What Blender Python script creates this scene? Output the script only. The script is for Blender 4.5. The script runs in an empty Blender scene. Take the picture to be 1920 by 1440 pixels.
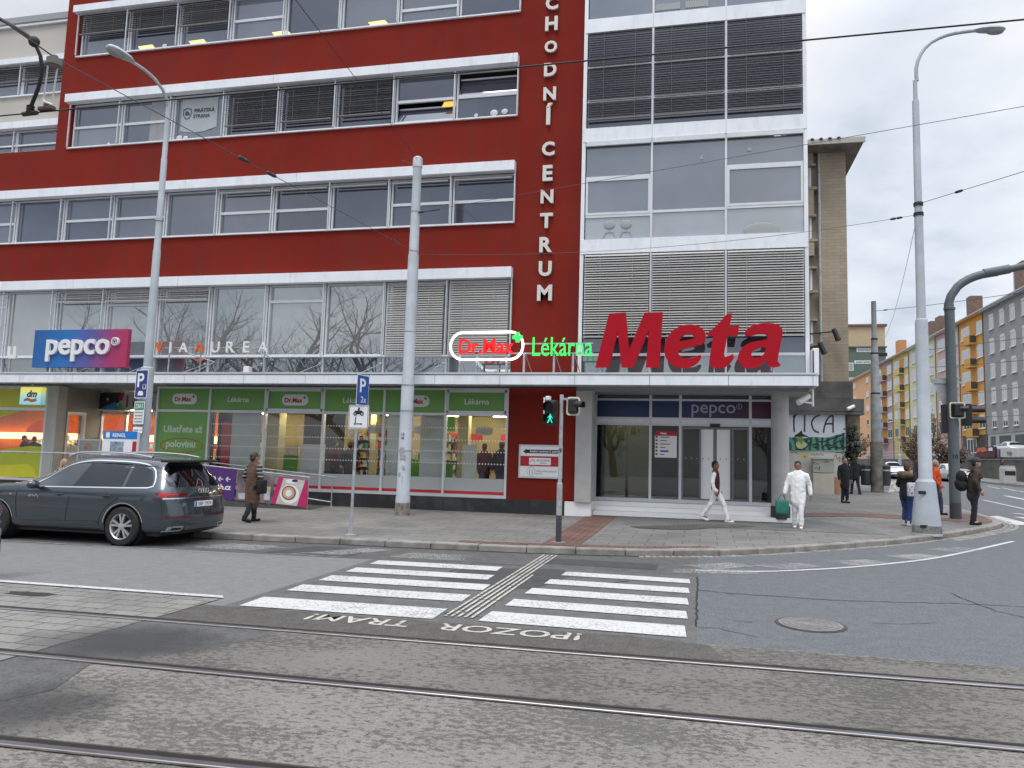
import bpy, bmesh, math, random
from mathutils import Vector, Matrix
SC = bpy.context.scene
COL = SC.collection
R_ = math.radians
# ---------------------------------------------------------------- camera
CAM_H, FPX, PPX = 1.95, 1350.0, 75.0
CR = Vector((0.97935098, 0.2007043, 0.02427828))
CU = Vector((-0.0040196, -0.10073519, 0.99490515))
CF = Vector((-0.20212742, 0.97445893, 0.09784836))
cd = bpy.data.cameras.new('camera')
cam = bpy.data.objects.new('camera', cd); COL.objects.link(cam)
mw = Matrix((CR, CU, -CF)).transposed().to_4x4(); mw.translation = (0, 0, CAM_H)
cam.matrix_world = mw
cd.sensor_fit = 'HORIZONTAL'; cd.sensor_width = 36.0
cd.lens = FPX / 1920 * 36; cd.shift_x = -PPX / 1920
cd.clip_start = 0.1; cd.clip_end = 3000
SC.camera = cam
# ---------------------------------------------------------------- sky and sun
SC.view_settings.view_transform = 'Standard'; SC.view_settings.look = 'None'
SC.view_settings.exposure = 0.0; SC.view_settings.gamma = 1.0
SUN_EL, SUN_AZ = R_(66), R_(200)
w = bpy.data.worlds.new('World'); SC.world = w; w.use_nodes = True
nt = w.node_tree; nt.nodes.clear()
def N(t, **k):
    n = nt.nodes.new(t)
    for a, b in k.items(): setattr(n, a, b)
    return n
def LK(a, b): nt.links.new(a, b)
def MTH(op, a, b=None, clamp=False):
    n = N('ShaderNodeMath', operation=op, use_clamp=clamp)
    for i, v in enumerate((a, b)):
        if v is None: continue
        if isinstance(v, (int, float)): n.inputs[i].default_value = v
        else: LK(v, n.inputs[i])
    return n.outputs[0]
sky = N('ShaderNodeTexSky', sky_type='NISHITA', sun_disc=False, sun_elevation=SUN_EL, sun_rotation=SUN_AZ)
tc = N('ShaderNodeTexCoord')
sep = N('ShaderNodeSeparateXYZ'); LK(tc.outputs['Generated'], sep.inputs[0])
zz = MTH('MAXIMUM', sep.outputs[2], 0.0)
den = MTH('ADD', zz, 0.22)
cmb = N('ShaderNodeCombineXYZ')
LK(MTH('DIVIDE', sep.outputs[0], den), cmb.inputs[0]); LK(MTH('DIVIDE', sep.outputs[1], den), cmb.inputs[1])
no = N('ShaderNodeTexNoise'); no.inputs['Scale'].default_value = 1.15; no.inputs['Detail'].default_value = 6; no.inputs['Roughness'].default_value = 0.55
LK(cmb.outputs[0], no.inputs['Vector'])
no2 = N('ShaderNodeTexNoise'); no2.inputs['Scale'].default_value = 2.6; no2.inputs['Detail'].default_value = 5
LK(cmb.outputs[0], no2.inputs['Vector'])
cloud = MTH('ADD', MTH('MULTIPLY', no.outputs['Fac'], 0.65), MTH('MULTIPLY', no2.outputs['Fac'], 0.35))
rp = N('ShaderNodeValToRGB'); LK(cloud, rp.inputs[0])
e = rp.color_ramp.elements
e[0].position = 0.38; e[0].color = (0.60, 0.67, 0.78, 1); e[1].position = 0.56; e[1].color = (1.0, 1.02, 1.06, 1)
m_ = e.new(0.47); m_.color = (0.82, 0.88, 0.97, 1)
side = MTH('ADD', MTH('MULTIPLY', sep.outputs[0], 0.16), 0.97)
grad = MTH('MULTIPLY', MTH('ADD', MTH('MULTIPLY', MTH('MAXIMUM', MTH('SUBTRACT', zz, 0.5), 0.0), 4.6), 1.0), MTH('MULTIPLY', side, 8.9))   # overcast sky: brighter overhead
sc_ = N('ShaderNodeVectorMath', operation='SCALE'); LK(rp.outputs[0], sc_.inputs[0]); LK(grad, sc_.inputs['Scale'])
sn = N('ShaderNodeVectorMath', operation='SCALE'); LK(sky.outputs[0], sn.inputs[0]); sn.inputs['Scale'].default_value = 0.10
ad = N('ShaderNodeVectorMath', operation='ADD'); LK(sc_.outputs[0], ad.inputs[0]); LK(sn.outputs[0], ad.inputs[1])
bg = N('ShaderNodeBackground'); bg.inputs['Strength'].default_value = 0.1; LK(ad.outputs[0], bg.inputs[0])
wo = N('ShaderNodeOutputWorld'); LK(bg.outputs[0], wo.inputs[0])
sl = bpy.data.lights.new('sun', 'SUN'); sl.energy = 1.3; sl.angle = R_(18); sl.color = (1, 0.96, 0.9)
sun = bpy.data.objects.new('sun', sl); COL.objects.link(sun)
sd = Vector((math.cos(SUN_EL) * math.sin(SUN_AZ), math.cos(SUN_EL) * math.cos(SUN_AZ), math.sin(SUN_EL)))
sun.rotation_euler = sd.to_track_quat('Z', 'Y').to_euler(); sun.location = (0, -20, 40)
# ---------------------------------------------------------------- survey helpers: photo pixel (1920 wide) -> point in the place
def _ray(x, y):
    a, b = (x - 960 - PPX) / FPX, -(y - 720) / FPX
    return CR * a + CU * b + CF
def gz(Y): return max(0.0, min(Y, 130.0) - 16.0) * 0.013            # the street climbs gently away from the crossing
def G(x, y, z=0.0):
    d = _ray(x, y); t = (z - CAM_H) / d.z; return Vector((d.x * t, d.y * t, z))
def WY(x, y, Y):
    d = _ray(x, y); t = Y / d.y; return Vector((d.x * t, Y, CAM_H + d.z * t))
def WX(x, y, X):
    d = _ray(x, y); t = X / d.x; return Vector((X, d.y * t, CAM_H + d.z * t))
# ---------------------------------------------------------------- object helpers
ORG = {}
def tag(o, label=None, cat=None, group=None, kind=None):
    if label: o['label'] = label
    if cat: o['category'] = cat
    if group: o['group'] = group
    if kind: o['kind'] = kind
    return o
def thing(name, label, cat, loc=(0, 0, 0), rz=0.0, group=None):
    o = bpy.data.objects.new(name, None); COL.objects.link(o)
    o.location = loc; o.rotation_euler = (0, 0, rz); o.empty_display_size = 0.3
    ORG[o.name] = Vector(loc)
    return tag(o, label, cat, group)
def org(o): return ORG.get(o.name, Vector((0, 0, 0)))
def copy_tree(o, parent=None):
    c = o.copy(); COL.objects.link(c)
    if parent: c.parent = parent
    ORG[c.name] = org(o).copy()
    for ch in list(o.children): copy_tree(ch, c)
    return c
class MB:
    def __init__(s): s.v = []; s.f = []; s.mi = []; s.m = 0
    def add(s, vs, fs):
        n = len(s.v); s.v.extend([tuple(p) for p in vs]); s.f.extend([tuple(i + n for i in f) for f in fs]); s.mi.extend([s.m] * len(fs)); return s
    def box(s, x0, x1, y0, y1, z0, z1):
        x0, x1 = min(x0, x1), max(x0, x1); y0, y1 = min(y0, y1), max(y0, y1); z0, z1 = min(z0, z1), max(z0, z1)
        return s.add([(x0, y0, z0), (x1, y0, z0), (x1, y1, z0), (x0, y1, z0), (x0, y0, z1), (x1, y0, z1), (x1, y1, z1), (x0, y1, z1)],
                     [(0, 3, 2, 1), (4, 5, 6, 7), (0, 1, 5, 4), (1, 2, 6, 5), (2, 3, 7, 6), (3, 0, 4, 7)])
    def bevbox(s, x0, x1, y0, y1, z0, z1, b=0.01, seg=2):
        bm = bmesh.new(); bmesh.ops.create_cube(bm, size=1)
        bmesh.ops.scale(bm, vec=(x1 - x0, y1 - y0, z1 - z0), verts=bm.verts)
        bmesh.ops.translate(bm, vec=((x0 + x1) / 2, (y0 + y1) / 2, (z0 + z1) / 2), verts=bm.verts)
        bmesh.ops.bevel(bm, geom=bm.edges[:], offset=b, segments=seg, affect='EDGES', profile=0.5)
        return s.bm(bm)
    def bm(s, bm, M=None):
        bm.verts.index_update()
        s.add([(M @ v.co if M else v.co) for v in bm.verts], [[v.index for v in f.verts] for f in bm.faces]); bm.free(); return s
    def tube(s, pts, rad, n=10, cap=True):
        pts = [Vector(p) for p in pts]
        if not isinstance(rad, (list, tuple)): rad = [rad] * len(pts)
        b = len(s.v); up = None; vs = []
        for i, p in enumerate(pts):
            t = (pts[min(i + 1, len(pts) - 1)] - pts[max(i - 1, 0)]).normalized()
            if up is None:
                up = t.orthogonal().normalized()
            up = (up - t * up.dot(t)).normalized(); sd = t.cross(up)
            for k in range(n):
                a = 2 * math.pi * k / n
                vs.append(p + (up * math.cos(a) + sd * math.sin(a)) * rad[i])
        fs = []
        for i in range(len(pts) - 1):
            for k in range(n):
                k2 = (k + 1) % n; fs.append((i * n + k, i * n + k2, (i + 1) * n + k2, (i + 1) * n + k))
        if cap: fs.append(tuple(range(n - 1, -1, -1))); q = (len(pts) - 1) * n; fs.append(tuple(range(q, q + n)))
        return s.add(vs, fs)
    def lathe(s, prof, c=(0, 0, 0), n=20, cap=True):                     # prof: (radius, z)
        vs = []; fs = []
        for r, z in prof:
            for k in range(n):
                a = 2 * math.pi * k / n; vs.append((c[0] + r * math.cos(a), c[1] + r * math.sin(a), c[2] + z))
        for i in range(len(prof) - 1):
            for k in range(n):
                k2 = (k + 1) % n; fs.append((i * n + k, i * n + k2, (i + 1) * n + k2, (i + 1) * n + k))
        if cap: fs.append(tuple(range(n - 1, -1, -1))); q = (len(prof) - 1) * n; fs.append(tuple(range(q, q + n)))
        return s.add(vs, fs)
    def prism(s, poly, o, u, v, d):                            # 2-D outline (counter-clockwise) in plane o,u,v pushed by vector d
        o, u, v, d = Vector(o), Vector(u), Vector(v), Vector(d); n = len(poly)
        a = [o + u * p[0] + v * p[1] for p in poly]; b = [p + d for p in a]
        fs = [tuple(range(n)), tuple(range(2 * n - 1, n - 1, -1))] + [(i, i + n, (i + 1) % n + n, (i + 1) % n) for i in range(n)]
        return s.add(a + b, fs)
    def quad(s, a, b, c, d): return s.add([a, b, c, d], [(0, 1, 2, 3)])
    def ell(s, c, r, nu=16, nv=10):
        vs = []; fs = []
        for j in range(1, nv):
            t = math.pi * j / nv
            for i in range(nu):
                a = 2 * math.pi * i / nu
                vs.append((c[0] + r[0] * math.sin(t) * math.cos(a), c[1] + r[1] * math.sin(t) * math.sin(a), c[2] + r[2] * math.cos(t)))
        vs += [(c[0], c[1], c[2] + r[2]), (c[0], c[1], c[2] - r[2])]; T = len(vs) - 2
        for j in range(nv - 2):
            for i in range(nu):
                k = (i + 1) % nu; fs.append((j * nu + i, (j + 1) * nu + i, (j + 1) * nu + k, j * nu + k))
        for i in range(nu):
            k = (i + 1) % nu; fs.append((T, i, k)); fs.append((T + 1, (nv - 2) * nu + k, (nv - 2) * nu + i))
        return s.add(vs, fs)
    def build(s, name, mats, parent=None, smooth=False, local=False, label=None, cat=None, group=None, kind=None, fix=False, sharp=None):
        if not isinstance(mats, (list, tuple)): mats = [mats]
        vs = [Vector(p) for p in s.v]; O = Vector((0, 0, 0)); loc = Vector((0, 0, 0))
        if parent is not None:
            if not local: O = org(parent)
        elif kind is None or kind == 'move':
            lo = [min(p[i] for p in vs) for i in range(3)]; hi = [max(p[i] for p in vs) for i in range(3)]
            O = Vector(((lo[0] + hi[0]) / 2, (lo[1] + hi[1]) / 2, lo[2])); loc = O
        me = bpy.data.meshes.new(name)
        me.from_pydata([p - O for p in vs], [], s.f)
        for m in mats: me.materials.append(m)
        if len(mats) > 1: me.polygons.foreach_set('material_index', s.mi)
        if fix:
            b = bmesh.new(); b.from_mesh(me); bmesh.ops.remove_doubles(b, verts=b.verts, dist=1e-5)
            bmesh.ops.recalc_face_normals(b, faces=b.faces); b.to_mesh(me); b.free()
        if smooth:
            me.polygons.foreach_set('use_smooth', [True] * len(me.polygons))
            me.set_sharp_from_angle(angle=R_(sharp or 35))
        me.update()
        o = bpy.data.objects.new(name, me); COL.objects.link(o); o.location = loc
        ORG[o.name] = O if parent is None else (org(parent) if not local else Vector((0, 0, 0)))
        if parent is not None: o.parent = parent
        return tag(o, label, cat, group, kind if kind != 'move' else None)
def bx(name, m, parent, *d, **k):
    o = None                                                        # several boxes: each an object of its own
    for q in ([d] if not isinstance(d[0], (list, tuple)) else d): o = MB().box(*q).build(name, m, parent, **k)
    return o
def text_mesh(s, body, box=None, o=(0, 0, 0), u=(1, 0, 0), v=(0, 0, 1), depth=0.01, bold=0.0, size=None, shear=0.0, align='C', spacing=1.0, keep=True):
    """adds lettering to MB s. o = centre (or left edge) of the text box, u right, v up; box=(width,height) it is fitted into"""
    c = bpy.data.curves.new('t', 'FONT'); c.body = body; c.offset = bold; c.shear = shear; c.space_character = spacing
    c.resolution_u = 3; c.extrude = 0.0
    ob = bpy.data.objects.new('t', c); COL.objects.link(ob)
    me = bpy.data.meshes.new_from_object(ob.evaluated_get(bpy.context.evaluated_depsgraph_get()))
    bpy.data.objects.remove(ob); bpy.data.curves.remove(c)
    b = bmesh.new(); b.from_mesh(me); bpy.data.meshes.remove(me)
    bmesh.ops.remove_doubles(b, verts=b.verts, dist=1e-5)
    if not b.verts: b.free(); return s
    x0 = min(q.co.x for q in b.verts); x1 = max(q.co.x for q in b.verts); y0 = min(q.co.y for q in b.verts); y1 = max(q.co.y for q in b.verts)
    if size: sx = sy = size
    else:
        sx = box[0] / (x1 - x0); sy = box[1] / (y1 - y0)
        if keep: sx = sy = min(sx, sy)
    cx = (x0 + x1) / 2 if align == 'C' else x0
    cy = (y0 + y1) / 2
    o, u, v = Vector(o), Vector(u).normalized(), Vector(v).normalized(); n = u.cross(v)
    for f in b.faces:
        if f.normal.z < 0: f.normal_flip()
    if depth > 0:
        r = bmesh.ops.extrude_face_region(b, geom=b.faces[:])
        for q in [g for g in r['geom'] if isinstance(g, bmesh.types.BMVert)]: q.co.z += 1.0
    pts = [o + u * ((q.co.x - cx) * sx) + v * ((q.co.y - cy) * sy) + n * (q.co.z * depth) for q in b.verts]
    b.verts.index_update(); s.add(pts, [[q.index for q in f.verts] for f in b.faces]); b.free(); return s
def text(name, m, parent, body, **k):
    bk = {q: k.pop(q) for q in ('label', 'cat', 'group', 'kind', 'local') if q in k}
    return text_mesh(MB(), body, **k).build(name, m, parent, **bk)
def rrect(w, h, r, n=5):
    pts = []
    for cx, cy, a0 in ((w / 2 - r, h / 2 - r, 0), (-w / 2 + r, h / 2 - r, 90), (-w / 2 + r, -h / 2 + r, 180), (w / 2 - r, -h / 2 + r, 270)):
        for k in range(n + 1):
            a = R_(a0 + 90 * k / n); pts.append((cx + r * math.cos(a), cy + r * math.sin(a)))
    return pts
def ring(s, out, inn, o, u, v, d):                            # flat ring between two outlines with equal point counts, pushed by d
    o, u, v, d = Vector(o), Vector(u), Vector(v), Vector(d); n = len(out)
    A = [o + u * p[0] + v * p[1] for p in out]; B = [o + u * p[0] + v * p[1] for p in inn]
    C_ = [p + d for p in A]; D = [p + d for p in B]; fs = []
    for i in range(n):
        j = (i + 1) % n
        fs += [(i, j, n + j, n + i), (2 * n + i, 3 * n + i, 3 * n + j, 2 * n + j), (i, 2 * n + i, 2 * n + j, j), (n + i, n + j, 3 * n + j, 3 * n + i)]
    return s.add(A + B + C_ + D, fs)
# ---------------------------------------------------------------- materials
def nodes(name):
    m = bpy.data.materials.new(name); m.use_nodes = True; t = m.node_tree
    return m, t, t.nodes['Principled BSDF']
def tn(t, typ, **k):
    n = t.nodes.new(typ)
    for a, b in k.items():
        if a in n.inputs and not hasattr(n, a): n.inputs[a].default_value = b
        elif hasattr(n, a): setattr(n, a, b)
        else: n.inputs[a].default_value = b
    return n
def noise(t, scale, detail=4, rough=0.55, src=None, stretch=None):
    if src is None:
        g = t.nodes.get('Geometry') or t.nodes.new('ShaderNodeNewGeometry'); g.name = 'Geometry'; src = g.outputs['Position']
    if stretch:
        mp = tn(t, 'ShaderNodeMapping'); mp.inputs['Scale'].default_value = stretch; t.links.new(src, mp.inputs[0]); src = mp.outputs[0]
    n = tn(t, 'ShaderNodeTexNoise'); n.inputs['Scale'].default_value = scale; n.inputs['Detail'].default_value = detail; n.inputs['Roughness'].default_value = rough
    t.links.new(src, n.inputs['Vector']); return n.outputs['Fac']
def ramp(t, fac, stops):
    r = tn(t, 'ShaderNodeValToRGB'); t.links.new(fac, r.inputs[0]); el = r.color_ramp.elements
    while len(el) < len(stops): el.new(0.5)
    for q, (p, c) in zip(el, stops): q.position = p; q.color = (*c, 1) if len(c) == 3 else c
    return r.outputs[0]
def mixc(t, fac, a, b, mode='MIX'):
    n = t.nodes.new('ShaderNodeMix'); n.data_type = 'RGBA'; n.blend_type = mode
    for sk, v in ((n.inputs[0], fac), (n.inputs[6], a), (n.inputs[7], b)):
        if isinstance(v, (int, float)): sk.default_value = v
        elif isinstance(v, (tuple, list)): sk.default_value = (*v, 1) if len(v) == 3 else v
        else: t.links.new(v, sk)
    return n.outputs[2]
def bump(t, p, h, strength=0.3, dist=0.01):
    b = tn(t, 'ShaderNodeBump'); b.inputs['Strength'].default_value = strength; b.inputs['Distance'].default_value = dist
    t.links.new(h, b.inputs['Height']); t.links.new(b.outputs[0], p.inputs['Normal'])
_M = {}
def mat(name, c, rough=0.6, metal=0.0, var=0.12, vs=2.0, bp=0.0, bs=60, spec=0.5, emit=None, es=0.0, coat=0.0, stretch=None):
    if name in _M: return _M[name]
    m, t, p = nodes(name)
    p.inputs['Roughness'].default_value = rough; p.inputs['Metallic'].default_value = metal; p.inputs['Specular IOR Level'].default_value = spec
    p.inputs['Coat Weight'].default_value = coat; p.inputs['Coat Roughness'].default_value = 0.03
    if var:
        f = noise(t, vs, 5, 0.6, stretch=stretch)
        lo = tuple(max(0, x * (1 - var)) for x in c); hi = tuple(min(1, x * (1 + var)) for x in c)
        t.links.new(ramp(t, f, [(0.32, lo), (0.68, hi)]), p.inputs['Base Color'])
    else: p.inputs['Base Color'].default_value = (*c, 1)
    if bp: bump(t, p, noise(t, bs, 3), bp, 0.01)
    if emit: p.inputs['Emission Color'].default_value = (*emit, 1); p.inputs['Emission Strength'].default_value = es
    _M[name] = m; return m
def glass_mat(name, base, refl, tint=(0.9, 0.94, 1.0), transp=0.0, rough=0.0, ripple=0.0):
    m = bpy.data.materials.new(name); m.use_nodes = True; t = m.node_tree; t.nodes.clear()
    o = t.nodes.new('ShaderNodeOutputMaterial'); mx = t.nodes.new('ShaderNodeMixShader'); g = tn(t, 'ShaderNodeBsdfGlossy'); g.inputs['Roughness'].default_value = rough
    g.inputs['Color'].default_value = (*tint, 1)
    fr = tn(t, 'ShaderNodeFresnel'); fr.inputs['IOR'].default_value = 1.5
    mr = tn(t, 'ShaderNodeMath', operation='MULTIPLY_ADD', use_clamp=True); mr.inputs[1].default_value = 1.0 - refl; mr.inputs[2].default_value = refl
    gb = t.nodes.new('ShaderNodeNewGeometry'); fs = tn(t, 'ShaderNodeMath', operation='SUBTRACT'); fs.inputs[0].default_value = 1.0; t.links.new(gb.outputs['Backfacing'], fs.inputs[1])
    fm = tn(t, 'ShaderNodeMath', operation='MULTIPLY'); t.links.new(fr.outputs[0], mr.inputs[0]); t.links.new(mr.outputs[0], fm.inputs[0]); t.links.new(fs.outputs[0], fm.inputs[1]); t.links.new(fm.outputs[0], mx.inputs[0])
    if transp > 0: b = t.nodes.new('ShaderNodeBsdfTransparent'); b.inputs['Color'].default_value = (transp, transp * 1.01, transp, 1)
    else:
        b = t.nodes.new('ShaderNodeBsdfDiffuse'); t.links.new(ramp(t, noise(t, 0.35, 3), [(0.35, tuple(x * 0.8 for x in base)), (0.65, tuple(x * 1.25 for x in base))]), b.inputs['Color'])
    if ripple:
        bn = tn(t, 'ShaderNodeBump'); bn.inputs['Strength'].default_value = ripple; bn.inputs['Distance'].default_value = 0.02
        t.links.new(noise(t, 0.9, 1), bn.inputs['Height']); t.links.new(bn.outputs[0], g.inputs['Normal'])
    t.links.new(b.outputs[0], mx.inputs[1]); t.links.new(g.outputs[0], mx.inputs[2]); t.links.new(mx.outputs[0], o.inputs[0])
    return m
def emit(name, c, s=1.0):
    if name in _M: return _M[name]
    m, t, p = nodes(name); p.inputs['Base Color'].default_value = (*[x * 0.6 for x in c], 1); p.inputs['Emission Color'].default_value = (*c, 1); p.inputs['Emission Strength'].default_value = s
    _M[name] = m; return m
WHITE = mat('white_coated_metal', (0.80, 0.83, 0.88), 0.45, var=0.05, vs=1.2)
WHITEP = mat('white_plastic', (0.78, 0.78, 0.77), 0.5, var=0.05)
ALU = mat('brushed_aluminium', (0.62, 0.64, 0.66), 0.4, 0.3, var=0.08)
FRAME = mat('silver_window_frame', (0.66, 0.68, 0.71), 0.42, 0.15, var=0.06)
GALV = mat('galvanised_steel', (0.42, 0.44, 0.46), 0.5, 0.35, var=0.22, vs=6)
POLEPAINT = mat('pale_grey_pole_paint', (0.42, 0.46, 0.50), 0.55, var=0.12, vs=1.7, bp=0.1, bs=30)
DARK = mat('dark_rubber', (0.02, 0.02, 0.022), 0.7, var=0.2)
BLACK = mat('black_plastic', (0.016, 0.016, 0.018), 0.45, var=0.1)
CHROME = mat('chrome_trim', (0.75, 0.76, 0.78), 0.15, 1.0, var=0)
WHITEG = mat('sign_white', (0.82, 0.83, 0.84), 0.4, var=0.03)
INK = mat('sign_black_ink', (0.015, 0.015, 0.018), 0.5, var=0)
# ================================================================ GROUND
random.seed(7)
def Gs(x, y, off=0.0):
    z = off
    for _ in range(12): z = gz(G(x, y, z).y) + off
    return G(x, y, z)
def sheet(poly, off, name, m, kind='structure', **k):
    """flat polygon (x,y) laid on the street slope at a height off above the road"""
    b = bmesh.new(); vs = [b.verts.new((p[0], p[1], 0)) for p in poly]; f = b.faces.new(vs)
    if f.normal.z < 0: f.normal_flip()
    b.normal_update()
    if f.normal.z < 0: f.normal_flip()
    for Y in (16.0, 130.0):
        bmesh.ops.bisect_plane(b, geom=b.verts[:] + b.edges[:] + b.faces[:], plane_co=(0, Y, 0), plane_no=(0, 1, 0))
    for v in b.verts: v.co.z = gz(v.co.y) + off
    mb = MB().bm(b)
    if name is None: return mb
    return mb.build(name, m, kind=kind, **k)
def asphalt(name, lo, hi, speck=0.35, blot=0.5, warm=0.0, bstr=0.5):
    m, t, p = nodes(name)
    big = noise(t, 0.45, 4, 0.6); mid = noise(t, 5, 5, 0.65); fine = noise(t, 44, 5, 0.78)
    a = ramp(t, big, [(0.3, lo), (0.7, hi)])
    c = mixc(t, blot, a, ramp(t, mid, [(0.35, tuple(x * 0.72 for x in lo)), (0.65, tuple(x * 1.12 for x in hi))]))
    c = mixc(t, speck, c, ramp(t, fine, [(0.38, tuple(x * 0.45 for x in lo)), (0.52, hi), (0.70, tuple(min(1, x * 1.9) for x in hi))]))
    t.links.new(c, p.inputs['Base Color']); p.inputs['Roughness'].default_value = 0.82; p.inputs['Specular IOR Level'].default_value = 0.35
    bump(t, p, fine, bstr, 0.01)
    return m
A_ROAD = asphalt('worn_grey_asphalt', (0.168, 0.168, 0.167), (0.210, 0.210, 0.208))
A_BLUE = asphalt('bluish_grey_asphalt', (0.106, 0.113, 0.121), (0.140, 0.148, 0.157), 0.5, 0.6)
A_DARK = asphalt('dark_patched_asphalt', (0.072, 0.071, 0.070), (0.125, 0.123, 0.121), 0.4, 0.7)
A_PATCH = asphalt('new_dark_asphalt', (0.055, 0.055, 0.056), (0.075, 0.075, 0.076))
A_CROSS = asphalt('brownish_grey_asphalt', (0.088, 0.086, 0.083), (0.140, 0.137, 0.132), 0.4, 0.6)
# mottled tram bed surface
m, t, p = nodes('mottled_tram_bed'); TRAMBED = m
n1 = noise(t, 0.55, 4, 0.6); n2 = noise(t, 21, 5, 0.72, stretch=(0.6, 1, 1)); n3 = noise(t, 70, 3, 0.7); n4 = noise(t, 1.3, 3, 0.5, stretch=(0.35, 1.2, 1))
dk, lt = (0.046, 0.044, 0.041), (0.212, 0.203, 0.188)
msk = t.nodes.new('ShaderNodeMath'); msk.operation = 'ADD'; t.links.new(n1, msk.inputs[0]); t.links.new(n4, msk.inputs[1])
sb = t.nodes.new('ShaderNodeMath'); sb.operation = 'MULTIPLY_ADD'; t.links.new(msk.outputs[0], sb.inputs[0]); sb.inputs[1].default_value = 0.34; sb.inputs[2].default_value = 0.135
d2 = t.nodes.new('ShaderNodeMath'); d2.operation = 'SUBTRACT'; t.links.new(n2, d2.inputs[0]); t.links.new(sb.outputs[0], d2.inputs[1])
base = ramp(t, d2.outputs[0], [(0.0, (0.225, 0.210, 0.188)), (0.02, (0.190, 0.177, 0.158)), (0.085, dk)])
c = mixc(t, 0.35, base, ramp(t, n3, [(0.35, dk), (0.55, (0.235, 0.223, 0.203)), (0.75, (0.40, 0.38, 0.35))]))
c = mixc(t, ramp(t, n1, [(0.38, (0.75,) * 3), (0.62, (0,) * 3)]), c, mixc(t, 0.35, c, (0.12, 0.115, 0.107)))
t.links.new(c, p.inputs['Base Color']); p.inputs['Roughness'].default_value = 0.85; bump(t, p, n2, 0.35, 0.015)
# soft oily dark stains
m, t, p = nodes('dark_oil_stain'); STAIN = m
def fade_mat(t, p, maskfac, shader=None):
    o = t.nodes['Material Output']; tr = t.nodes.new('ShaderNodeBsdfTransparent'); mx = t.nodes.new('ShaderNodeMixShader')
    t.links.new(maskfac, mx.inputs[0]); t.links.new(tr.outputs[0], mx.inputs[1]); t.links.new(p.outputs[0], mx.inputs[2]); t.links.new(mx.outputs[0], o.inputs[0])
# stains: object-space radial falloff with ragged noise
tcn = t.nodes.new('ShaderNodeTexCoord'); ln = tn(t, 'ShaderNodeVectorMath', operation='LENGTH'); mp = tn(t, 'ShaderNodeMapping')
t.links.new(tcn.outputs['Object'], mp.inputs[0]); t.links.new(mp.outputs[0], ln.inputs[0])
nn = noise(t, 2.2, 4, 0.6); ms = t.nodes.new('ShaderNodeMath'); ms.operation = 'MULTIPLY_ADD'; t.links.new(nn, ms.inputs[0]); ms.inputs[1].default_value = 0.9; ms.inputs[2].default_value = -0.45
sm = t.nodes.new('ShaderNodeMath'); sm.operation = 'ADD'; t.links.new(ln.outputs['Value'], sm.inputs[0]); t.links.new(ms.outputs[0], sm.inputs[1])
p.inputs['Base Color'].default_value = (0.055, 0.055, 0.056, 1); p.inputs['Roughness'].default_value = 0.6
fade_mat(t, p, ramp(t, sm.outputs[0], [(0.25, (0.62,) * 3), (0.98, (0, 0, 0))]))
# road paint, worn
def paint(name, c, wear, sc=9.0, wid=0.10):
    m, t, p = nodes(name); p.inputs['Base Color'].default_value = (*c, 1); p.inputs['Roughness'].default_value = 0.7
    a = noise(t, sc, 5, 0.7); b = noise(t, 1.1, 3, 0.6); s_ = t.nodes.new('ShaderNodeMath'); s_.operation = 'MULTIPLY_ADD'
    t.links.new(b, s_.inputs[0]); s_.inputs[1].default_value = 0.35; t.links.new(a, s_.inputs[2])
    t.links.new(ramp(t, noise(t, 40, 3, 0.7), [(0.3, tuple(x * 0.72 for x in c)), (0.6, c)]), p.inputs['Base Color'])
    fade_mat(t, p, ramp(t, s_.outputs[0], [(wear, (0, 0, 0)), (wear + wid, (1, 1, 1))])); return m
PAINT = paint('white_road_paint', (0.60, 0.60, 0.585), 0.43, 26.0, 0.22)
PAINT_OLD = paint('faded_road_paint', (0.50, 0.50, 0.49), 0.60, 34, 0.26)
PAINT_TXT = paint('cream_road_lettering', (0.52, 0.50, 0.45), 0.53, 11)
# ground sheet to the horizon
MB().add([(x, y, gz(y)) for y in (-300, 16, 130, 1800) for x in (-1500, 1500)], [(0, 1, 3, 2), (2, 3, 5, 4), (4, 5, 7, 6)]).build('ground', A_ROAD, kind='structure')
sheet([(-0.03, 8.0), (60, 8.0), (60, 140), (-0.03, 140)], 0.004, 'side_road', A_BLUE)
# dark parking strip and crossing surface
sheet([(-60, 11.95), (-13.5, 11.9), (-7.6, 12.2), (-3.0, 12.42), (-0.6, 12.42), (-0.03, 12.5), (-0.03, 15.5), (-60, 15.5)], 0.004, 'parking_road_surface', A_DARK)
sheet([(-5.75, 8.0), (-0.03, 8.0), (-0.03, 12.5), (-0.6, 12.42), (-2.9, 12.42), (-5.75, 12.3)], 0.004, 'crossing_road_surface', A_CROSS)
sheet([(-60, -12), (60, -12), (60, 8.0), (-60, 8.0)], 0.004, 'tram_road_surface', TRAMBED)
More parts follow.
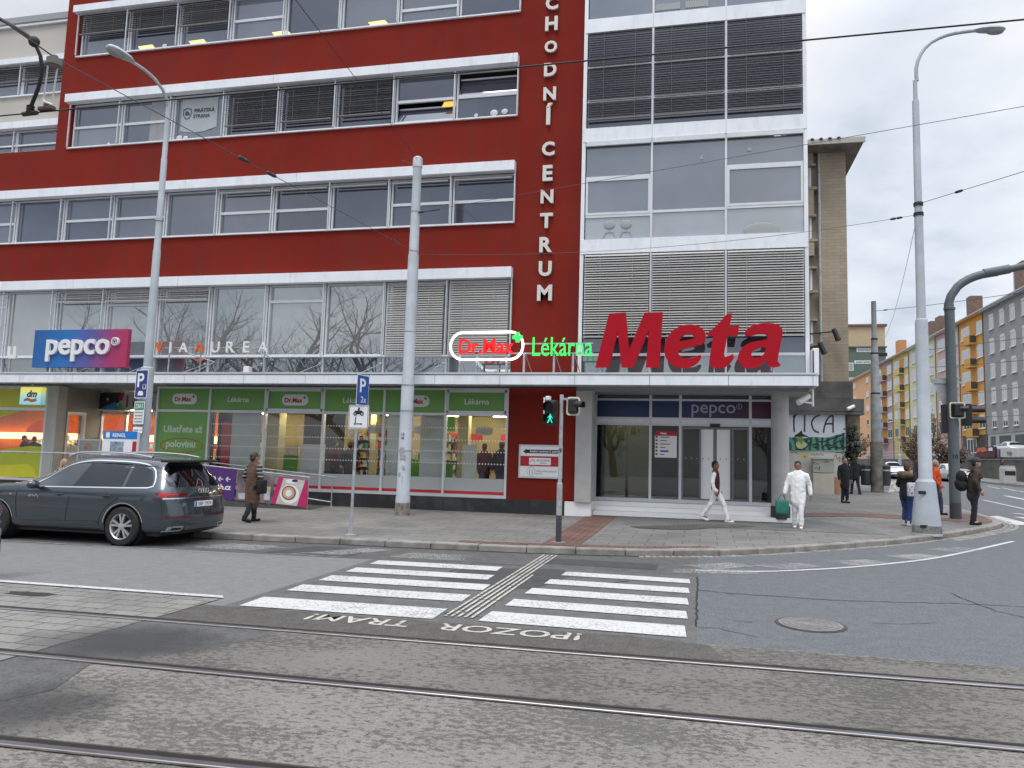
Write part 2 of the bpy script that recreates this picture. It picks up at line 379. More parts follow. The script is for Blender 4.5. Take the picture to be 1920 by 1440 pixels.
# darker asphalt patches by the kerb and beside the tactile strip
pp = MB()
for poly in ([(-2.75, 12.9), (-0.75, 12.85), (-0.72, 13.55), (-2.65, 13.6)], [(-3.9, 10.5), (-2.35, 10.4), (-1.95, 12.1), (-2.4, 12.35), (-2.95, 12.2), (-3.9, 11.9)], [(-8.0, 12.35), (-6.3, 12.4), (-6.25, 13.6), (-7.6, 13.5)]):
    pp.add([(x, y, 0.008) for x, y in poly], [tuple(range(len(poly)))])
pp.build('patched_road_surface', A_PATCH, kind='structure')
sheet([(-6.03, 7.30), (0.25, 7.38), (0.1, 7.95), (-0.6, 8.08), (-6.0, 8.08)], 0.0085, 'brown_road_surface', asphalt('brown_black_asphalt', (0.062, 0.058, 0.053), (0.110, 0.104, 0.096), 0.45, 0.7))
sheet([(-6.06, 5.82), (-5.2, 5.82), (-4.6, 6.4), (-4.35, 7.14), (-6.03, 7.14)], 0.0085, 'dark_road_surface', A_DARK)
sheet([(-6.06, 4.3), (-5.3, 4.3), (-5.0, 5.0), (-5.3, 5.68), (-6.06, 5.68)], 0.0085, 'dark_road_surface', A_DARK)
TB2 = TRAMBED.copy(); TB2.name = 'darker_mottled_tram_bed'; t2 = TB2.node_tree; p2 = t2.nodes['Principled BSDF']; s2 = p2.inputs['Base Color'].links[0].from_socket
t2.links.new(mixc(t2, ramp(t2, noise(t2, 0.4, 3, 0.6), [(0.3, (1, 1, 1)), (0.75, (.35,) * 3)]), s2, mixc(t2, 1.0, s2, (0.66, 0.65, 0.64), 'MULTIPLY')), p2.inputs['Base Color'])
sheet([(-5.2, 5.83), (60, 5.9), (60, 7.36), (2.8, 7.20), (-4.35, 7.14), (-4.6, 6.4)], 0.0075, 'tram_road_surface', TB2)
sheet([(0.25, 7.39), (60, 7.56), (60, 7.99), (0.1, 7.95)], 0.0075, 'tram_road_surface', TB2)
# paving between the rails on the left
def slabs(name, c1, c2, mortar, bw, bh, mort=0.012, off=0.5, rot=0.0, warp=0.0, bs=0.4):
    m, t, p = nodes(name); g = t.nodes.new('ShaderNodeNewGeometry'); mp = tn(t, 'ShaderNodeMapping'); mp.inputs['Rotation'].default_value = (0, 0, rot)
    t.links.new(g.outputs['Position'], mp.inputs[0]); br = t.nodes.new('ShaderNodeTexBrick'); br.offset = off
    br.inputs['Scale'].default_value = 1.0; br.inputs['Brick Width'].default_value = bw; br.inputs['Row Height'].default_value = bh; br.inputs['Mortar Size'].default_value = mort; br.inputs['Mortar Smooth'].default_value = 0.3
    br.inputs['Color1'].default_value = (*c1, 1); br.inputs['Color2'].default_value = (*c2, 1); br.inputs['Mortar'].default_value = (*mortar, 1); br.inputs['Bias'].default_value = 0.0
    t.links.new(mp.outputs[0], br.inputs['Vector'])
    d = noise(t, 0.5, 4, 0.65); d2 = noise(t, 28, 4, 0.7)
    c = mixc(t, 1.0, br.outputs['Color'], ramp(t, d, [(0.3, (0.74,) * 3), (0.7, (1.1,) * 3)]), 'MULTIPLY')
    c = mixc(t, 0.8, c, ramp(t, d2, [(0.3, (0.72,) * 3), (0.65, (1.1,) * 3)]), 'MULTIPLY')
    c = mixc(t, ramp(t, noise(t, 6.5, 2, 0.4), [(0.70, (0, 0, 0)), (0.74, (.6,) * 3)]), c, (.06, .058, .055)); c = mixc(t, ramp(t, noise(t, 1.1, 4, 0.7), [(0.50, (0, 0, 0)), (0.72, (.45,) * 3)]), c, (.11, .107, .10))
    t.links.new(c, p.inputs['Base Color']); p.inputs['Roughness'].default_value = 0.8
    iv = t.nodes.new('ShaderNodeMath'); iv.operation = 'SUBTRACT'; iv.inputs[0].default_value = 1.0; t.links.new(br.outputs['Fac'], iv.inputs[1])
    bump(t, p, iv.outputs[0], bs, 0.01); return m
PAVER = slabs('concrete_tram_paving', (0.22, 0.212, 0.198), (0.265, 0.256, 0.238), (0.06, 0.048, 0.045), 0.42, 0.25, 0.010)
SLAB = slabs('grey_pavement_slabs', (0.192, 0.187, 0.178), (0.232, 0.226, 0.215), (0.10, 0.083, 0.08), 0.75, 0.5, 0.012)
SETT = slabs('small_grey_paving', (0.19, 0.187, 0.18), (0.225, 0.221, 0.212), (0.08, 0.078, 0.075), 0.2, 0.1, 0.010)
RED = slabs('red_tactile_paving', (0.175, 0.082, 0.066), (0.24, 0.135, 0.112), (0.055, 0.035, 0.03), 0.30, 0.15, 0.016)
sheet([(-60, 5.5), (-6.08, 5.5), (-6.02, 8.42), (-60, 8.42)], 0.010, 'tram_pavement', PAVER)
# kerb and pavement
KP = [(-70, 13.75), (-9.74, 13.80), (-7.4, 13.92), (-5.2, 14.0), (-3.2, 14.14), (-1.4, 14.45), (0.19, 15.05), (1.2, 15.72), (2.11, 16.45), (3.5, 17.65), (4.86, 18.9), (6.4, 20.7), (7.7, 22.4), (8.7, 23.9), (9.25, 25.2), (9.45, 26.8), (9.6, 29), (9.7, 34), (9.9, 45), (10.6, 70), (12, 140)]
def spline(P, step):
    out = []
    for i in range(len(P) - 1):
        p0 = P[max(i - 1, 0)]; p1 = P[i]; p2 = P[i + 1]; p3 = P[min(i + 2, len(P) - 1)]
        L = math.dist(p1, p2); n = max(1, int(L / step)) if L < 12 else 6
        for k in range(n):
            u = k / n
            out.append(tuple(0.5 * (2 * p1[j] + (p2[j] - p0[j]) * u + (2 * p0[j] - 5 * p1[j] + 4 * p2[j] - p3[j]) * u * u + (3 * p1[j] - p0[j] - 3 * p2[j] + p3[j]) * u ** 3) for j in range(len(p1))))
    out.append(P[-1]); return out
KS = [(x, KP[0][1] + 0.05 * (x + 70) / 60.26) for x in range(-70, -10, 2)] + spline(KP[1:], 0.3)
def offset_line(L, d):
    out = []
    for i, p in enumerate(L):
        a = L[max(i - 1, 0)]; b = L[min(i + 1, len(L) - 1)]; t_ = Vector((b[0] - a[0], b[1] - a[1])).normalized()
        out.append((p[0] - t_.y * d, p[1] + t_.x * d))
    return out
KI = offset_line(KS, 0.26)
sheet(KI + [(-70, 140)], 0.12, 'pavement', SLAB)
KERB = mat('weathered_kerb_stone', (0.25, 0.235, 0.215), 0.8, var=0.35, vs=3.0, bp=0.5, bs=25)
# each stone a separate solid in the kerb
def walk(L, step):
    acc = 0; out = [L[0]]
    for a, b in zip(L, L[1:]):
        d = math.dist(a, b); q = step - acc
        while q <= d:
            out.append((a[0] + (b[0] - a[0]) * q / d, a[1] + (b[1] - a[1]) * q / d)); q += step
        acc = d - (q - step)
    return out
kb = MB(); KW = [p for p in walk(KS, 0.98) if p[0] > -36 and p[1] < 70]
for a, b in zip(KW, KW[1:]):
    u = Vector((b[0] - a[0], b[1] - a[1], gz(b[1]) - gz(a[1]))); L = u.length; u.normalize(); nrm = Vector((-u.y, u.x, 0)).normalized()
    g_ = 0.014; rr = random.uniform(-0.012, 0.012); top = 0.126 + random.uniform(-0.006, 0.006)
    bm_ = bmesh.new(); bmesh.ops.create_cube(bm_, size=1); bmesh.ops.scale(bm_, vec=(L - g_, 0.262, 0.3), verts=bm_.verts)
    bmesh.ops.bevel(bm_, geom=bm_.edges[:], offset=0.022, segments=2, affect='EDGES', profile=0.5)
    c_ = Vector((a[0], a[1], gz(a[1]))) + u * (L / 2) + nrm * (0.131 + rr)
    M = Matrix((u, nrm, u.cross(nrm))).transposed().to_4x4(); M.translation = c_ + Vector((0, 0, top - 0.15))
    kb.bm(bm_, M)
kb.build('kerb', KERB, kind='structure')
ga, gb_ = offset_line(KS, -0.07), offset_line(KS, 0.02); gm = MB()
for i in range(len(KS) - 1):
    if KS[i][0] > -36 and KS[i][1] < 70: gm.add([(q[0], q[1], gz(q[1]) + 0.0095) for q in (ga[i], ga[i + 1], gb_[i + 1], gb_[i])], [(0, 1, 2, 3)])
gm.build('gutter_road_surface', mat('gutter_dirt_and_shadow', (0.028, 0.026, 0.023), 0.6, var=0.5, vs=5), kind='structure')  # dark mossy gutter, with the shadow line under the kerb painted in
# gutter of small setts along the kerb
gt = MB()
for a, b in zip(*[iter(walk(KS, 0.13))] * 2):
    if a[0] < -1.2 or a[1] > 30: continue
    u = Vector((b[0] - a[0], b[1] - a[1])).normalized(); n_ = Vector((u.y, -u.x))
    for q in range(1 if a[0] < 6 else 3):
        for hh in (0, 0.5):
            c_ = Vector(a) + n_ * (0.08 + q * 0.14) + u * (0.13 * 2 * hh); s_ = 0.058
            bm_ = bmesh.new(); bmesh.ops.create_cube(bm_, size=1); bmesh.ops.scale(bm_, vec=(0.115, 0.11, 0.05), verts=bm_.verts)
            bmesh.ops.bevel(bm_, geom=bm_.edges[:], offset=0.015, segments=1, affect='EDGES')
            M = Matrix.Rotation(math.atan2(u.y, u.x) + random.uniform(-.1, .1), 4, 'Z'); M.translation = (c_.x, c_.y, gz(c_.y) - 0.008 + random.uniform(-.005, .006)); gt.bm(bm_, M)
gt.build('gutter_kerb', KERB, kind='structure')
# paving of the pavement: small setts in front of the entrance, red tactile paving, damp patch
sheet([(-2.6, 19.3), (4.6, 19.6), (3.4, 23), (-2.6, 23)], 0.125, 'small_pavement', SETT)
sheet([(-3.18, 14.55), (-2.42, 14.62), (-2.38, 21.3), (-3.28, 21.3)], 0.130, 'red_pavement', RED)
K2, K3 = offset_line(KS, 0.275), offset_line(KS, 0.62)
idx = [i for i, q in enumerate(KS) if -5.1 < q[0] < 0.5 and q[1] < 18]
sheet([K2[i] for i in idx] + [K3[i] for i in reversed(idx)], 0.127, 'red_kerb_pavement', RED)
idx = [i for i, q in enumerate(KS) if 8.6 < q[0] < 9.6 and 23 < q[1] < 27.5]
K4 = offset_line(KS, 1.1)
sheet([K2[i] for i in idx] + [K4[i] for i in reversed(idx)], 0.127, 'red_corner_pavement', RED)
sheet([tuple(Gs(x, y, 0.13)[:2]) for x, y in ((1330, 962), (1600, 962), (1700, 966), (1800, 972), (1805, 978), (1700, 973), (1600, 968), (1330, 968))], 0.130, 'red_guide_pavement', RED)
DAMP = mat('damp_paving', (0.085, 0.082, 0.078), 0.45, var=0.15, vs=9)
dp = [tuple(Gs(x, y, 0.13)[:2]) for x, y in ((1180, 987), (1230, 986), (1300, 983), (1340, 983), (1390, 984), (1416, 987), (1385, 989), (1330, 990), (1290, 993), (1240, 992), (1200, 990))]
sheet(dp, 0.132, 'damp_pavement', DAMP)
# ---------------- painted markings
def marks(name, polys, m, off=0.014, **k):
    mb = MB()
    for q in polys: mb.add([(x, y, gz(y) + off) for x, y in q], [tuple(range(len(q)))])
    return mb.build(name, m, kind='structure', **k)
st = []
for y0, y1, xr in ((8.13, 8.70, -3.05), (9.18, 9.64, -3.05), (10.02, 10.48, -3.02), (10.86, 11.30, -3.2), (11.72, 12.16, -3.3)):
    st.append([(-5.55, y0), (xr, y0 + 0.05), (xr - 0.02, y1 + 0.05), (-5.58, y1)])
for y0, y1, xl in ((8.20, 8.74, -2.52), (9.12, 9.56, -2.45), (9.98, 10.42, -2.40), (10.82, 11.24, -2.3), (11.66, 12.05, -2.2)):
    st.append([(xl, y0 + 0.05), (-0.14, y0), (-0.17, y1), (xl + 0.01, y1 + 0.05)])
marks('zebra_road_marking', st, PAINT)
tl = []
for i in range(5):
    x0 = -2.98 + i * 0.082; 
    for a, b in ((8.36, 9.4), (9.43, 10.5), (10.53, 11.6), (11.63, 12.7), (12.73, 13.95)):
        if i == 4 and a > 11: continue
        tl.append([(x0, a), (x0 + 0.036, a), (x0 + 0.036, b), (x0, b)])
marks('tactile_road_line', tl, PAINT_TXT, 0.018)
marks('lane_road_line', [[(-60, 8.40), (-6.0, 8.46), (-6.1, 8.58), (-60, 8.52)]], PAINT, 0.016)
E1 = [(-0.08, 13.07), (0.6, 13.18), (1.27, 13.44), (2.68, 14.42), (4.29, 15.96), (5.55, 17.46), (7.72, 20.38)]; ES = spline(E1, 0.3)
ea, eb = offset_line(ES, -0.05), offset_line(ES, 0.05)
pl = [[ea[i], ea[i + 1], eb[i + 1], eb[i]] for i in range(len(ES) - 1)]
marks('edge_road_line', pl, PAINT, 0.012)
hat = []
for a, b in ((0.3, 0.5), (1.6, 1.5), (3.0, 1.3), (4.3, 1.0), (5.6, 1.0)):
    i = min(range(len(ES)), key=lambda k: abs(ES[k][0] - a)); e_ = Vector(ES[i]); 
    hat.append([tuple(e_ + Vector((0, 0.1))), tuple(e_ + Vector((0.75, 0.8))), tuple(e_ + Vector((0.35, 1.1))), tuple(e_ + Vector((-0.55, 0.45)))])
marks('worn_road_marking', hat, PAINT_OLD, 0.013)
def gl(pts, w_, off=0.016):
    P = [tuple(Gs(x, y)[:2]) for x, y in pts]; A, B = offset_line(P, -w_ / 2), offset_line(P, w_ / 2)
    return [[A[i], A[i + 1], B[i + 1], B[i]] for i in range(len(P) - 1)]
marks('parking_road_line', [[(-16, 11.86), (-8.0, 11.98), (-8.0, 12.06), (-16, 11.94)], [(-7.62, 12.2), (-6.3, 12.28), (-6.3, 12.36), (-7.62, 12.28)], [(-7.55, 12.2), (-7.42, 12.2), (-6.25, 13.75), (-6.37, 13.75)], [(-8.6, 12.9), (-7.9, 12.95), (-7.9, 13.05), (-8.6, 13.0)], [(-7.3, 12.5), (-6.5, 12.5), (-5.9, 13.5), (-6.6, 13.5)], [(-5.6, 12.6), (-4.2, 12.6), (-4.2, 13.3), (-5.4, 13.3)], [(-9.6, 12.4), (-8.2, 12.5), (-8.2, 13.2), (-9.3, 13.2)], [(-0.5, 12.6), (1.0, 13.0), (0.9, 13.4), (-0.4, 13.1)]], PAINT_OLD, 0.014)
far = gl([(1843, 938), (1925, 956)], 0.16) + gl([(1852, 912), (1875, 917)], 0.14) + gl([(1880, 915), (1906, 921)], 0.14) + gl([(1910, 921), (1930, 925)], 0.14) + gl([(1885, 930), (1925, 938)], 0.3) + gl([(1900, 963), (1930, 966)], 0.3) + gl([(1908, 970), (1935, 975)], 0.3)
far += [[tuple(Gs(x, y)[:2]) for x, y in ((1848, 969), (1872, 968), (1940, 985), (1905, 986))]]
marks('side_road_line', far, PAINT, 0.016)
# lettering painted to be read from the shop side
tx = MB()
for s_, x_, w_ in (('!POZOR', -2.06, 1.62), ('TRAM!', -3.82, 1.26)):
    text_mesh(tx, s_, (w_, 0.30), (x_, 7.86, 0.014), (-1, 0, 0), (0, -1, 0), depth=0, bold=0.012, keep=False)
tx.build('lettering_road_marking', PAINT_TXT, kind='structure')
# ---------------- cracks
CR_ = mat('crack_filler', (0.018, 0.018, 0.018), 0.6, var=0.1)
ck = MB()
def crack(pts, w_=0.012, jit=0.05):
    P = [Vector(Gs(x, y)[:2]) for x, y in pts]; Q = []
    for a, b in zip(P, P[1:]):
        n = max(2, int((b - a).length / 0.09))
        for k in range(n): Q.append(a.lerp(b, k / n) + Vector((random.uniform(-1, 1), random.uniform(-1, 1))) * jit * 0.5)
    Q.append(P[-1]); A, B = offset_line([tuple(q) for q in Q], -w_), offset_line([tuple(q) for q in Q], w_)
    for i in range(len(Q) - 1):
        k = random.uniform(0.35, 1.0); a0 = Q[i] + (Vector(A[i]) - Q[i]) * k; b0 = Q[i] + (Vector(B[i]) - Q[i]) * k
        ck.add([(q[0], q[1], gz(q[1]) + 0.010) for q in (a0, A[i + 1], B[i + 1], b0)], [(0, 1, 2, 3)])
crack([(1308, 1107), (1370, 1114), (1440, 1118), (1560, 1126), (1680, 1130), (1800, 1133), (1925, 1139)])
crack([(1780, 1112), (1830, 1133), (1870, 1148), (1925, 1160)], 0.011)
crack([(1308, 1082), (1306, 1176)], 0.012, 0.03); crack([(1306, 1176), (1345, 1180), (1420, 1196)], 0.006)
crack([(830, 1078), (890, 1056), (985, 1061)], 0.012, 0.03); crack([(450, 1150), (560, 1136), (640, 1139), (830, 1150), (910, 1160)], 0.006)
crack([(830, 1153), (900, 1130), (970, 1090), (1010, 1075)], 0.006); crack([(1000, 1088), (1080, 1092), (1140, 1096), (1180, 1090)], 0.016, 0.09)
crack([(1180, 1128), (1230, 1135), (1290, 1148)], 0.005); crack([(1370, 1165), (1415, 1168)], 0.006); crack([(1640, 1170), (1700, 1171), (1755, 1169)], 0.006)
ck.build('cracked_road_line', CR_, kind='structure')
# ---------------- stains on the tram bed
for (px, py), (rx, ry), rz_ in (((240, 1205), (1.15, 0.75), 0.1), ((60, 1330), (0.75, 0.75), 0.3), ((930, 1245), (1.4, 0.14), 0.0), ((1500, 1300), (1.9, 0.12), 0.0), ((760, 1225), (1.3, .25), 0)):
    o_ = MB().add([(-1.3, -1.3, 0), (1.3, -1.3, 0), (1.3, 1.3, 0), (-1.3, 1.3, 0)], [(0, 1, 2, 3)]).build('stained_road_surface', STAIN, kind='structure')
    q = G(px, py); o_.location = (q.x, q.y, 0.0155 if px < 300 else 0.0065); o_.scale = (rx, ry, 1); o_.rotation_euler.z = rz_
# ---------------- grooved tram rails
STEEL = mat('polished_rail_steel', (0.30, 0.30, 0.31), 0.36, 0.9, var=0.25, vs=3, stretch=(0.3, 1, 1))
RUST = mat('rusty_rail_edge', (0.075, 0.058, 0.047), 0.85, var=0.4, vs=8)
GROOVE = mat('rail_groove_shade', (0.012, 0.011, 0.010), 0.9, var=0.3, vs=10)  # shade of a deep groove painted dark on a shallow strip
def rail(pts, label):
    r = thing('tram_rail', label, 'rail', (0, pts[0][1], 0), group='tram rails set in the street')
    def strip(d0, z0, d1, z1, mb):
        for a, b in zip(pts, pts[1:]):
            mb.quad((a[0], a[1] + d0, z0), (b[0], b[1] + d0, z0), (b[0], b[1] + d1, z1), (a[0], a[1] + d1, z1))
    mb = MB(); strip(-0.080, 0.017, -0.075, 0.0215, mb); strip(-0.075, 0.0215, -0.030, 0.0225, mb); strip(-0.030, 0.0225, -0.026, 0.016, mb); mb.build('rail_head', STEEL, r, smooth=True)
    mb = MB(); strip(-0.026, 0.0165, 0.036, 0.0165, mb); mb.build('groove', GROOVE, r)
    mb = MB(); strip(0.036, 0.0165, 0.038, 0.0205, mb); strip(0.038, 0.0205, 0.050, 0.020, mb); strip(0.050, 0.020, 0.055, 0.013, mb); strip(-0.095, 0.0125, -0.080, 0.017, mb); mb.build('rail_lip', RUST, r)
rail([(-45, 7.20), (-8, 7.21), (-1.7, 7.26), (2.8, 7.31), (10, 7.36), (45, 7.5)], 'tram rail farthest from the camera, passing the painted road lettering')
rail([(-45, 5.75), (-6.4, 5.75), (-1.4, 5.77), (2.2, 5.78), (45, 5.84)], 'tram rail running across the middle of the mottled tram bed')
rail([(-45, 3.75), (-4.47, 4.10), (-2.65, 4.17), (45, 5.3)][:3] + [(6, 4.42), (45, 5.6)], 'tram rail nearest the camera, in the bottom left corner')
# ---------------- manhole cover, drain hole
mh = thing('manhole_cover', 'round iron manhole cover in the bluish lane', 'manhole', (1.30, 9.30, 0.004))
IRON = mat('cast_iron_cover', (0.20, 0.185, 0.185), 0.6, 0.1, var=0.2, vs=14, bp=0.4, bs=50)
MB().lathe([(0.36, 0.0), (0.37, 0.012), (0.35, 0.013)], (1.30, 9.30, 0.004), 40).build('lid', IRON, mh)
mb = MB()
for r0 in (0.10, 0.17, 0.24, 0.31):
    ring(mb, [((r0 + 0.015) * math.cos(a * math.pi / 20), (r0 + 0.015) * math.sin(a * math.pi / 20)) for a in range(40)], [(r0 * math.cos(a * math.pi / 20), r0 * math.sin(a * math.pi / 20)) for a in range(40)], (1.30, 9.30, 0.017), (1, 0, 0), (0, 1, 0), (0, 0, 0.004))
mb.build('ribs', IRON, mh)
mb = MB(); ring(mb, [(0.41 * math.cos(a * math.pi / 20), 0.41 * math.sin(a * math.pi / 20)) for a in range(40)], [(0.375 * math.cos(a * math.pi / 20), 0.375 * math.sin(a * math.pi / 20)) for a in range(40)], (1.30, 9.30, 0.005), (1, 0, 0), (0, 1, 0), (0, 0, 0.006)); mb.build('collar', A_PATCH, mh)
dr = MB(); q = G(55, 1115)
dr.prism([(0.42 * math.cos(a * .39) * random.uniform(.7, 1.1), 0.12 * math.sin(a * .39) * random.uniform(.7, 1.15)) for a in range(16)], (q.x, q.y, 0.011), (1, 0, 0), (0, 1, 0), (0, 0, 0.003))
dr.build('broken_drain', mat('broken_asphalt', (0.03, 0.028, 0.026), 0.9, var=0.5, vs=14, bp=1.0, bs=18), label='broken sunken drain hole in the paving on the left', cat='drain')
# ================================================================ SHOPPING CENTRE
random.seed(11)
REDW = mat('red_render', (0.205, 0.021, 0.014), 0.9, var=0.10, vs=0.35, bp=0.25, bs=120, spec=0.12)
m = REDW; t = m.node_tree; p = t.nodes['Principled BSDF']; lk_ = p.inputs['Base Color'].links[0].from_socket
st1 = noise(t, 2.2, 4, .65, stretch=(1, 1, .07)); st2 = noise(t, .8, 3, .6)
t.links.new(mixc(t, ramp(t, st1, [(.46, (0, 0, 0)), (.72, (.55,) * 3)]), lk_, mixc(t, st2, (.12, .020, .015), (.17, .045, .034))), p.inputs['Base Color'])
m = WHITE; t = m.node_tree; p = t.nodes['Principled BSDF']; lk_ = p.inputs['Base Color'].links[0].from_socket
t.links.new(mixc(t, ramp(t, noise(t, 3.5, 4, .7, stretch=(1, 1, .25)), [(.50, (0, 0, 0)), (.78, (.42,) * 3)]), lk_, (.46, .46, .45)), p.inputs['Base Color'])
CREAM = mat('cream_render', (0.50, 0.475, 0.43), 0.85, var=0.07, vs=0.4, bp=0.2, bs=120)
PLINTH = slabs('dark_granite_plinth', (0.030, 0.031, 0.034), (0.040, 0.041, 0.045), (0.012, 0.012, 0.013), 0.9, 0.3, 0.008)
CONC = mat('pale_concrete', (0.46, 0.455, 0.44), 0.8, var=0.12, vs=1.5, bp=0.3, bs=40)
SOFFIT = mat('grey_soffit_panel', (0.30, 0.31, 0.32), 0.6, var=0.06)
SLAT = mat('grey_blind_slat', (0.45, 0.44, 0.42), 0.5, var=0.06, vs=0.8)
SLATD = mat('shaded_grey_blind_slat', (0.17, 0.155, 0.145), 0.5, var=0.08, vs=0.8)  # same blinds as SLAT, shade of the undersides put into the colour
GL_UP = glass_mat('tinted_window_glass', (0.080, 0.087, 0.112), 0.16, (0.84, 0.88, 0.96), ripple=0.04)
GL_DK = glass_mat('dark_window_glass', (0.04, 0.042, 0.055), 0.13, (0.82, 0.86, 0.98), ripple=0.05)
GL_ALT = [GL_UP, glass_mat('pale_window_glass', (0.115, 0.12, 0.142), 0.17, (0.84, 0.88, 0.97), ripple=0.07), glass_mat('cool_window_glass', (0.048, 0.054, 0.078), 0.14, (0.82, 0.87, 0.98), ripple=0.06), GL_UP]
GL_LOW = glass_mat('mirror_shop_glass', (0.205, 0.212, 0.212), 0.30, (0.88, 0.93, 0.95), ripple=0.03)
GL_SPAN = glass_mat('grey_spandrel_glass', (0.10, 0.115, 0.125), 0.25, (0.85, 0.92, 0.98), ripple=0.05)
GL_BAL = glass_mat('frosted_balustrade_glass', (0.26, 0.29, 0.30), 0.22)
GL_SHOP = glass_mat('clear_shop_glass', (0, 0, 0), 0.03, transp=0.92)
YF = 21.1
XL, XR, XP = -23.1, -3.57, -5.69
bld = thing('shopping_centre', 'red rendered shopping centre with white window bands and a glazed corner tower', 'building', (-10, YF, 0.1))
# walls: red bands between the window rows, solid behind
DW = 0.45
wall = MB()
for z0, z1, xa in ((7.66, 9.13, -34), (11.04, 12.60, -34), (14.55, 16.08, XL), (17.96, 21.5, XL)): wall.box(xa, XP, YF, YF + DW, z0, z1)
wall.box(XP, XR, YF, YF + DW, 4.2, 21.5); wall.box(XP, XR, YF, YF + DW, 0.6, 3.93)
for z0, z1 in ((12.60, 14.55), (16.08, 17.96)): wall.box(XL, -22.52, YF, YF + DW, z0, z1)
wall.box(XL, XL + 0.3, YF + DW, 34, 12.6, 21.5)
wall.build('wall', REDW, bld)
core = MB(); core.box(-34, 2.7, 27.5, 35, 0.3, 21.0)
core.build('rear_wall', CREAM, bld)
floors = MB()
for z in (4.05, 7.9, 11.3, 14.8, 18.2): floors.box(-34, 2.6, YF + 0.5, 27.4, z - 0.12, z + 0.12)
floors.build('floor_slab', SOFFIT, bld)
# plinth under the shop windows
bx('plinth', PLINTH, bld, (-13.8, XR - 0.02, YF - 0.05, YF + 0.3, 0.0, 0.60), (-34, -22.05, YF - 0.05, YF + 0.3, 0.0, 0.62))
# ---------- window rows
def window(x0, x1, z0, z1, y, typ='full', glass=None, open_=None, kind='window'):
    """one bay: frame mesh (part) with its panes as sub-parts"""
    t = 0.055; mb = MB()
    mb.box(x0, x0 + t, y - 0.03, y + 0.05, z0, z1); mb.box(x1 - t, x1, y - 0.03, y + 0.05, z0, z1)
    mb.box(x0 + t, x1 - t, y - 0.03, y + 0.05, z0, z0 + t); mb.box(x0 + t, x1 - t, y - 0.03, y + 0.05, z1 - t, z1)
    zs = []
    if typ == 'split': zs = [z0 + (z1 - z0) * 0.47]
    elif typ == 'low': zs = [z0 + (z1 - z0) * 0.30]
    elif typ == 'top': zs = [z1 - 0.55]
    elif isinstance(typ, (int, float)): zs = [typ]
    for z in zs: mb.box(x0 + t, x1 - t, y - 0.035, y + 0.045, z - 0.045, z + 0.045)
    fr = mb.build(kind, FRAME, bld)
    ed = [z0 + t] + [q for z in zs for q in (z - 0.045, z + 0.045)] + [z1 - t]
    for i in range(0, len(ed), 2):
        a, b = ed[i], ed[i + 1]; tilt = 0.0
        if open_ == i // 2: tilt = 0.16
        p_ = MB(); yy = y + 0.012
        p_.add([(x0 + t, yy - tilt * 0.1, a), (x1 - t, yy - tilt * 0.1, a), (x1 - t, yy + tilt * 1.2, b - tilt * 0.6), (x0 + t, yy + tilt * 1.2, b - tilt * 0.6)], [(0, 1, 2, 3)])
        p_.add([(x0 + t, yy + 0.02 - tilt * 0.1, a), (x1 - t, yy + 0.02 - tilt * 0.1, a), (x1 - t, yy + .02 + tilt * 1.2, b - tilt * 0.6), (x0 + t, yy + .02 + tilt * 1.2, b - tilt * 0.6)], [(3, 2, 1, 0)])
        p_.build('pane', random.choice(GL_ALT) if (glass or GL_UP) is GL_UP else glass, fr)
        if tilt:
            s_ = MB(); zt = b - 0.1
            s_.box(x0 + t, x1 - t, yy + 0.15, yy + 0.19, b - 0.15, b - 0.10); s_.box(x0 + t, x1 - t, yy - 0.03, yy + 0.0, a, a + 0.05)
            s_.build('open_sash', FRAME, fr)
    return fr
def blind(x0, x1, z0, z1, y, m, pitch=0.075, tilt=35, wd=0.07, name='blind', parent=None):
    mb = MB(); n = int((z1 - z0) / pitch); ca, sa = math.cos(R_(tilt)) * wd / 2, math.sin(R_(tilt)) * wd / 2
    for i in range(n):
        z = z1 - (i + 0.5) * pitch + random.uniform(-.004, .004); d = random.uniform(-.004, .004)
        mb.add([(x0, y - ca, z - sa + d), (x1, y - ca, z - sa - d), (x1, y + ca, z + sa), (x0, y + ca, z + sa),
                (x0, y - ca, z - sa + d + .004), (x1, y - ca, z - sa - d + .004), (x1, y + ca, z + sa + .004), (x0, y + ca, z + sa + .004)],
               [(0, 1, 2, 3), (7, 6, 5, 4), (0, 4, 5, 1), (2, 6, 7, 3)])
    mb.box(x0, x1, y - 0.03, y + 0.03, z0 - 0.04, z0)
    k = max(2, int((x1 - x0) / 0.75))
    for i in range(k): x = x0 + (x1 - x0) * (i + 0.5) / k; mb.box(x - 0.004, x + 0.004, y - 0.036, y - 0.032, z0, z1)
    return mb.build(name, m, parent or bld)
def bay(k): return XP - 2.1 * k                                     # right edge of bay k counted from the pier
GUIDE = []
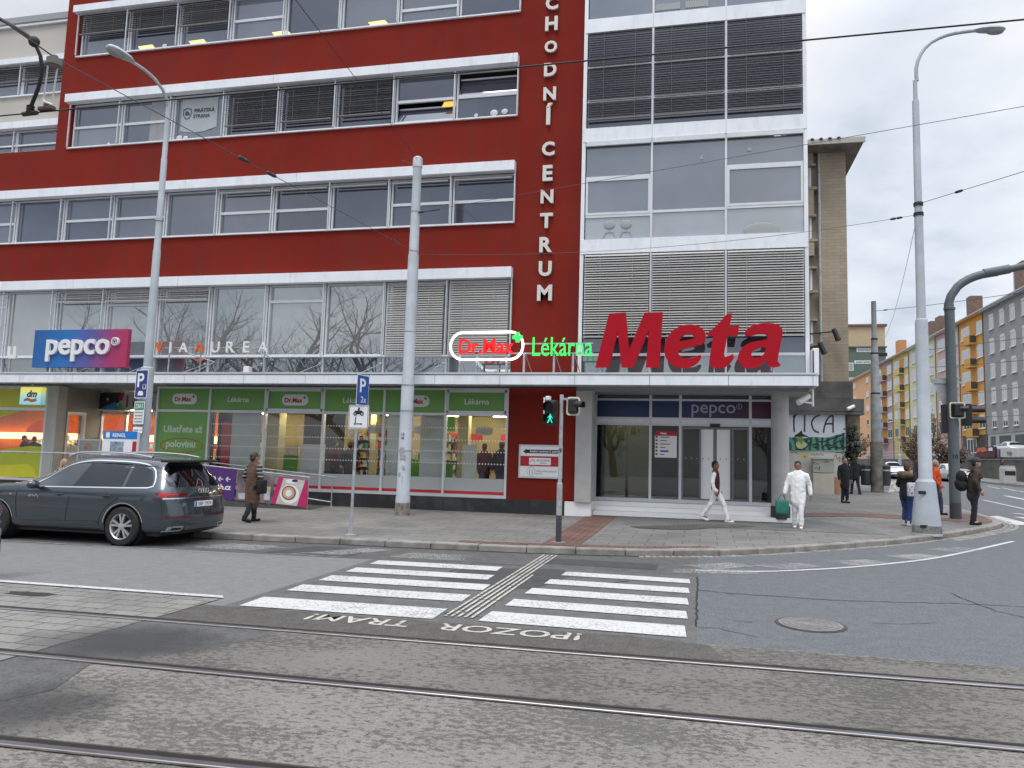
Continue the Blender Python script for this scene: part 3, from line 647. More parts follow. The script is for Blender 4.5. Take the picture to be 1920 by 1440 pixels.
def row(z0, z1, lt, x_end, types, glass_of=None, lint_l=None):
    xl = lint_l if lint_l is not None else x_end - 0.14
    bx('lintel', WHITE, bld, *[(max(xl, a), min(XP - 0.0, a + 4.19), YF - 0.24, YF + 0.02, z1 + 0.005, lt) for a in [x_end - 0.14 + 4.2 * i for i in range(0, 8)] if a < XP])
    bx('window_sill', WHITE, bld, (x_end - 0.05, XP, YF - 0.07, YF + 0.12, z0 - 0.035, z0 + 0.01))
    for k, ty in enumerate(types):                                 # from the pier leftwards
        x1 = bay(k); x0 = x1 - 2.1
        if x0 < x_end - 0.2: x0 = x_end
        bd = None; op = None
        if isinstance(ty, tuple): ty, bd, op = (ty + (None, None))[:3]
        fr = window(x0 + 0.02, x1 - 0.02, z0 + 0.01, z1, YF + 0.10, ty, glass_of(k) if glass_of else None, op)
        if bd: blind(x0 + 0.10, x1 - 0.10, z1 - bd[0], z1 - 0.05, YF - 0.09, bd[1], tilt=bd[2], parent=fr)
        mb = MB(); mb.box(x1 - 0.022, x1 + 0.012, YF - 0.13, YF - 0.09, z0 + 0.01, z1 - 0.01)
        for zz in (z0 + 0.18, (z0 + z1) / 2, z1 - 0.2): mb.box(x1 - 0.01, x1, YF - 0.09, YF + 0.07, zz - 0.008, zz + 0.008)
        mb.build('blind_rail', ALU, bld)
        if k == len(types) - 1: bx('blind_rail', ALU, bld, (x0 - 0.012, x0 + 0.022, YF - 0.13, YF - 0.09, z0 + 0.01, z1 - 0.01))
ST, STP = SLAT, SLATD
gr4 = lambda k: (GL_DK, GL_UP, GL_UP)[k % 3]
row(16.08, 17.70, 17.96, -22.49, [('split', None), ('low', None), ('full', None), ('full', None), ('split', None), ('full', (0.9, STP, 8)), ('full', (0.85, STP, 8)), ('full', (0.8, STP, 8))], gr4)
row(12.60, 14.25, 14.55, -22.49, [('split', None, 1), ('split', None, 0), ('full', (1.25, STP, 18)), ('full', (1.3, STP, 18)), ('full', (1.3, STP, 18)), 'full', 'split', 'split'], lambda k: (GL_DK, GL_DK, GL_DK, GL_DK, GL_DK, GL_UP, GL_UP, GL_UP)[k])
row(9.13, 10.73, 11.04, -34, [('split', (0.16, ST, 10)), ('split', (0.16, ST, 10)), ('full', (0.16, ST, 10)), ('split', (0.16, ST, 10)), ('split', (0.16, ST, 10)), 'full', 'split', 'split', 'full', 'split', 'split', 'full', 'split'], lambda k: GL_DK if k in (2, 0, 1, 3) else GL_UP)
row(4.95, 7.33, 7.66, -34, [('full', (2.32, ST, 50)), ('full', (2.32, ST, 50)), 'full', 'top', ('full', None), ('full', (0.42, ST, 30)), ('top', (0.42, ST, 30)), ('full', (0.42, ST, 30)), 'full', ('top', None), 'full', 'full', 'full'], lambda k: GL_LOW)
# spandrel glass between the canopy and the first-floor windows
for k in range(13):
    x1 = bay(k); x0 = x1 - 2.1
    mb = MB(); mb.box(x0 + 0.03, x1 - 0.03, YF + 0.10, YF + 0.13, 4.25, 4.90)
    sp = mb.build('spandrel_pane', GL_SPAN, bld)
mb = MB(); mb.box(-34, XP, YF + 0.05, YF + 0.12, 4.90, 4.975)
for k in range(14): mb.box(bay(k) - 0.03, bay(k) + 0.03, YF + 0.04, YF + 0.14, 4.22, 4.90)
mb.build('spandrel_frame', FRAME, bld)
for k in range(13):
    st = MB(); x = bay(k) - 0.05; st.tube([(x, YF - 0.02, 4.68), (x - 0.42, YF - 0.75, 4.26)], 0.012, 6); st.ell((x, YF - 0.02, 4.69), (.05, .05, .05), 8, 6)
    st.build('canopy_tie_rod', GALV, bld)
# things seen in the windows
LAMPY = emit('lit_ceiling_panel', (1.0, 0.78, 0.36), 0.85)
for x in (-19.6, -17.5, -14.2, -10.6):
    t_ = MB(); t_.prism([(-.32, 0), (.30, .02), (.16, .17), (-.44, .15)], (x, YF + 0.098, 16.17), (1, 0, 0), (0, 0, 1), (0, 0.012, 0)); t_.build('ceiling_light', LAMPY, bld)
t_ = MB(); t_.prism([(-.2, 0), (.28, 0), (.28, .17), (-.12, .17)], (-8.08, YF + 0.098, 13.12), (1, 0, 0), (0, 0, 1), (0, 0.012, 0)); t_.build('ceiling_light', emit('warm_ceiling_grid', (1, 0.55, 0.08), 0.8), bld)
WS = mat('white_porcelain', (0.6, 0.6, 0.6), 0.4, var=0)
for x, z, s_ in ((-6.5, 12.78, .13), (-6.15, 12.8, .11), (-7.1, 12.74, .07), (-18.0, 12.72, .12), (-18.35, 12.7, .05), (-17.75, 12.7, .1), (-20.9, 12.7, .06), (-18.9, 16.22, .1)): MB().ell((x, YF + .08, z), (s_, .03, s_ * .8), 10, 7).build('window_ornament', WS, bld)
# curtain and flag hanging inside two windows of the second floor
cu = MB(); N_ = 24
def cloth(x0, x1, z0, z1, y, amp, sag=0.0):
    mb = MB(); nx, nz = 40, 14; vs = []
    for j in range(nz + 1):
        for i in range(nx + 1):
            u_, v_ = i / nx, j / nz
            vs.append((x0 + (x1 - x0) * u_, y + amp * math.sin(u_ * 21 + v_ * 2) * (0.4 + 0.6 * (1 - v_)), z1 - (z1 - z0) * (1 - v_) - sag * math.sin(math.pi * u_) * (1 - v_) + sag * .6 * u_ * (1 - v_)))
    return mb.add(vs, [(j * (nx + 1) + i, j * (nx + 1) + i + 1, (j + 1) * (nx + 1) + i + 1, (j + 1) * (nx + 1) + i) for j in range(nz) for i in range(nx)])
CLOTH = mat('white_net_curtain', (0.30, 0.31, 0.33), 0.9, var=0.1)
cloth(-19.25, -18.3, 12.68, 14.16, YF + 0.095, 0.008).build('curtain', CLOTH, bld, smooth=True)
fl = thing('hanging_flag', 'white party flag with dark lettering hung inside a window', 'flag', (-17.2, YF + 0.03, 12.95))
cloth(-18.0, -16.55, 12.98, 14.12, YF + 0.095, 0.006, 0.12).build('cloth', mat('white_flag_cloth', (0.42, 0.45, 0.48), 0.9, var=0.05), fl, smooth=True)
FINK = mat('flag_grey_ink', (0.07, 0.08, 0.09), 0.8, var=0)
mb = MB(); text_mesh(mb, 'PIRÁTSKÁ', (0.92, 0.17), (-17.07, YF + 0.082, 13.70), depth=.004, bold=.02); text_mesh(mb, 'STRANA', (0.72, 0.13), (-17.17, YF + 0.082, 13.48), depth=.004, bold=.02); mb.build('lettering', FINK, fl)
mb = MB()
o_ = [(-.16, .16), (0, .2), (.16, .16), (.17, -.02), (.1, -.16), (0, -.22), (-.1, -.16), (-.17, -.02)]; i_ = [(x * .86, z * .86) for x, z in o_]
ring(mb, o_[::-1], i_[::-1], (-17.75, YF + 0.082, 13.6), (1, 0, 0), (0, 0, 1), (0, -.004, 0)); mb.prism([(-.08, -.07), (.1, -.05), (.07, .03), (-.02, .09), (-.08, .07)], (-17.75, YF + .082, 13.6), (1, 0, 0), (0, 0, 1), (0, -.004, 0)); mb.build('emblem', FINK, fl)
# ---------- glazed tower
YT = 20.9; TX = [-3.46, -1.45, 0.70, 2.88]
for z0, z1 in ((7.96, 8.40), (11.45, 11.88), (14.96, 15.40), (18.45, 18.9)):
    for a, b in zip([-3.54, -1.45, 0.70], [-1.452, 0.698, 2.95]): bx('tower_band', WHITE, bld, (a + .002, b - .002, YT - 0.06, YT + 0.3, z0, z1))
bx('tower_corner_post', WHITE, bld, (-3.57, -3.46, YT - 0.04, YT + 0.4, 4.25, 20.5), (2.86, 2.97, YT - 0.04, YT + 0.06, 4.25, 20.5))
bx('tower_side_wall', GL_DK, bld, (2.93, 2.96, YT + 0.07, 27.4, 4.25, 20.5))
bx('tower_mullion', FRAME, bld, *[(x - 0.03, x + 0.03, YT - 0.05, YT + 0.06, z0, z1) for x in (-1.45, 0.70) for z0, z1 in ((4.25, 7.95), (8.41, 11.44), (11.89, 14.95), (15.41, 18.44))])
GL_TW = glass_mat('tower_window_glass', (0.135, 0.148, 0.172), 0.18, (0.86, 0.91, 0.98), ripple=0.06)
def tpane(x0, x1, z0, z1, g=GL_TW):
    return bx('tower_pane', g, bld, (x0, x1, YT + 0.02, YT + 0.045, z0, z1))
def tframe(x0, x1, z0, z1):
    mb = MB(); t = 0.07
    mb.box(x0, x0 + t, YT - 0.03, YT + 0.06, z0, z1); mb.box(x1 - t, x1, YT - 0.03, YT + 0.06, z0, z1); mb.box(x0 + t, x1 - t, YT - 0.03, YT + 0.06, z0, z0 + t); mb.box(x0 + t, x1 - t, YT - 0.03, YT + 0.06, z1 - t, z1)
    fr = mb.build('tower_window', FRAME, bld)
    bx('pane', GL_TW, fr, (x0 + t, x1 - t, YT + 0.01, YT + 0.03, z0 + t, z1 - t)); return fr
def tbar(x0, x1, z): return (x0, x1, YT - 0.02, YT + 0.06, z - 0.04, z + 0.04)
bars = []
for i in range(3):
    a, b = TX[i] + 0.03, TX[i + 1] - 0.03
    # third floor, blinds down
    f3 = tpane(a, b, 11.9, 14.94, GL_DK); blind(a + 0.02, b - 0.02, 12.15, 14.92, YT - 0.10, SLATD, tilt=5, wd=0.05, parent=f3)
    bars += [tbar(a, b, 12.75), tbar(a, b, 13.85)]
    # top floor
    tpane(a, b, 15.42, 18.4)
    # first floor over the canopy: blinds almost down
    f1 = tpane(a, b, 4.96, 7.94, GL_DK); blind(a + 0.02, b - 0.02, 5.46, 7.92, YT - 0.10, SLAT, tilt=50, parent=f1)
    tpane(a, b, 4.27, 4.88, GL_SPAN); bars.append(tbar(a, b, 4.92))
    bx('blind_box', ALU, bld, (a, b, YT - 0.10, YT - 0.02, 11.30, 11.44))
a, b = TX[0] + .03, TX[1] - .03
tpane(a, b, 10.36, 11.3); tpane(a, b, 8.42, 9.10, GL_BAL); tframe(a, b, 9.16, 10.28); bars += [tbar(a, b, 10.32), tbar(a, b, 9.12)]
a, b = TX[1] + .03, TX[2] - .03
tpane(a, b, 9.24, 11.3); tpane(a, b, 8.42, 9.16, GL_BAL); bars.append(tbar(a, b, 9.2))
a, b = TX[2] + .03, TX[3] - .03
tpane(a, b, 10.50, 11.3); tpane(a, b, 8.42, 9.18, GL_BAL); tframe(a, b, 9.26, 10.42); bars += [tbar(a, b, 10.46), tbar(a, b, 9.22)]
bx('tower_transom', FRAME, bld, *bars)
RAD = mat('pale_radiator', (0.34, 0.36, 0.36), 0.5, var=0.02)
for xs in ([0.0 + .07 * i for i in range(10)], [-.9 + .07 * i for i in range(11)]):
    mb = MB(); mb.box(xs[0] - .5, xs[-1] - .45, YT, YT + .01, 15.52, 15.70)
    for x in xs: mb.box(x - 0.5, x - 0.45, YT - .004, YT + .015, 15.5, 15.72)
    mb.build('radiator', RAD, bld)
for x in (-2.7, -2.2):                                            # pale chairs close behind the tower glass
    mb = MB(); mb.ell((x, YT + .0, 8.85), (.17, .02, .13), 12, 8); mb.tube([(x, YT + .005, 8.72), (x, YT + .005, 8.6)], .012, 5); mb.tube([(x - .2, YT + .005, 8.42), (x - .1, YT + .005, 8.62), (x + .12, YT + .005, 8.62), (x + .2, YT + .005, 8.42)], .012, 5); mb.build('chair', RAD, bld)
MB().ell((1.7, YT + .0, 8.52), (.5, .02, .22), 14, 8).build('cushion', RAD, bld); bx('ceiling_sensor', RAD, bld, (-.03, .03, YT - .002, YT + .015, 10.72, 10.85), (1.3, 1.42, YT - .002, YT + .015, 10.9, 11.0))
# ---------- canopy
YC = 19.65; ZC0, ZC1 = 3.90, 4.17
seams = [WY(x, 710, YC).x for x in (38, 137, 240, 347, 458, 573, 693, 816, 938, 1078, 1218, 1366, 1524)]
ed = [-34, seams[0] - 2.08] + seams + [2.96]
mb = MB()
for a, b in zip(ed, ed[1:]): mb.bevbox(a + 0.006, b - 0.006, YC - 0.03, YC + 0.05, ZC0, ZC1, 0.006, 1)
cn = mb.build('canopy', WHITE, bld)
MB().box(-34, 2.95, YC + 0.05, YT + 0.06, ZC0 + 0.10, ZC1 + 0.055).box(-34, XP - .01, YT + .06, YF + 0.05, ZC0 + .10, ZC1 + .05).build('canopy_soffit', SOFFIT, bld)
MB().box(-34, 2.99, YC - 0.05, YC + 0.15, ZC1 + 0.02, ZC1 + 0.075).build('canopy_ledge', ALU, bld)
MB().box(2.955, 3.0, YC - 0.03, 22.2, ZC0, ZC1).build('canopy_return', WHITE, bld)
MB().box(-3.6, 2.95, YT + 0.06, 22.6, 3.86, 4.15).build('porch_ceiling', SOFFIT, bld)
MB().tube([(-34, YC + 0.75, 3.955), (2.9, YC + 0.75, 3.955)], 0.03, 8).build('canopy_pipe', GALV, bld)
# ---------- shop front under the canopy
sx = [-17.98, -15.98, -13.93, -11.84, -9.76, -7.72, -5.74]
GREEN = mat('green_film', (0.155, 0.36, 0.085), 0.45, var=0.10, vs=0.7)
GREEND = mat('green_film_poster', (0.165, 0.37, 0.09), 0.45, var=0.10, vs=0.7)
FROST = mat('frosted_grey_film', (0.42, 0.44, 0.44), 0.5, var=0.06, vs=0.8)
REDS = mat('red_film', (0.52, 0.02, 0.03), 0.45, var=0.05)
DOTS = mat('white_manifestation_dots', (0.72, 0.72, 0.70), 0.5, var=0)
PILLW = mat('pale_pill_plate', (0.70, 0.72, 0.70), 0.45, var=0.03)
LOGOR = mat('logo_red', (0.42, 0.012, 0.03), 0.4, var=0)
LOGOG = mat('logo_green', (0.03, 0.14, 0.04), 0.4, var=0)
YS = YF + 0.06
def cross2(mb, cx, cz, s_, w_, y, dy):
    mb.prism([(-w_, -s_), (w_, -s_), (w_, -w_), (s_, -w_), (s_, w_), (w_, w_), (w_, s_), (-w_, s_), (-w_, w_), (-s_, w_), (-s_, -w_), (-w_, -w_)], (cx, y, cz), (1, 0, 0), (0, 0, 1), (0, dy, 0))
for i in range(6):
    a, b = sx[i] + 0.03, sx[i + 1] - 0.03
    mb = MB()
    for x in ((sx[i], sx[i + 1]) if i == 5 else (sx[i],)): mb.box(x - 0.035, x + 0.035, YS - 0.06, YS + 0.08, 0.60, 3.93)
    mb.box(a, b, YS - 0.05, YS + 0.07, 3.08, 3.16); mb.box(a, b, YS - 0.05, YS + 0.07, 0.60, 0.68); mb.box(a, b, YS - 0.05, YS + 0.07, 3.87, 3.93)
    if i in (2, 5):
        mb.box(a, a + .07, YS - .06, YS + .03, 3.16, 3.87); mb.box(b - .07, b, YS - .06, YS + .03, 3.16, 3.87); mb.box(a, b, YS - .06, YS + .03, 3.80, 3.87); mb.box(a, b, YS - .06, YS + .03, 3.16, 3.23)
    wn = mb.build('shop_window', FRAME, bld)
    bx('pane', GL_SHOP, wn, (a, b, YS, YS + 0.012, 0.68, 3.08))
    bx('green_panel', GREEN, wn, (a, b, YS - 0.004, YS + 0.012, 3.16, 3.87))
    cx = (a + b) / 2; zc = 3.52
    if i % 2 == 0:
        mb = MB(); mb.prism(rrect(0.94, 0.36, 0.175), (cx, YS - 0.005, zc), (1, 0, 0), (0, 0, 1), (0, -0.006, 0)); mb.build('logo_plate', PILLW, wn)
        mb = MB(); text_mesh(mb, 'Dr.Max', (0.64, 0.20), (cx - 0.05, YS - 0.0125, zc - 0.01), depth=.004, bold=0.035); mb.build('logo_lettering', LOGOR, wn)
        mb = MB(); cross2(mb, cx + 0.34, zc + 0.08, 0.055, 0.014, YS - 0.0125, -.004); mb.build('logo_cross', LOGOG, wn)
    else:
        mb = MB(); text_mesh(mb, 'Lékárna', (0.78, 0.24), (cx, YS - 0.0055, zc), depth=.004, bold=0.0); mb.build('lettering', WHITEG, wn)
    if i == 0:
        bx('green_poster', GREEND, wn, (a, b, YS - 0.004, YS - 0.001, 0.68, 3.08))
        mb = MB()
        for s_, z, w_ in (('Ušetřete až', 2.52, 1.48), ('polovinu', 1.98, 1.12), ('z doplatku', 1.42, 1.36)): text_mesh(mb, s_, (w_, 0.36), (cx + .02 - (0.05 if z < 2 else 0), YS - .005, z), depth=.003, bold=0.03)
        mb.build('lettering', mat('poster_pale_green_ink', (0.55, 0.64, 0.50), 0.5, var=0), wn)
        mb = MB(); o1 = [(.82 * math.cos(q * .157), .25 * math.sin(q * .157)) for q in range(40)]; i1 = [(.79 * math.cos(q * .157), .225 * math.sin(q * .157)) for q in range(40)]
        ring(mb, o1, i1, (cx, YS - .005, 1.96), (1, 0, 0), (0, 0, 1), (0, -.004, 0)); mb.build('hand_drawn_ring', REDS, wn)
        continue
    bx('frosted_strip', FROST, wn, (a, b, YS - 0.004, YS - 0.001, 0.79, 1.18), (a, b, YS - 0.004, YS - 0.001, 0.68, 0.70))
    bx('red_strip', REDS, wn, (a, b, YS - 0.0045, YS - 0.001, 0.70, 0.79))
    mb = MB()
    for z in (1.62, 1.98, 2.33, 2.70):
        n = int((b - a) / 0.092)
        for q in range(n): x = a + (q + .5) * (b - a) / n; mb.prism([(0, -.027), (.027, 0), (0, .027), (-.027, 0)], (x, YS - .001, z), (1, 0, 0), (0, 0, 1), (0, -.002, 0))
    mb.build('dot_pattern', DOTS, wn)
    if i in (3, 4, 5):
        mb = MB(); mb.prism(rrect(.56, .26, .12), (cx + .25 if i != 3 else cx + .75, YS + .02, 2.62), (1, 0, 0), (0, 0, 1), (0, .004, 0)); mb.build('oval_sticker', mat('beige_sticker', (.52, .45, .34), .5, var=.05), wn)
# grey blocked window strips behind the glass (white boards)
# ---------- drugstore on the left
DMY = mat('yellow_window_film', (0.60, 0.60, 0.035), 0.4, var=0.05, vs=1.0)
DMO = mat('orange_store_wall', (0.62, 0.17, 0.02), 0.6, var=0.1)
mb = MB(); xa, xb = -34, -22.5
mb.box(xa, xb, YS - 0.05, YS + 0.07, 3.06, 3.16); mb.box(xa, xb, YS - 0.05, YS + 0.07, 0.62, 0.70); mb.box(xa, xb, YS - .05, YS + .07, 3.82, 3.93); mb.box(xb - .0, xb + .1, YS - .05, YS + .07, .62, 3.93); mb.box(-24.62, -24.54, YS - .05, YS + .07, .70, 3.06)
dmw = mb.build('drugstore_window', FRAME, bld)
bx('pane', GL_SHOP, dmw, (xa, xb, YS, YS + .012, .70, 3.06)); bx('yellow_panel', DMY, dmw, (xa, xb, YS - .004, YS + .012, 3.16, 3.82))
YG = mat('yellow_green_film', (0.46, 0.50, 0.03), 0.4, var=0.08); YL = mat('lemon_film', (0.66, 0.62, 0.03), 0.4, var=0.05)
mb = MB(); mb.prism([(-29, .72), (-22.52, .72), (-22.52, 1.80), (-23.0, 1.82), (-23.7, 1.74), (-24.3, 1.62), (-25.2, 1.4), (-29, 1.0)], (0, YS - .004, 0), (1, 0, 0), (0, 0, 1), (0, .003, 0)); mb.build('yellow_film', YG, dmw)
mb = MB(); mb.prism([(-29, .73), (-22.6, .73), (-22.8, 1.05), (-23.1, 1.2), (-23.5, 1.15), (-24.2, 1.12), (-25.2, 1.1), (-29, .9)], (0, YS - .008, 0), (1, 0, 0), (0, 0, 1), (0, .003, 0)); mb.build('lemon_film', YL, dmw)
mb = MB(); mb.prism([(-29, 2.9), (-24.4, 2.82), (-23.4, 3.06), (-29, 3.06)], (0, YS - .004, 0), (1, 0, 0), (0, 0, 1), (0, .003, 0)); mb.build('yellow_film', YG, dmw)
bx('pillar', CONC, bld, (-22.4, -21.96, YF - .02, YF + .35, .1, 3.93))
# recessed entrance passage
GREYW = mat('grey_render', (0.27, 0.26, 0.245), 0.8, var=.1, vs=1.3)
mb = MB(); mb.box(-22.3, -22.0, YF + .35, 21.55, .3, 3.93); mb.box(-22.3, -22.0, 22.35, 23.1, .3, 3.93); mb.box(-22.3, -22.0, 21.55, 22.35, 3.06, 3.93); mb.build('passage_wall', GREYW, bld)
mb = MB(); mb.box(-22.1, -21.98, 21.55, 21.63, .6, 3.06); mb.box(-22.1, -21.98, 22.27, 22.35, .6, 3.06); mb.box(-22.1, -21.98, 21.63, 22.27, 2.96, 3.06); mb.box(-22.1, -21.98, 21.63, 22.27, .6, .75)
sdoor = mb.build('side_door', FRAME, bld)
bx('pane', GL_SHOP, sdoor, (-22.05, -22.04, 21.63, 22.27, .75, 2.96)); bx('frosted_film', FROST, sdoor, (-22.038, -22.035, 21.63, 22.27, 1.0, 1.85))
mb = MB()
for x in (-21.98, -20.9, -20.1, -18.9, -18.06): mb.box(x - .04, x + .04, 23.0, 23.1, .55, 3.18)
mb.box(-22, -18, 23.0, 23.1, 3.06, 3.2); mb.box(-22, -18, 23.0, 23.1, .52, .62)
gd = mb.build('glass_door', FRAME, bld); bx('pane', GL_SHOP, gd, (-22, -18.0, 23.04, 23.05, .62, 3.06))
bx('passage_wall', GREYW, bld, (-22, -18.0, 23.02, 23.2, 3.85, 4.0), (-18.06, -17.98, YF + .1, 23.3, .3, 3.93))
sg = bx('club_sign_board', mat('pale_grey_board', (.42, .42, .42), .5, var=.05), None, (-22, -18.1, 22.9, 22.98, 3.22, 3.86), label='grey fitness club sign board over the recessed glass door', cat='sign')
def facet(parent, m, pts, y): mb = MB(); mb.prism(pts, (0, y, 0), (1, 0, 0), (0, 0, 1), (0, -.004, 0)); return mb.build('colour_facet', m, parent)
facet(sg, mat('sign_black', (.02, .02, .025), .4, var=0), [(-22, 3.22), (-21.5, 3.3), (-21.15, 3.5), (-20.95, 3.86), (-22, 3.86)], 22.896)
facet(sg, mat('sign_blue', (.02, .20, .42), .4, var=0), [(-22, 3.22), (-21.1, 3.22), (-21.3, 3.52)], 22.892)
facet(sg, mat('sign_green', (.06, .32, .06), .4, var=0), [(-21.2, 3.22), (-20.85, 3.22), (-21.12, 3.5)], 22.892)
facet(sg, mat('sign_crimson', (.35, .02, .06), .4, var=0), [(-21.2, 3.6), (-21.02, 3.55), (-20.92, 3.86), (-21.08, 3.86)], 22.892)
text('lettering', INK, sg, 'club', size=.52, o=(-20.55, 22.895, 3.50), depth=.01, bold=.025, align='L', box=None)
text('lettering', mat('sign_orange_brown', (.2, .1, .06), .5, var=0), sg, '1', size=.62, o=(-20.84, 22.895, 3.54), depth=.01, bold=.02, align='L')
text('lettering', WHITEG, sg, '↑', (0.14, .14), o=(-21.65, 22.885, 3.60), depth=.004) if False else text('lettering', WHITEG, sg, '↑', box=(.14, .14), o=(-21.65, 22.885, 3.60), depth=.004)
# ---------- shop interiors (lit rooms behind the glass)
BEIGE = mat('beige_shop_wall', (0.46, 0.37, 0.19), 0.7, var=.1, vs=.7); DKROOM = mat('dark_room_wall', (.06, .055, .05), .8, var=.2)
SHOPW = emit('ceiling_light_strip', (1.0, 0.90, 0.68), 42.0); FLOORI = mat('shop_floor', (.22, .2, .17), .5, var=.1)
bx('shop_room', BEIGE, bld, (-17.9, -5.2, 26.0, 26.1, .6, 3.9), (-5.3, -5.2, YF + .5, 26, .6, 3.9), (-12.15, -12.05, 23.2, 26, .6, 3.9))
bx('shop_floor', FLOORI, bld, (-34, -5.2, YF + .15, 26.2, .5, .585))
bx('shop_ceiling', SOFFIT, bld, (-34, -22.05, YF + .3, 26.2, 3.30, 3.36), (-17.95, -5.2, YF + .3, 26.2, 3.30, 3.36), (-22.04, -17.96, 23.12, 26.2, 3.30, 3.36))
bx('ceiling_lamp', SHOPW, bld, *[(x, x + .75, y, y + .14, 3.24, 3.295) for x in (-16.4, -13.6, -11.3, -9.3, -7.2, -6.0) for y in (22.2, 24.6)])
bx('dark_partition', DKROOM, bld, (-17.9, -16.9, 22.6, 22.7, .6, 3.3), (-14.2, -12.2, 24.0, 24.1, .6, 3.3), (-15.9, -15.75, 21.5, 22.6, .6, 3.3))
bx('grey_screen', mat('grey_green_screen', (.52, .55, .53), .7, var=.08), bld, (-15.3, -13.9 - .35, 21.4, 21.45, .6, 3.3), (-12.85, -12.0, 21.6, 21.65, .6, 2.1), (-8.6, -7.8, 21.35, 21.4, .6, 3.3), (-9.75, -9.3, 21.4, 21.45, .6, 3.3), (-7.2, -6.75, 21.35, 21.4, .6, 2.2))
bx('column', mat('cream_column', (.50, .43, .22), .7, var=.05), bld, (-14.25, -13.75, 21.7, 22.1, .6, 3.3), (-7.6, -7.25, 22, 22.3, .6, 3.3), (-10.9, -10.7, 22.6, 22.8, .6, 3.3))
bx('red_banner', REDS, bld, (-15.85, -15.35, 21.5, 21.52, .7, 2.8), (-12.0, -10.2, 24.6, 24.65, 2.45, 2.7), (-9.4, -7.8, 25.3, 25.35, 2.4, 2.65), (-7.1, -5.4, 25.3, 25.35, 2.4, 2.65))
bx('green_counter', mat('green_counter', (.09, .28, .04), .5, var=.08), bld, (-10.1, -8.9, 22.6, 22.7, .6, 1.7), (-8.3, -7.9, 22.4, 22.5, .6, 1.6), (-13.4, -12.9, 21.5, 21.53, .65, 1.72), (-9.8, -8.6, 24.5, 24.55, 2.7, 3.25), (-6.5, -5.4, 24, 24.05, 2.6, 3.2))
bx('poster', mat('cream_poster', (.6, .52, .4), .6, var=.15, vs=9), bld, (-13.35, -12.9, 21.48, 21.5, 1.75, 2.02), (-6.5, -6.05, 25.2, 25.25, 1.8, 2.6))
shelf_m = mat('shelf_board', (.48, .44, .36), .6, var=.05)
pc = [mat('box_' + n_, c_, .5, var=.1) for n_, c_ in (('white', (.62, .6, .56)), ('yellow', (.55, .42, .06)), ('green', (.1, .3, .1)), ('red', (.45, .05, .04)), ('blue', (.06, .16, .36)), ('dark', (.06, .06, .06)), ('cream', (.55, .48, .33)))]
shelfs = MB(); prod = MB()
for xa, xb, y in ((-12.0, -10.2, 23.6), (-10.1, -8.8, 25.4), (-8.7, -7.6, 22.9), (-7.2, -6.6, 25.6), (-16.8, -15.9, 25.0)):
    shelfs.box(xa, xb, y + .3, y + .34, .6, 2.45)
    for z in (.75, 1.05, 1.38, 1.70, 2.02, 2.32):
        shelfs.box(xa, xb, y, y + .3, z - .02, z); x = xa + .03
        while x < xb - .1:
            w_ = random.uniform(.04, .12); h_ = random.uniform(.08, .24); prod.m = random.choice([0, 0, 0, 1, 2, 3, 4, 5, 6, 6]); prod.box(x, x + w_, y + .02, y + .15, z + .001, z + h_); x += w_ + random.uniform(.004, .04)
for x in [-10.05 + .09 * i for i in range(13)]: prod.m = random.choice([0, 1, 1, 6, 5]); prod.box(x, x + .07, 22.62, 22.7, 1.705, 1.705 + random.uniform(.06, .25))
shelfs.build('shelf', shelf_m, bld); o_ = prod.build('product', pc, bld); o_['kind'] = 'stuff'
# drugstore interior
WARM = emit('warm_light_cove', (1.0, .55, .2), 5.0); 
bx('drugstore_wall', DMO, bld, (-34, -18.1, 25.6, 25.7, .6, 3.9)); bx('drugstore_light', WARM, bld, (-33, -18.2, 25.3, 25.36, 2.08, 2.34))
bx('ceiling_lamp', SHOPW, bld, *[(x, x + .6, 23.0, 23.6, 3.23, 3.295) for x in (-27, -25, -23.4, -20.9, -19.2)])
mb = MB()
for cx in (-26.2, -23.4, -20.4): mb.prism([(1.5 * math.cos(q * math.pi / 12), .62 * math.sin(q * math.pi / 12)) for q in range(13)], (cx, 25.2, 2.36), (1, 0, 0), (0, 0, 1), (0, .02, 0))
mb.build('red_arch', mat('red_orange_arch', (.55, .07, .012), .6, var=.1), bld)
sh2 = MB(); pr2 = MB()
for xa, xb in ((-27, -24.0), (-21.9, -20.95), (-20.7, -18.2)):
    for z in (.8, 1.15, 1.5, 1.85):
        sh2.box(xa, xb, 24.6, 24.9, z - .02, z); x = xa
        while x < xb - .1: w_ = random.uniform(.05, .13); pr2.m = random.choice([0, 1, 3, 6, 1, 5]); pr2.box(x, x + w_, 24.62, 24.75, z + .001, z + random.uniform(.1, .26)); x += w_ + .02
sh2.build('shelf', shelf_m, bld); o_ = pr2.build('product', pc, bld); o_['kind'] = 'stuff'
# ---------- entrance under the tower
YE = 22.3; PB = mat('navy_sign_panel', (0.012, 0.035, 0.12), 0.35, var=.1, vs=.6)
m, t, p = nodes('navy_to_plum_panel'); g = t.nodes.new('ShaderNodeNewGeometry'); sp_ = t.nodes.new('ShaderNodeSeparateXYZ'); t.links.new(g.outputs['Position'], sp_.inputs[0])
mr = t.nodes.new('ShaderNodeMapRange'); mr.inputs[1].default_value = -.6; mr.inputs[2].default_value = 1.6; t.links.new(sp_.outputs[0], mr.inputs[0])
t.links.new(ramp(t, mr.outputs[0], [(0, (.012, .035, .13)), (.6, (.03, .022, .07)), (1, (.06, .012, .035))]), p.inputs['Base Color']); p.inputs['Roughness'].default_value = .35; PGR = m
ex = [-3.2, -1.5, -0.6, 1.46, 2.1]
mb = MB()
for x in ex: mb.box(x - .04, x + .04, YE - .05, YE + .08, .60, 3.86)
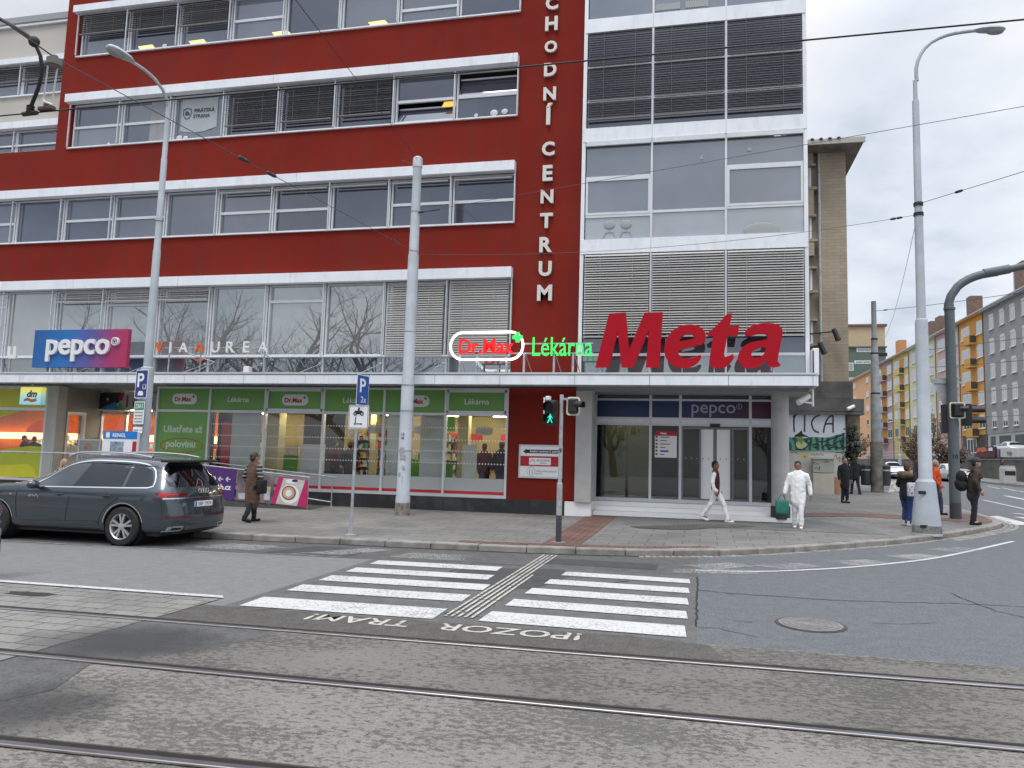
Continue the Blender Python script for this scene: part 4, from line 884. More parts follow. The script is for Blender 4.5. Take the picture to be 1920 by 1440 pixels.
for z0, z1 in ((3.68, 3.74), (3.11, 3.17), (2.92, 2.98), (.60, .70)):
    for a, b in zip(ex, ex[1:]): mb.box(a + .04, b - .04, YE - .05, YE + .08, z0, z1)
en = mb.build('entrance_front', FRAME, bld)
for i, (a, b) in enumerate(zip(ex, ex[1:])):
    bx('sign_panel', PB if i < 2 else PGR, en, (a + .04, b - .04, YE - .02, YE + .02, 3.17, 3.68)); bx('white_panel', WHITE, en, (a + .04, b - .04, YE - .03, YE + .02, 2.98, 3.11)); bx('top_pane', GL_DK, en, (a + .04, b - .04, YE - .02, YE + .02, 3.74, 3.86))
    if i != 2: bx('pane', glass_mat('entrance_glass', (0, 0, 0), .10, transp=.75), en, (a + .04, b - .04, YE, YE + .012, .70, 2.92))
bx('door_sensor', BLACK, en, (.28, .58, YE - .10, YE - .05, 2.90, 3.0))
# automatic sliding doors: glass side leaves, two leaves blown out to white in the middle
def leaf(x0, x1, y, g, nm):
    mb = MB(); t_ = .045
    mb.box(x0, x0 + t_, y, y + .05, .62, 2.90); mb.box(x1 - t_, x1, y, y + .05, .62, 2.90); mb.box(x0 + t_, x1 - t_, y, y + .05, .62, .74); mb.box(x0 + t_, x1 - t_, y, y + .05, 2.83, 2.90)
    d_ = mb.build(nm, mat('dark_door_frame', (.2, .21, .22), .4, .3, var=.05), bld); bx('pane', g, d_, (x0 + t_, x1 - t_, y + .02, y + .03, .74, 2.83)); return d_
GE = glass_mat('entrance_glass_dark', (0, 0, 0), .10, transp=.7)
WBLOWN = mat('blown_out_white_door', (.92, .92, .92), .35, var=0.01)  # blown-out brightness of the doorway put into the leaf colour
leaf(-.56, .02, YE - .02, GE, 'door_leaf'); leaf(.93, 1.42, YE - .02, GE, 'door_leaf')
for a, b in ((-.04, .43), (.44, .92)): d_ = leaf(a, b, YE + .05, WBLOWN, 'door_leaf'); d_['label'] = 'sliding door leaf blown out to white'
mb = MB()
for x in [-.45 + .17 * i for i in range(11)]: mb.box(x, x + .035, YE - .03, YE - .026, 1.93, 1.965)
mb.build('door_marker', mat('grey_marker', (.3, .3, .3), .5, var=0), en)
# porch interior
OLIVE = mat('olive_display_wall', (.26, .26, .12), .7, var=.1, vs=1.2)
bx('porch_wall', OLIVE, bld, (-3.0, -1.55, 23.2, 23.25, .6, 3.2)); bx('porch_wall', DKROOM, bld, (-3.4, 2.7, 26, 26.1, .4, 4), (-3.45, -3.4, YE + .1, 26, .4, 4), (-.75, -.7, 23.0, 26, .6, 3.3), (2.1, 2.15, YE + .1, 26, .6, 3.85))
mb = MB()
for i in range(9):
    for j in range(6):
        x = -2.9 + i * .15 + (j % 2) * .07; mb.box(x, x + .018, 23.19, 23.199, 1.6 + j * .22, 1.618 + j * .22)
mb.build('peg_holes', INK, bld)
mb = MB(); cross2(mb, -2.55, 2.2, .24, .075, 23.19, -.01); mb.build('display_cross', mat('olive_dark', (.14, .15, .07), .6, var=.05), bld)
bx('porch_lamp', emit('porch_light', (1, .96, .85), 5), bld, (-2.8, -1.7, 22.6, 22.75, 3.3, 3.36), (-.3, 1.2, 24, 24.2, 3.5, 3.56))
# steps, pillar, column
STEP = mat('blown_out_white_step', (.90, .90, .89), .6, var=.02, vs=3); RISER = mat('dark_step_joint', (.06, .06, .06), .8, var=.1)  # STEP: overexposed brightness of the steps painted as white
mb = MB()
for k, (y0, z1) in enumerate(((21.40, .335), (21.72, .465), (22.04, .59))):
    mb.box(-3.45 if k else -3.1, 2.75 + (.1 if k == 0 else 0), y0, y0 + .34 if k < 2 else 26, z1 - .125, z1)
mb.box(-3.45, 2.3, 22.36, 26, .45, .585)
stp = mb.build('entrance_steps', STEP, bld)
bx('step_riser', RISER, bld, (-3.1, 2.8, 21.43, 21.6, .12, .212), (-3.4, 2.72, 21.75, 21.8, .335, .342), (-3.4, 2.72, 22.07, 22.1, .465, .468))
bx('step_end', STEP, bld, (-3.9, -3.12, YF - .07, 21.5, .15, .60))
bx('pillar', CONC, bld, (-3.6, -3.12, 20.93, 21.5, .60, 3.86))
MB().lathe([(.245, .62), (.245, 3.86)], (2.24, 21.62, 0), 32).build('column', CONC, bld, smooth=True); MB().lathe([(.27, .30), (.27, .66)], (2.24, 21.62, 0), 32).build('column_base', mat('dark_column_base', (.04, .04, .04), .6, var=.1), bld, smooth=True)
# cream rear wing on the left
cw = thing('cream_wing', 'cream rendered upper wing set back beside the red wall', 'building', (-28, 21.4, 12.6))
mb = MB(); 
for z0, z1 in ((12.62, 12.70), (13.85, 14.95), (16.36, 17.70)): mb.box(-40, XL - .01, 21.4, 30, z0, z1)
mb.box(-40, XL - .01, 21.8, 30, 12.70, 13.85); mb.box(-40, XL - .01, 21.8, 30, 14.95, 16.36); mb.build('wall', CREAM, cw)
bx('roof_edge', ALU, cw, (-40, XL - .01, 21.3, 30, 17.70, 17.78)); bx('lintel', WHITE, cw, (-40, XL - .01, 21.2, 21.42, 16.16, 16.37), (-40, XL - .01, 21.2, 21.42, 13.60, 13.86)); bx('window_sill', WHITE, cw, (-40, XL - .01, 21.33, 21.5, 14.92, 14.97), (-40, XL - .01, 21.33, 21.5, 12.68, 12.72))
for z0, z1, bl in ((14.97, 16.16, 1), (12.72, 13.60, 0)):
    for k in range(5):
        b = XL - .05 - 2.1 * k - (.0 if bl else .35 * 0); a = b - 2.1; mb = MB(); t_ = .06
        mb.box(a, a + t_, 21.46, 21.54, z0, z1); mb.box(b - t_, b, 21.46, 21.54, z0, z1); mb.box(a + t_, b - t_, 21.46, 21.54, z0, z0 + t_); mb.box(a + t_, b - t_, 21.46, 21.54, z1 - t_, z1)
        f_ = mb.build('window', FRAME, cw); bx('pane', GL_UP, f_, (a + t_, b - t_, 21.49, 21.51, z0 + t_, z1 - t_)); bx('rail', ALU, f_, (a - .02, a + .02, 21.3, 21.34, z0, z1))
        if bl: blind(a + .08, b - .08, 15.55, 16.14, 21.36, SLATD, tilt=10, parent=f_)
        else: bx('balustrade_bar', WHITE, f_, (a, b, 21.40, 21.43, 12.98, 13.03))
# ================================================================ SIGNS AND LETTERS ON THE SHOPPING CENTRE
random.seed(5)
def chaikin(P, n=2):
    for _ in range(n):
        Q = []
        for i, a in enumerate(P):
            b = P[(i + 1) % len(P)]; Q += [tuple(a[k] * .75 + b[k] * .25 for k in range(2)), tuple(a[k] * .25 + b[k] * .75 for k in range(2))]
        P = Q
    return P
def outline_solid(mb, loops, o, u, v, d):
    """solid from an outline with holes, in plane o,u,v, front face at o, thickness vector d"""
    b = bmesh.new(); ed = []
    for L in loops:
        vs = [b.verts.new((x, y, 0)) for x, y in L]; ed += [b.edges.new((vs[i], vs[(i + 1) % len(vs)])) for i in range(len(vs))]
    bmesh.ops.triangle_fill(b, use_beauty=True, use_dissolve=False, edges=ed)
    for f in b.faces:
        f.normal_update()
        if f.normal.z < 0: f.normal_flip()
    r = bmesh.ops.extrude_face_region(b, geom=b.faces[:])
    o, u, v, d = Vector(o), Vector(u), Vector(v), Vector(d); back = set(g for g in r['geom'] if isinstance(g, bmesh.types.BMVert))
    P = [o + u * q.co.x + v * q.co.y + (Vector((0, 0, 0)) if q in back else d) for q in b.verts]
    b.verts.index_update(); mb.add(P, [[q.index for q in f.verts] for f in b.faces]); b.free(); return mb
METAR = mat('crimson_sign_face', (0.40, 0.003, 0.014), 0.5, var=0.03, spec=0.2)
YM = 19.95
ms = thing('shop_sign', 'huge crimson slanted Meta letters standing on the canopy', 'sign', (-0.4, YM, 4.25))
LET = {'M': ([(155, 540), (262, 120), (392, 114), (418, 405), (538, 114), (680, 110), (655, 540), (548, 540), (573, 250), (450, 540), (358, 540), (330, 262), (262, 540)],),
 'e': ([(1016, 285), (1012, 330), (1000, 356), (940, 372), (860, 392), (797, 408), (803, 440), (835, 468), (880, 473), (930, 463), (964, 442), (984, 450), (975, 475), (950, 508), (905, 536), (850, 548), (790, 541), (735, 512), (700, 462), (690, 400), (703, 330), (738, 270), (790, 229), (850, 209), (905, 206), (962, 218), (1002, 248)], [(803, 338), (825, 302), (862, 279), (902, 278), (924, 298), (920, 318), (860, 330)]),
 't': ([(1182, 122), (1222, 120), (1201, 218), (1277, 217), (1266, 291), (1183, 294), (1158, 440), (1166, 460), (1192, 455), (1223, 436), (1238, 460), (1215, 500), (1168, 538), (1110, 550), (1060, 537), (1041, 505), (1045, 470), (1072, 297), (1034, 297), (1029, 272), (1075, 238), (1130, 182)],),
 'a': ([(1318, 268), (1340, 238), (1380, 214), (1440, 198), (1500, 194), (1562, 201), (1602, 222), (1617, 262), (1608, 312), (1574, 482), (1580, 502), (1598, 514), (1594, 537), (1503, 537), (1494, 505), (1490, 478), (1450, 520), (1400, 546), (1340, 550), (1288, 527), (1262, 485), (1271, 430), (1300, 385), (1350, 351), (1420, 335), (1492, 324), (1500, 300), (1482, 278), (1430, 275), (1390, 288), (1350, 296), (1322, 290)], [(1484, 378), (1477, 430), (1440, 461), (1398, 469), (1372, 456), (1370, 435), (1390, 403), (1432, 387)])}
for ch, loops in LET.items():
    L2 = []
    for q in loops:
        pts = [WY(1080 + x / 4.174, 560 + y / 4.174, YM) for x, y in q]; q2 = [(p.x, p.z) for p in pts]
        L2.append(chaikin(q2, 2) if ch in 'ea' else q2)
    outline_solid(MB(), L2, (0, YM - .10, 0), (1, 0, 0), (0, 0, 1), (0, 0.10, 0)).build('letter', METAR, ms)
mb = MB()
for px in (1127, 1176, 1220, 1279, 1339, 1398, 1450): x = WY(px, 690, YM).x; mb.box(x - .015, x + .015, YM - .06, YM - .02, 4.24, 4.52); mb.tube([(x, YM - .03, 4.48), (x, YM + .55, 4.25)], .012, 6)
mb.build('bracket', GALV, ms)
# neon pharmacy sign
NW = emit('white_neon_tube', (1, .98, .93), 3.0); NR = emit('red_lit_letters', (.85, .012, .012), 0.85); NG = emit('green_lit_letters', (.04, .85, .15), 0.95)
YD = 19.9
ns = thing('pharmacy_sign', 'lit red Dr.Max lettering inside a white neon oval on the canopy', 'sign', (-6.1, YD, 4.25))
rr = rrect(2.18, .80, .385, 14); mb = MB(); P = [(-6.09 + x, YD - .04, 5.05 + z) for x, z in rr]; mb.tube(P + P[:2], .034, 8, False); mb.build('neon_oval', NW, ns, smooth=True)
text('lettering', NR, ns, 'Dr.Max', box=(1.66, .44), o=(-6.10, YD, 5.04), depth=.04, bold=.022, keep=False)
mb = MB(); cross2(mb, -5.16, 5.29, .145, .05, YD - .02, -.08); mb.build('green_cross', NG, ns)
mb = MB()
for x in (-6.92, -6.4, -5.5): mb.box(x - .025, x + .025, YD + .05, YD + .10, 4.24, 4.86); mb.tube([(x, YD + .08, 4.8), (x, YD + .7, 4.26)], .012, 6)
mb.box(-7.0, -5.0, YD + .05, YD + .09, 4.82, 4.86); mb.build('bracket', GALV, ns)
ls = thing('pharmacy_letters', 'lit green Lékárna lettering on a rail above the canopy', 'sign', (-3.85, YD, 4.25))
text('lettering', NG, ls, 'Lékárna', box=(1.74, .54), o=(-3.85, YD, 5.02), depth=.03, bold=.0, keep=False)
mb = MB(); mb.box(-5.0, -2.98, YD + .06, YD + .10, 5.10, 5.14); mb.box(-5.0, -2.98, YD + .06, YD + .10, 4.82, 4.86)
for x in (-4.98, -4.1, -3.55): mb.box(x - .03, x + .03, YD + .05, YD + .11, 4.24, 4.83); mb.tube([(x + .04, YD + .1, 4.8), (x + .14, YD + .6, 4.26)], .014, 6)
mb.build('bracket', GALV, ls)
# pepco fascia sign with gradient face
m, t, p = nodes('blue_to_crimson_sign'); g = t.nodes.new('ShaderNodeNewGeometry'); sp_ = t.nodes.new('ShaderNodeSeparateXYZ'); t.links.new(g.outputs['Position'], sp_.inputs[0])
mr = t.nodes.new('ShaderNodeMapRange'); mr.inputs[1].default_value = -21.85; mr.inputs[2].default_value = -18.2
ma = t.nodes.new('ShaderNodeMath'); ma.operation = 'MULTIPLY_ADD'; t.links.new(sp_.outputs[2], ma.inputs[0]); ma.inputs[1].default_value = -.22; t.links.new(sp_.outputs[0], ma.inputs[2]); mb_ = t.nodes.new('ShaderNodeMath'); mb_.operation = 'ADD'; t.links.new(ma.outputs[0], mb_.inputs[0]); mb_.inputs[1].default_value = 1.1
t.links.new(mb_.outputs[0], mr.inputs[0]); t.links.new(ramp(t, mr.outputs[0], [(0, (.012, .10, .33)), (.35, (.012, .15, .44)), (.62, (.10, .085, .30)), (.85, (.36, .03, .13)), (1, (.42, .025, .10))]), p.inputs['Base Color']); p.inputs['Roughness'].default_value = .4; PEPM = m
ps = thing('shop_sign', 'blue to crimson rectangular pepco sign board on the canopy', 'sign', (-20, 19.85, 4.42))
MB().bevbox(-21.85, -18.2, 19.85, 20.0, 4.43, 5.69, .01, 1).build('board', PEPM, ps)
text('lettering', WHITEP, ps, 'pepco', box=(2.62, .74), o=(-20.05, 19.845, 4.99), depth=.07, bold=.022, keep=True)
MB().lathe([(.125, -.03), (.125, .06)], (0, 0, 0), 24).build('badge', WHITEP, ps) if False else None
mb = MB(); mb.prism([(.135 * math.cos(a * .2618), .135 * math.sin(a * .2618)) for a in range(24)], (-18.62, 19.845, 5.27), (1, 0, 0), (0, 0, 1), (0, -.08, 0)); mb.build('badge', WHITEP, ps)
mb = MB(); ring(mb, [(.095 * math.cos(a * .2618), .095 * math.sin(a * .2618)) for a in range(24)], [(.075 * math.cos(a * .2618), .075 * math.sin(a * .2618)) for a in range(24)], (-18.62, 19.764, 5.27), (1, 0, 0), (0, 0, 1), (0, -.004, 0)); mb.prism([(-.055, .015), (0, -.05), (.055, .015), (.035, .04), (0, .02), (-.035, .04)], (-18.62, 19.764, 5.27), (1, 0, 0), (0, 0, 1), (0, -.004, 0)); mb.build('badge_mark', INK, ps)
mb = MB()
for x in (-21.4, -20.6, -19.2, -18.6): mb.box(x - .03, x + .03, 20.0, 20.06, 4.23, 5.4); mb.tube([(x, 20.04, 4.9), (x, 20.7, 4.25)], .014, 6)
mb.build('bracket', GALV, ps)
ots = thing('letter_sign', 'end of a white letter sign at the left edge of the canopy', 'sign', (-23, 19.9, 4.25)); text('lettering', WHITEP, ots, 'u', box=(.5, .42), o=(-22.68, 19.9, 4.93), depth=.08, bold=.03); bx('bracket', GALV, ots, (-22.9, -22.85, 19.95, 20.0, 4.24, 4.8))
# thin white and orange letters
va = thing('letter_sign', 'thin white and orange VIA AUREA letters on a wire stand above the canopy', 'sign', (-15, YD, 4.25))
VO = mat('orange_letter', (.72, .12, .02), .4, var=0)
for ch, px, m_ in (('V', 300, VO), ('I', 321, WHITEP), ('A', 345, WHITEP), ('A', 375, VO), ('U', 405, WHITEP), ('R', 433, WHITEP), ('E', 463, WHITEP), ('A', 494, WHITEP)):
    x = WY(px, 650, YD).x; text('letter', m_, va, ch, box=(.30, .35), o=(x, YD, 5.07), depth=.05, bold=.02 if m_ is VO else .008)
mb = MB(); mb.box(-17.1, -13.1, YD + .05, YD + .075, 5.06, 5.085)
for x in (-16.7, -15.55, -13.3): mb.box(x - .015, x + .015, YD + .04, YD + .07, 4.25, 5.06)
mb.tube([(-16.4, YD + .05, 5.0), (-15.3, YD + .4, 4.65)], .018, 6); mb.tube([(-15.3, YD + .4, 4.65), (-15.8, YD + .1, 4.27)], .018, 6); mb.tube([(-13.6, YD + .05, 5.05), (-13.2, YD + .4, 4.7)], .018, 6); mb.build('bracket', GALV, va)
mb = MB(); mb.prism([(-.24, .02), (-.1, -.04), (.1, -.04), (.24, .02), (.1, -.08), (-.1, -.08)][::-1], (-15.55, YD - .02, 4.72), (1, 0, 0), (0, 0, 1), (0, .03, 0)); mb.build('swoosh', VO, va)
MB().bevbox(-14.05, -13.85, YD + .1, YD + .3, 4.26, 4.48, .03).build('junction_box', WHITEP, va)
# vertical wall lettering
wl = thing('wall_lettering', 'vertical off white OBCHODNÍ CENTRUM letters on the red wall', 'lettering', (-4.66, YF, 6.5))
LM = mat('off_white_letter', (.66, .65, .61), .5, var=.03)
for ch, z in (('O', 18.6), ('B', 17.8), ('C', 16.2), ('H', 15.51), ('O', 14.74), ('D', 13.98), ('N', 13.19), ('Í', 12.53), ('C', 11.40), ('E', 10.62), ('N', 9.87), ('T', 9.11), ('R', 8.35), ('U', 7.60), ('M', 6.85)):
    if z > 17: continue
    hh = .70 if ch == 'Í' else .50
    text('letter', LM, wl, ch, box=(.46 if ch == 'M' else .40, hh), o=(-4.66, YF - .03, z), depth=.07, bold=.035, keep=True)
# lightbox of the drugstore
db = thing('lightbox_sign', 'yellow and blue dm lightbox under the canopy', 'sign', (-22.0, 20.0, 3.2))
m, t, p = nodes('pastel_lightbox_face'); g = t.nodes.new('ShaderNodeNewGeometry'); sp_ = t.nodes.new('ShaderNodeSeparateXYZ'); t.links.new(g.outputs['Position'], sp_.inputs[0]); mr = t.nodes.new('ShaderNodeMapRange'); mr.inputs[1].default_value = 3.2; mr.inputs[2].default_value = 3.78; t.links.new(sp_.outputs[2], mr.inputs[0])
cc = ramp(t, mr.outputs[0], [(0, (.22, .5, .62)), (.45, (.35, .65, .62)), (.8, (.85, .80, .20)), (1, (.9, .8, .1))]); t.links.new(cc, p.inputs['Base Color']); t.links.new(cc, p.inputs['Emission Color']); p.inputs['Emission Strength'].default_value = .55
bx('box', m, db, (-22.34, -21.5, 19.98, 20.16, 3.2, 3.78)); bx('hanger', GALV, db, (-22.0, -21.95, 20.05, 20.1, 3.78, 4.0))
text('lettering', INK, db, 'dm', box=(.40, .30), o=(-21.86, 19.975, 3.56), depth=.006, bold=.03, shear=.25)
mb = MB(); mb.prism([(-.3, .02), (-.15, .06), (.02, .01), (.2, .05), (.2, -.05), (.02, -.09), (-.15, -.03), (-.3, -.06)][::-1], (-21.86, 19.972, 3.36), (1, 0, 0), (0, 0, 1), (0, -.003, 0)); mb.build('ribbon', mat('ribbon_red_orange', (.65, .12, .01), .4, var=0), db)
# information board on the red pier
ib = thing('information_board', 'white and red office directory board on the red pier', 'sign', (-4.65, YF, 1.25))
MB().bevbox(-5.33, -3.99, YF - .07, YF - .005, 1.24, 2.24, .012, 1).build('frame', ALU, ib)
bx('panel', WHITEG, ib, (-5.27, -4.05, YF - .074, YF - .07, 1.30, 2.18)); bx('red_band', mat('board_red', (.45, .01, .03), .4, var=0), ib, (-5.27, -4.05, YF - .077, YF - .0745, 1.60, 1.90))
mb = MB(); mb.prism([(-.56, 0), (-.46, -.075), (-.46, -.045), (.52, -.045), (.52, .06), (-.46, .06), (-.46, .085)], (-4.63, YF - .075, 2.03), (1, 0, 0), (0, 0, 1), (0, -.003, 0)); mb.build('arrow', INK, ib)
text('lettering', WHITEG, ib, 'Realitní centrum 4. patro', box=(.86, .09), o=(-4.55, YF - .0785, 2.035), depth=.002, bold=.02)
mb = MB(); mb.prism(rrect(.66, .21, .02), (-4.67, YF - .0775, 1.745), (1, 0, 0), (0, 0, 1), (0, -.003, 0)); mb.build('logo_plate', WHITEG, ib)
mb = MB(); text_mesh(mb, 'AKADEMIE', (.40, .065), (-4.58, YF - .081, 1.775), depth=.002); text_mesh(mb, 'REALIT', (.2, .045), (-4.56, YF - .081, 1.70), depth=.002)
mb.prism([(-.09, -.03), (0, .07), (.09, -.03), (.07, -.03), (0, .045), (-.07, -.03)], (-4.89, YF - .081, 1.745), (1, 0, 0), (0, 0, 1), (0, -.002, 0)); text_mesh(mb, 'NÍZKONÁKLADOVÁ', (.66, .06), (-4.47, YF - .075, 1.46), depth=.002); text_mesh(mb, 'REALITKA', (.24, .04), (-4.68, YF - .075, 1.38), depth=.002)
oc = [(.125 * math.cos(a * .2618), .125 * math.sin(a * .2618)) for a in range(24)]; ring(mb, oc, [(x * .94, z * .94) for x, z in oc], (-4.94, YF - .075, 1.45), (1, 0, 0), (0, 0, 1), (0, -.002, 0)); mb.box(-4.99, -4.975, YF - .077, YF - .075, 1.37, 1.5); mb.box(-4.91, -4.895, YF - .077, YF - .075, 1.37, 1.5)
mb.build('lettering', mat('sign_grey_ink', (.12, .12, .13), .5, var=0), ib)
# tower ground floor sign lettering and tenant list
tl_ = thing('shop_lettering', 'pale pepco lettering on the navy panel over the sliding doors', 'lettering', (.4, YE, 3.3))
text('lettering', mat('pale_blue_grey_letters', (.36, .40, .50), .4, var=0), tl_, 'pepco', box=(1.30, .38), o=(.38, YE - .022, 3.39), depth=.02, bold=.006)
mb = MB(); oc = [(.085 * math.cos(a * .2618), .085 * math.sin(a * .2618)) for a in range(24)]; ring(mb, oc, [(x * .82, z * .82) for x, z in oc], (1.14, YE - .022, 3.53), (1, 0, 0), (0, 0, 1), (0, -.01, 0)); text_mesh(mb, 'R', (.07, .07), (1.14, YE - .022, 3.53), depth=.008); mb.build('mark', mat('pale_blue_grey_letters', (.36, .40, .50)), tl_)
tb = thing('tenant_board', 'white tenant list poster with red Meta heading on the entrance glass', 'poster', (-1.03, YE - .06, 1.95))
bx('sheet', WHITEG, tb, (-1.36, -.70, YE - .065, YE - .055, 1.95, 2.75)); bx('heading', mat('board_red', (.45, .01, .03)), tb, (-1.36, -.70, YE - .069, YE - .0655, 2.61, 2.75))
text('heading_text', WHITEG, tb, 'Meta', box=(.22, .07), o=(-1.1, YE - .070, 2.685), depth=.002, bold=.03)
mb = MB()
for i in range(6): mb.box(-1.34, -1.28, YE - .068, YE - .0655, 2.02 + i * .105, 2.08 + i * .105)
mb.build('floor_number_tiles', mat('tile_dark_red', (.25, .02, .04), .5, var=0), tb)
mb = MB()
for i, w_ in enumerate((.12, 0, .16, .3, .2, .28)):
    if w_: mb.box(-1.2, -1.2 + w_, YE - .068, YE - .0655, 2.03 + i * .105, 2.055 + i * .105)
mb.build('tenant_names', mat('sign_grey_ink', (.12, .12, .13)), tb); bx('blue_tile', mat('tile_blue', (.04, .12, .36), .5, var=0), tb, (-1.2, -.95, YE - .068, YE - .0655, 2.115, 2.17))
# security cameras and floodlights
def cctv(name_loc, d, label, mount_to):
    t_ = thing('security_camera', label, 'camera', name_loc); a = Vector(name_loc); d = Vector(d).normalized()
    MB().tube([a - d * .02, a, a + d * .42, a + d * .44], [.05, .085, .085, .07], 12).build('housing', WHITEP, t_, smooth=True)
    MB().tube([a + d * .2 + Vector((0, 0, -.08)), Vector(mount_to)], .025, 8).build('arm', WHITEP, t_); return t_
q = WY(1515, 742, 20.3)
cctv((2.86, 20.4, 3.70), (-.62, -.5, -.42), 'white security camera angled down under the canopy corner', (2.96, 20.4, 3.50))
MB().tube([(2.97, 20.4, 3.88), (2.97, 20.4, 3.42)], .03, 8).build('camera_post', WHITEP, label='short white post hanging from the canopy corner beside the camera', cat='post', smooth=True)
sp = thing('loudspeaker_box', 'white slim equipment box at the tower corner above the canopy', 'box', (3.02, 20.7, 4.25)); MB().bevbox(2.99, 3.16, 20.5, 20.9, 4.28, 5.02, .02).build('housing', WHITE, sp); bx('grille', BLACK, sp, (2.99, 3.02, 20.48, 20.497, 4.35, 4.95))
# ================================================================ RAMP WITH RAILINGS AND BANNERS
ra = thing('access_ramp', 'dark stone access ramp rising left along the pharmacy windows', 'ramp', (-14, 19.9, .12))
mb = MB(); P = [(-11.2, .10), (-18.5, .10), (-18.5, .62), (-17.9, .60)]; mb.prism([(-18.5, .05), (-10.9, .05), (-10.9, .15), (-18.0, .60), (-18.5, .60)], (0, 19.55, 0), (1, 0, 0), (0, 0, 1), (0, 1.3, 0)); mb.box(-22.4, -18.5, 19.55, 23, .05, .598); mb.build('slope', mat('ramp_concrete', (.085, .082, .08), .8, var=.2, vs=2), ra)
def rz_(x): return .15 + (-10.9 - x) / 7.1 * .45 if x > -18 else .60
rl = thing('handrail', 'steel handrail along the street side of the ramp', 'railing', (-14, 19.6, .15)); mb = MB()
P = [(-23.6 + 0, 19.6, .60 + 1.02), (-18.2, 19.6, 1.62), (-11.3, 19.6, rz_(-11.3) + .93)]; mb.tube(P, .024, 8); mb.tube([(x, y, z - .1) for x, y, z in P[:0]] or [(-18.2, 19.66, 1.48), (-11.9, 19.66, 1.08)], .018, 8); mb.build('top_rail', GALV, rl, smooth=True)
mb = MB(); mb.tube([(-11.4, 19.6, .5), (-10.6, 19.6, .42)], .018, 8); mb.tube([(-14, 19.6, .42), (-11.4, 19.6, .24)], .018, 8); mb.build('low_rail', GALV, rl, smooth=True)
for x in (-22.5, -20.5, -18.6, -17.1, -15.6, -14.1, -12.6, -11.35): MB().tube([(x, 19.6, rz_(x) - .05), (x, 19.6, rz_(x) + 1.0 if x < -11.4 else rz_(x) + .93)], .02, 8).build('post', GALV, rl)
rl2 = thing('handrail', 'second steel handrail between the ramp and the pharmacy windows', 'railing', (-14, 20.75, .15)); MB().tube([(-17.9, 20.75, 1.63), (-11.25, 20.75, 1.10), (-11.05, 20.75, 1.08)], .024, 8).build('top_rail', GALV, rl2, smooth=True)
for x in (-17.4, -15.6, -13.8, -12.2, -11.2): MB().tube([(x, 20.75, rz_(x)), (x, 20.75, 1.63 - (x + 17.9) * .0797)], .02, 8).build('post', GALV, rl2)
PUR = mat('purple_banner', (.075, .022, .16), .5, var=.06)
bn = thing('banner', 'purple advertising banner with white lettering on the ramp railing', 'banner', (-15, 19.56, .4)); mb = MB(); mb.prism([(-17.4, .55), (-13.75, .36), (-13.72, 1.27), (-17.4, 1.50)], (0, 19.57, 0), (1, 0, 0), (0, 0, 1), (0, -.02, 0)); mb.build('sheet', PUR, bn)
mb = MB(); text_mesh(mb, 'PRO ← ←', (.95, .16), (-14.35, 19.548, .98), depth=.004, bold=.03); text_mesh(mb, 'b.cz', (.36, .17), (-14.05, 19.548, .74), depth=.004, bold=.03); mb.build('lettering', WHITEG, bn)
bn2 = thing('banner', 'grey photographic banner with an easel and bucket behind the walking woman', 'banner', (-13, 19.56, .3)); mb = MB(); mb.prism([(-13.70, .36), (-12.45, .30), (-12.45, 1.12), (-13.68, 1.27)], (0, 19.57, 0), (1, 0, 0), (0, 0, 1), (0, -.02, 0)); mb.build('sheet', mat('grey_brown_photo_print', (.16, .13, .13), .5, var=.6, vs=2.2), bn2)
bx('printed_motif', mat('pale_print', (.42, .44, .5), .5, var=.3, vs=6), bn2, (-13.62, -13.3, 19.545, 19.549, .40, .58), (-12.75, -12.55, 19.545, 19.549, .4, .8)); bx('yellow_motif', mat('yellow_print', (.5, .38, .03), .5, var=.1), bn2, (-12.85, -12.6, 19.541, 19.544, .66, .78))
po = thing('poster', 'coffee poster with pink edges hanging on the low end of the ramp railing', 'poster', (-11.9, 19.55, .25)); PK = mat('poster_pink', (.48, .02, .12), .5, var=.05)
mb = MB(); mb.prism([(-12.50, .30), (-11.32, .24), (-11.35, 1.03), (-12.30, 1.10)], (0, 19.565, 0), (1, 0, 0), (0, 0, 1), (0, -.02, 0)); mb.build('sheet', PK, po)
mb = MB(); mb.prism([(-12.34, .31), (-11.65, .27), (-11.42, 1.02), (-12.13, 1.07)], (0, 19.544, 0), (1, 0, 0), (0, 0, 1), (0, -.003, 0)); mb.build('photo', mat('poster_pale', (.55, .53, .52), .5, var=.15, vs=4), po)
def disc(n_, m_, c, r, y, par, sq=.9):
    mb = MB(); mb.prism([(r * math.cos(a * .2618), r * sq * math.sin(a * .2618)) for a in range(24)], (c[0], y, c[1]), (1, 0, 0), (0, 0, 1), (0, -.003, 0)); return mb.build(n_, m_, par)
disc('saucer', WHITEG, (-11.9, .60), .31, 19.540, po); disc('cup_rim', mat('coffee_brown', (.28, .10, .035), .5, var=.1), (-11.93, .64), .235, 19.536, po); disc('foam', mat('coffee_foam', (.60, .42, .26), .5, var=.1), (-11.93, .64), .19, 19.532, po); disc('leaf_pattern', WHITEG, (-11.93, .63), .10, 19.528, po, 1.0)
disc('plate', WHITEG, (-11.85, .98), .2, 19.539, po, .35); disc('cake', mat('chocolate', (.06, .025, .015), .6, var=.1), (-11.75, 1.0), .10, 19.535, po, .4)
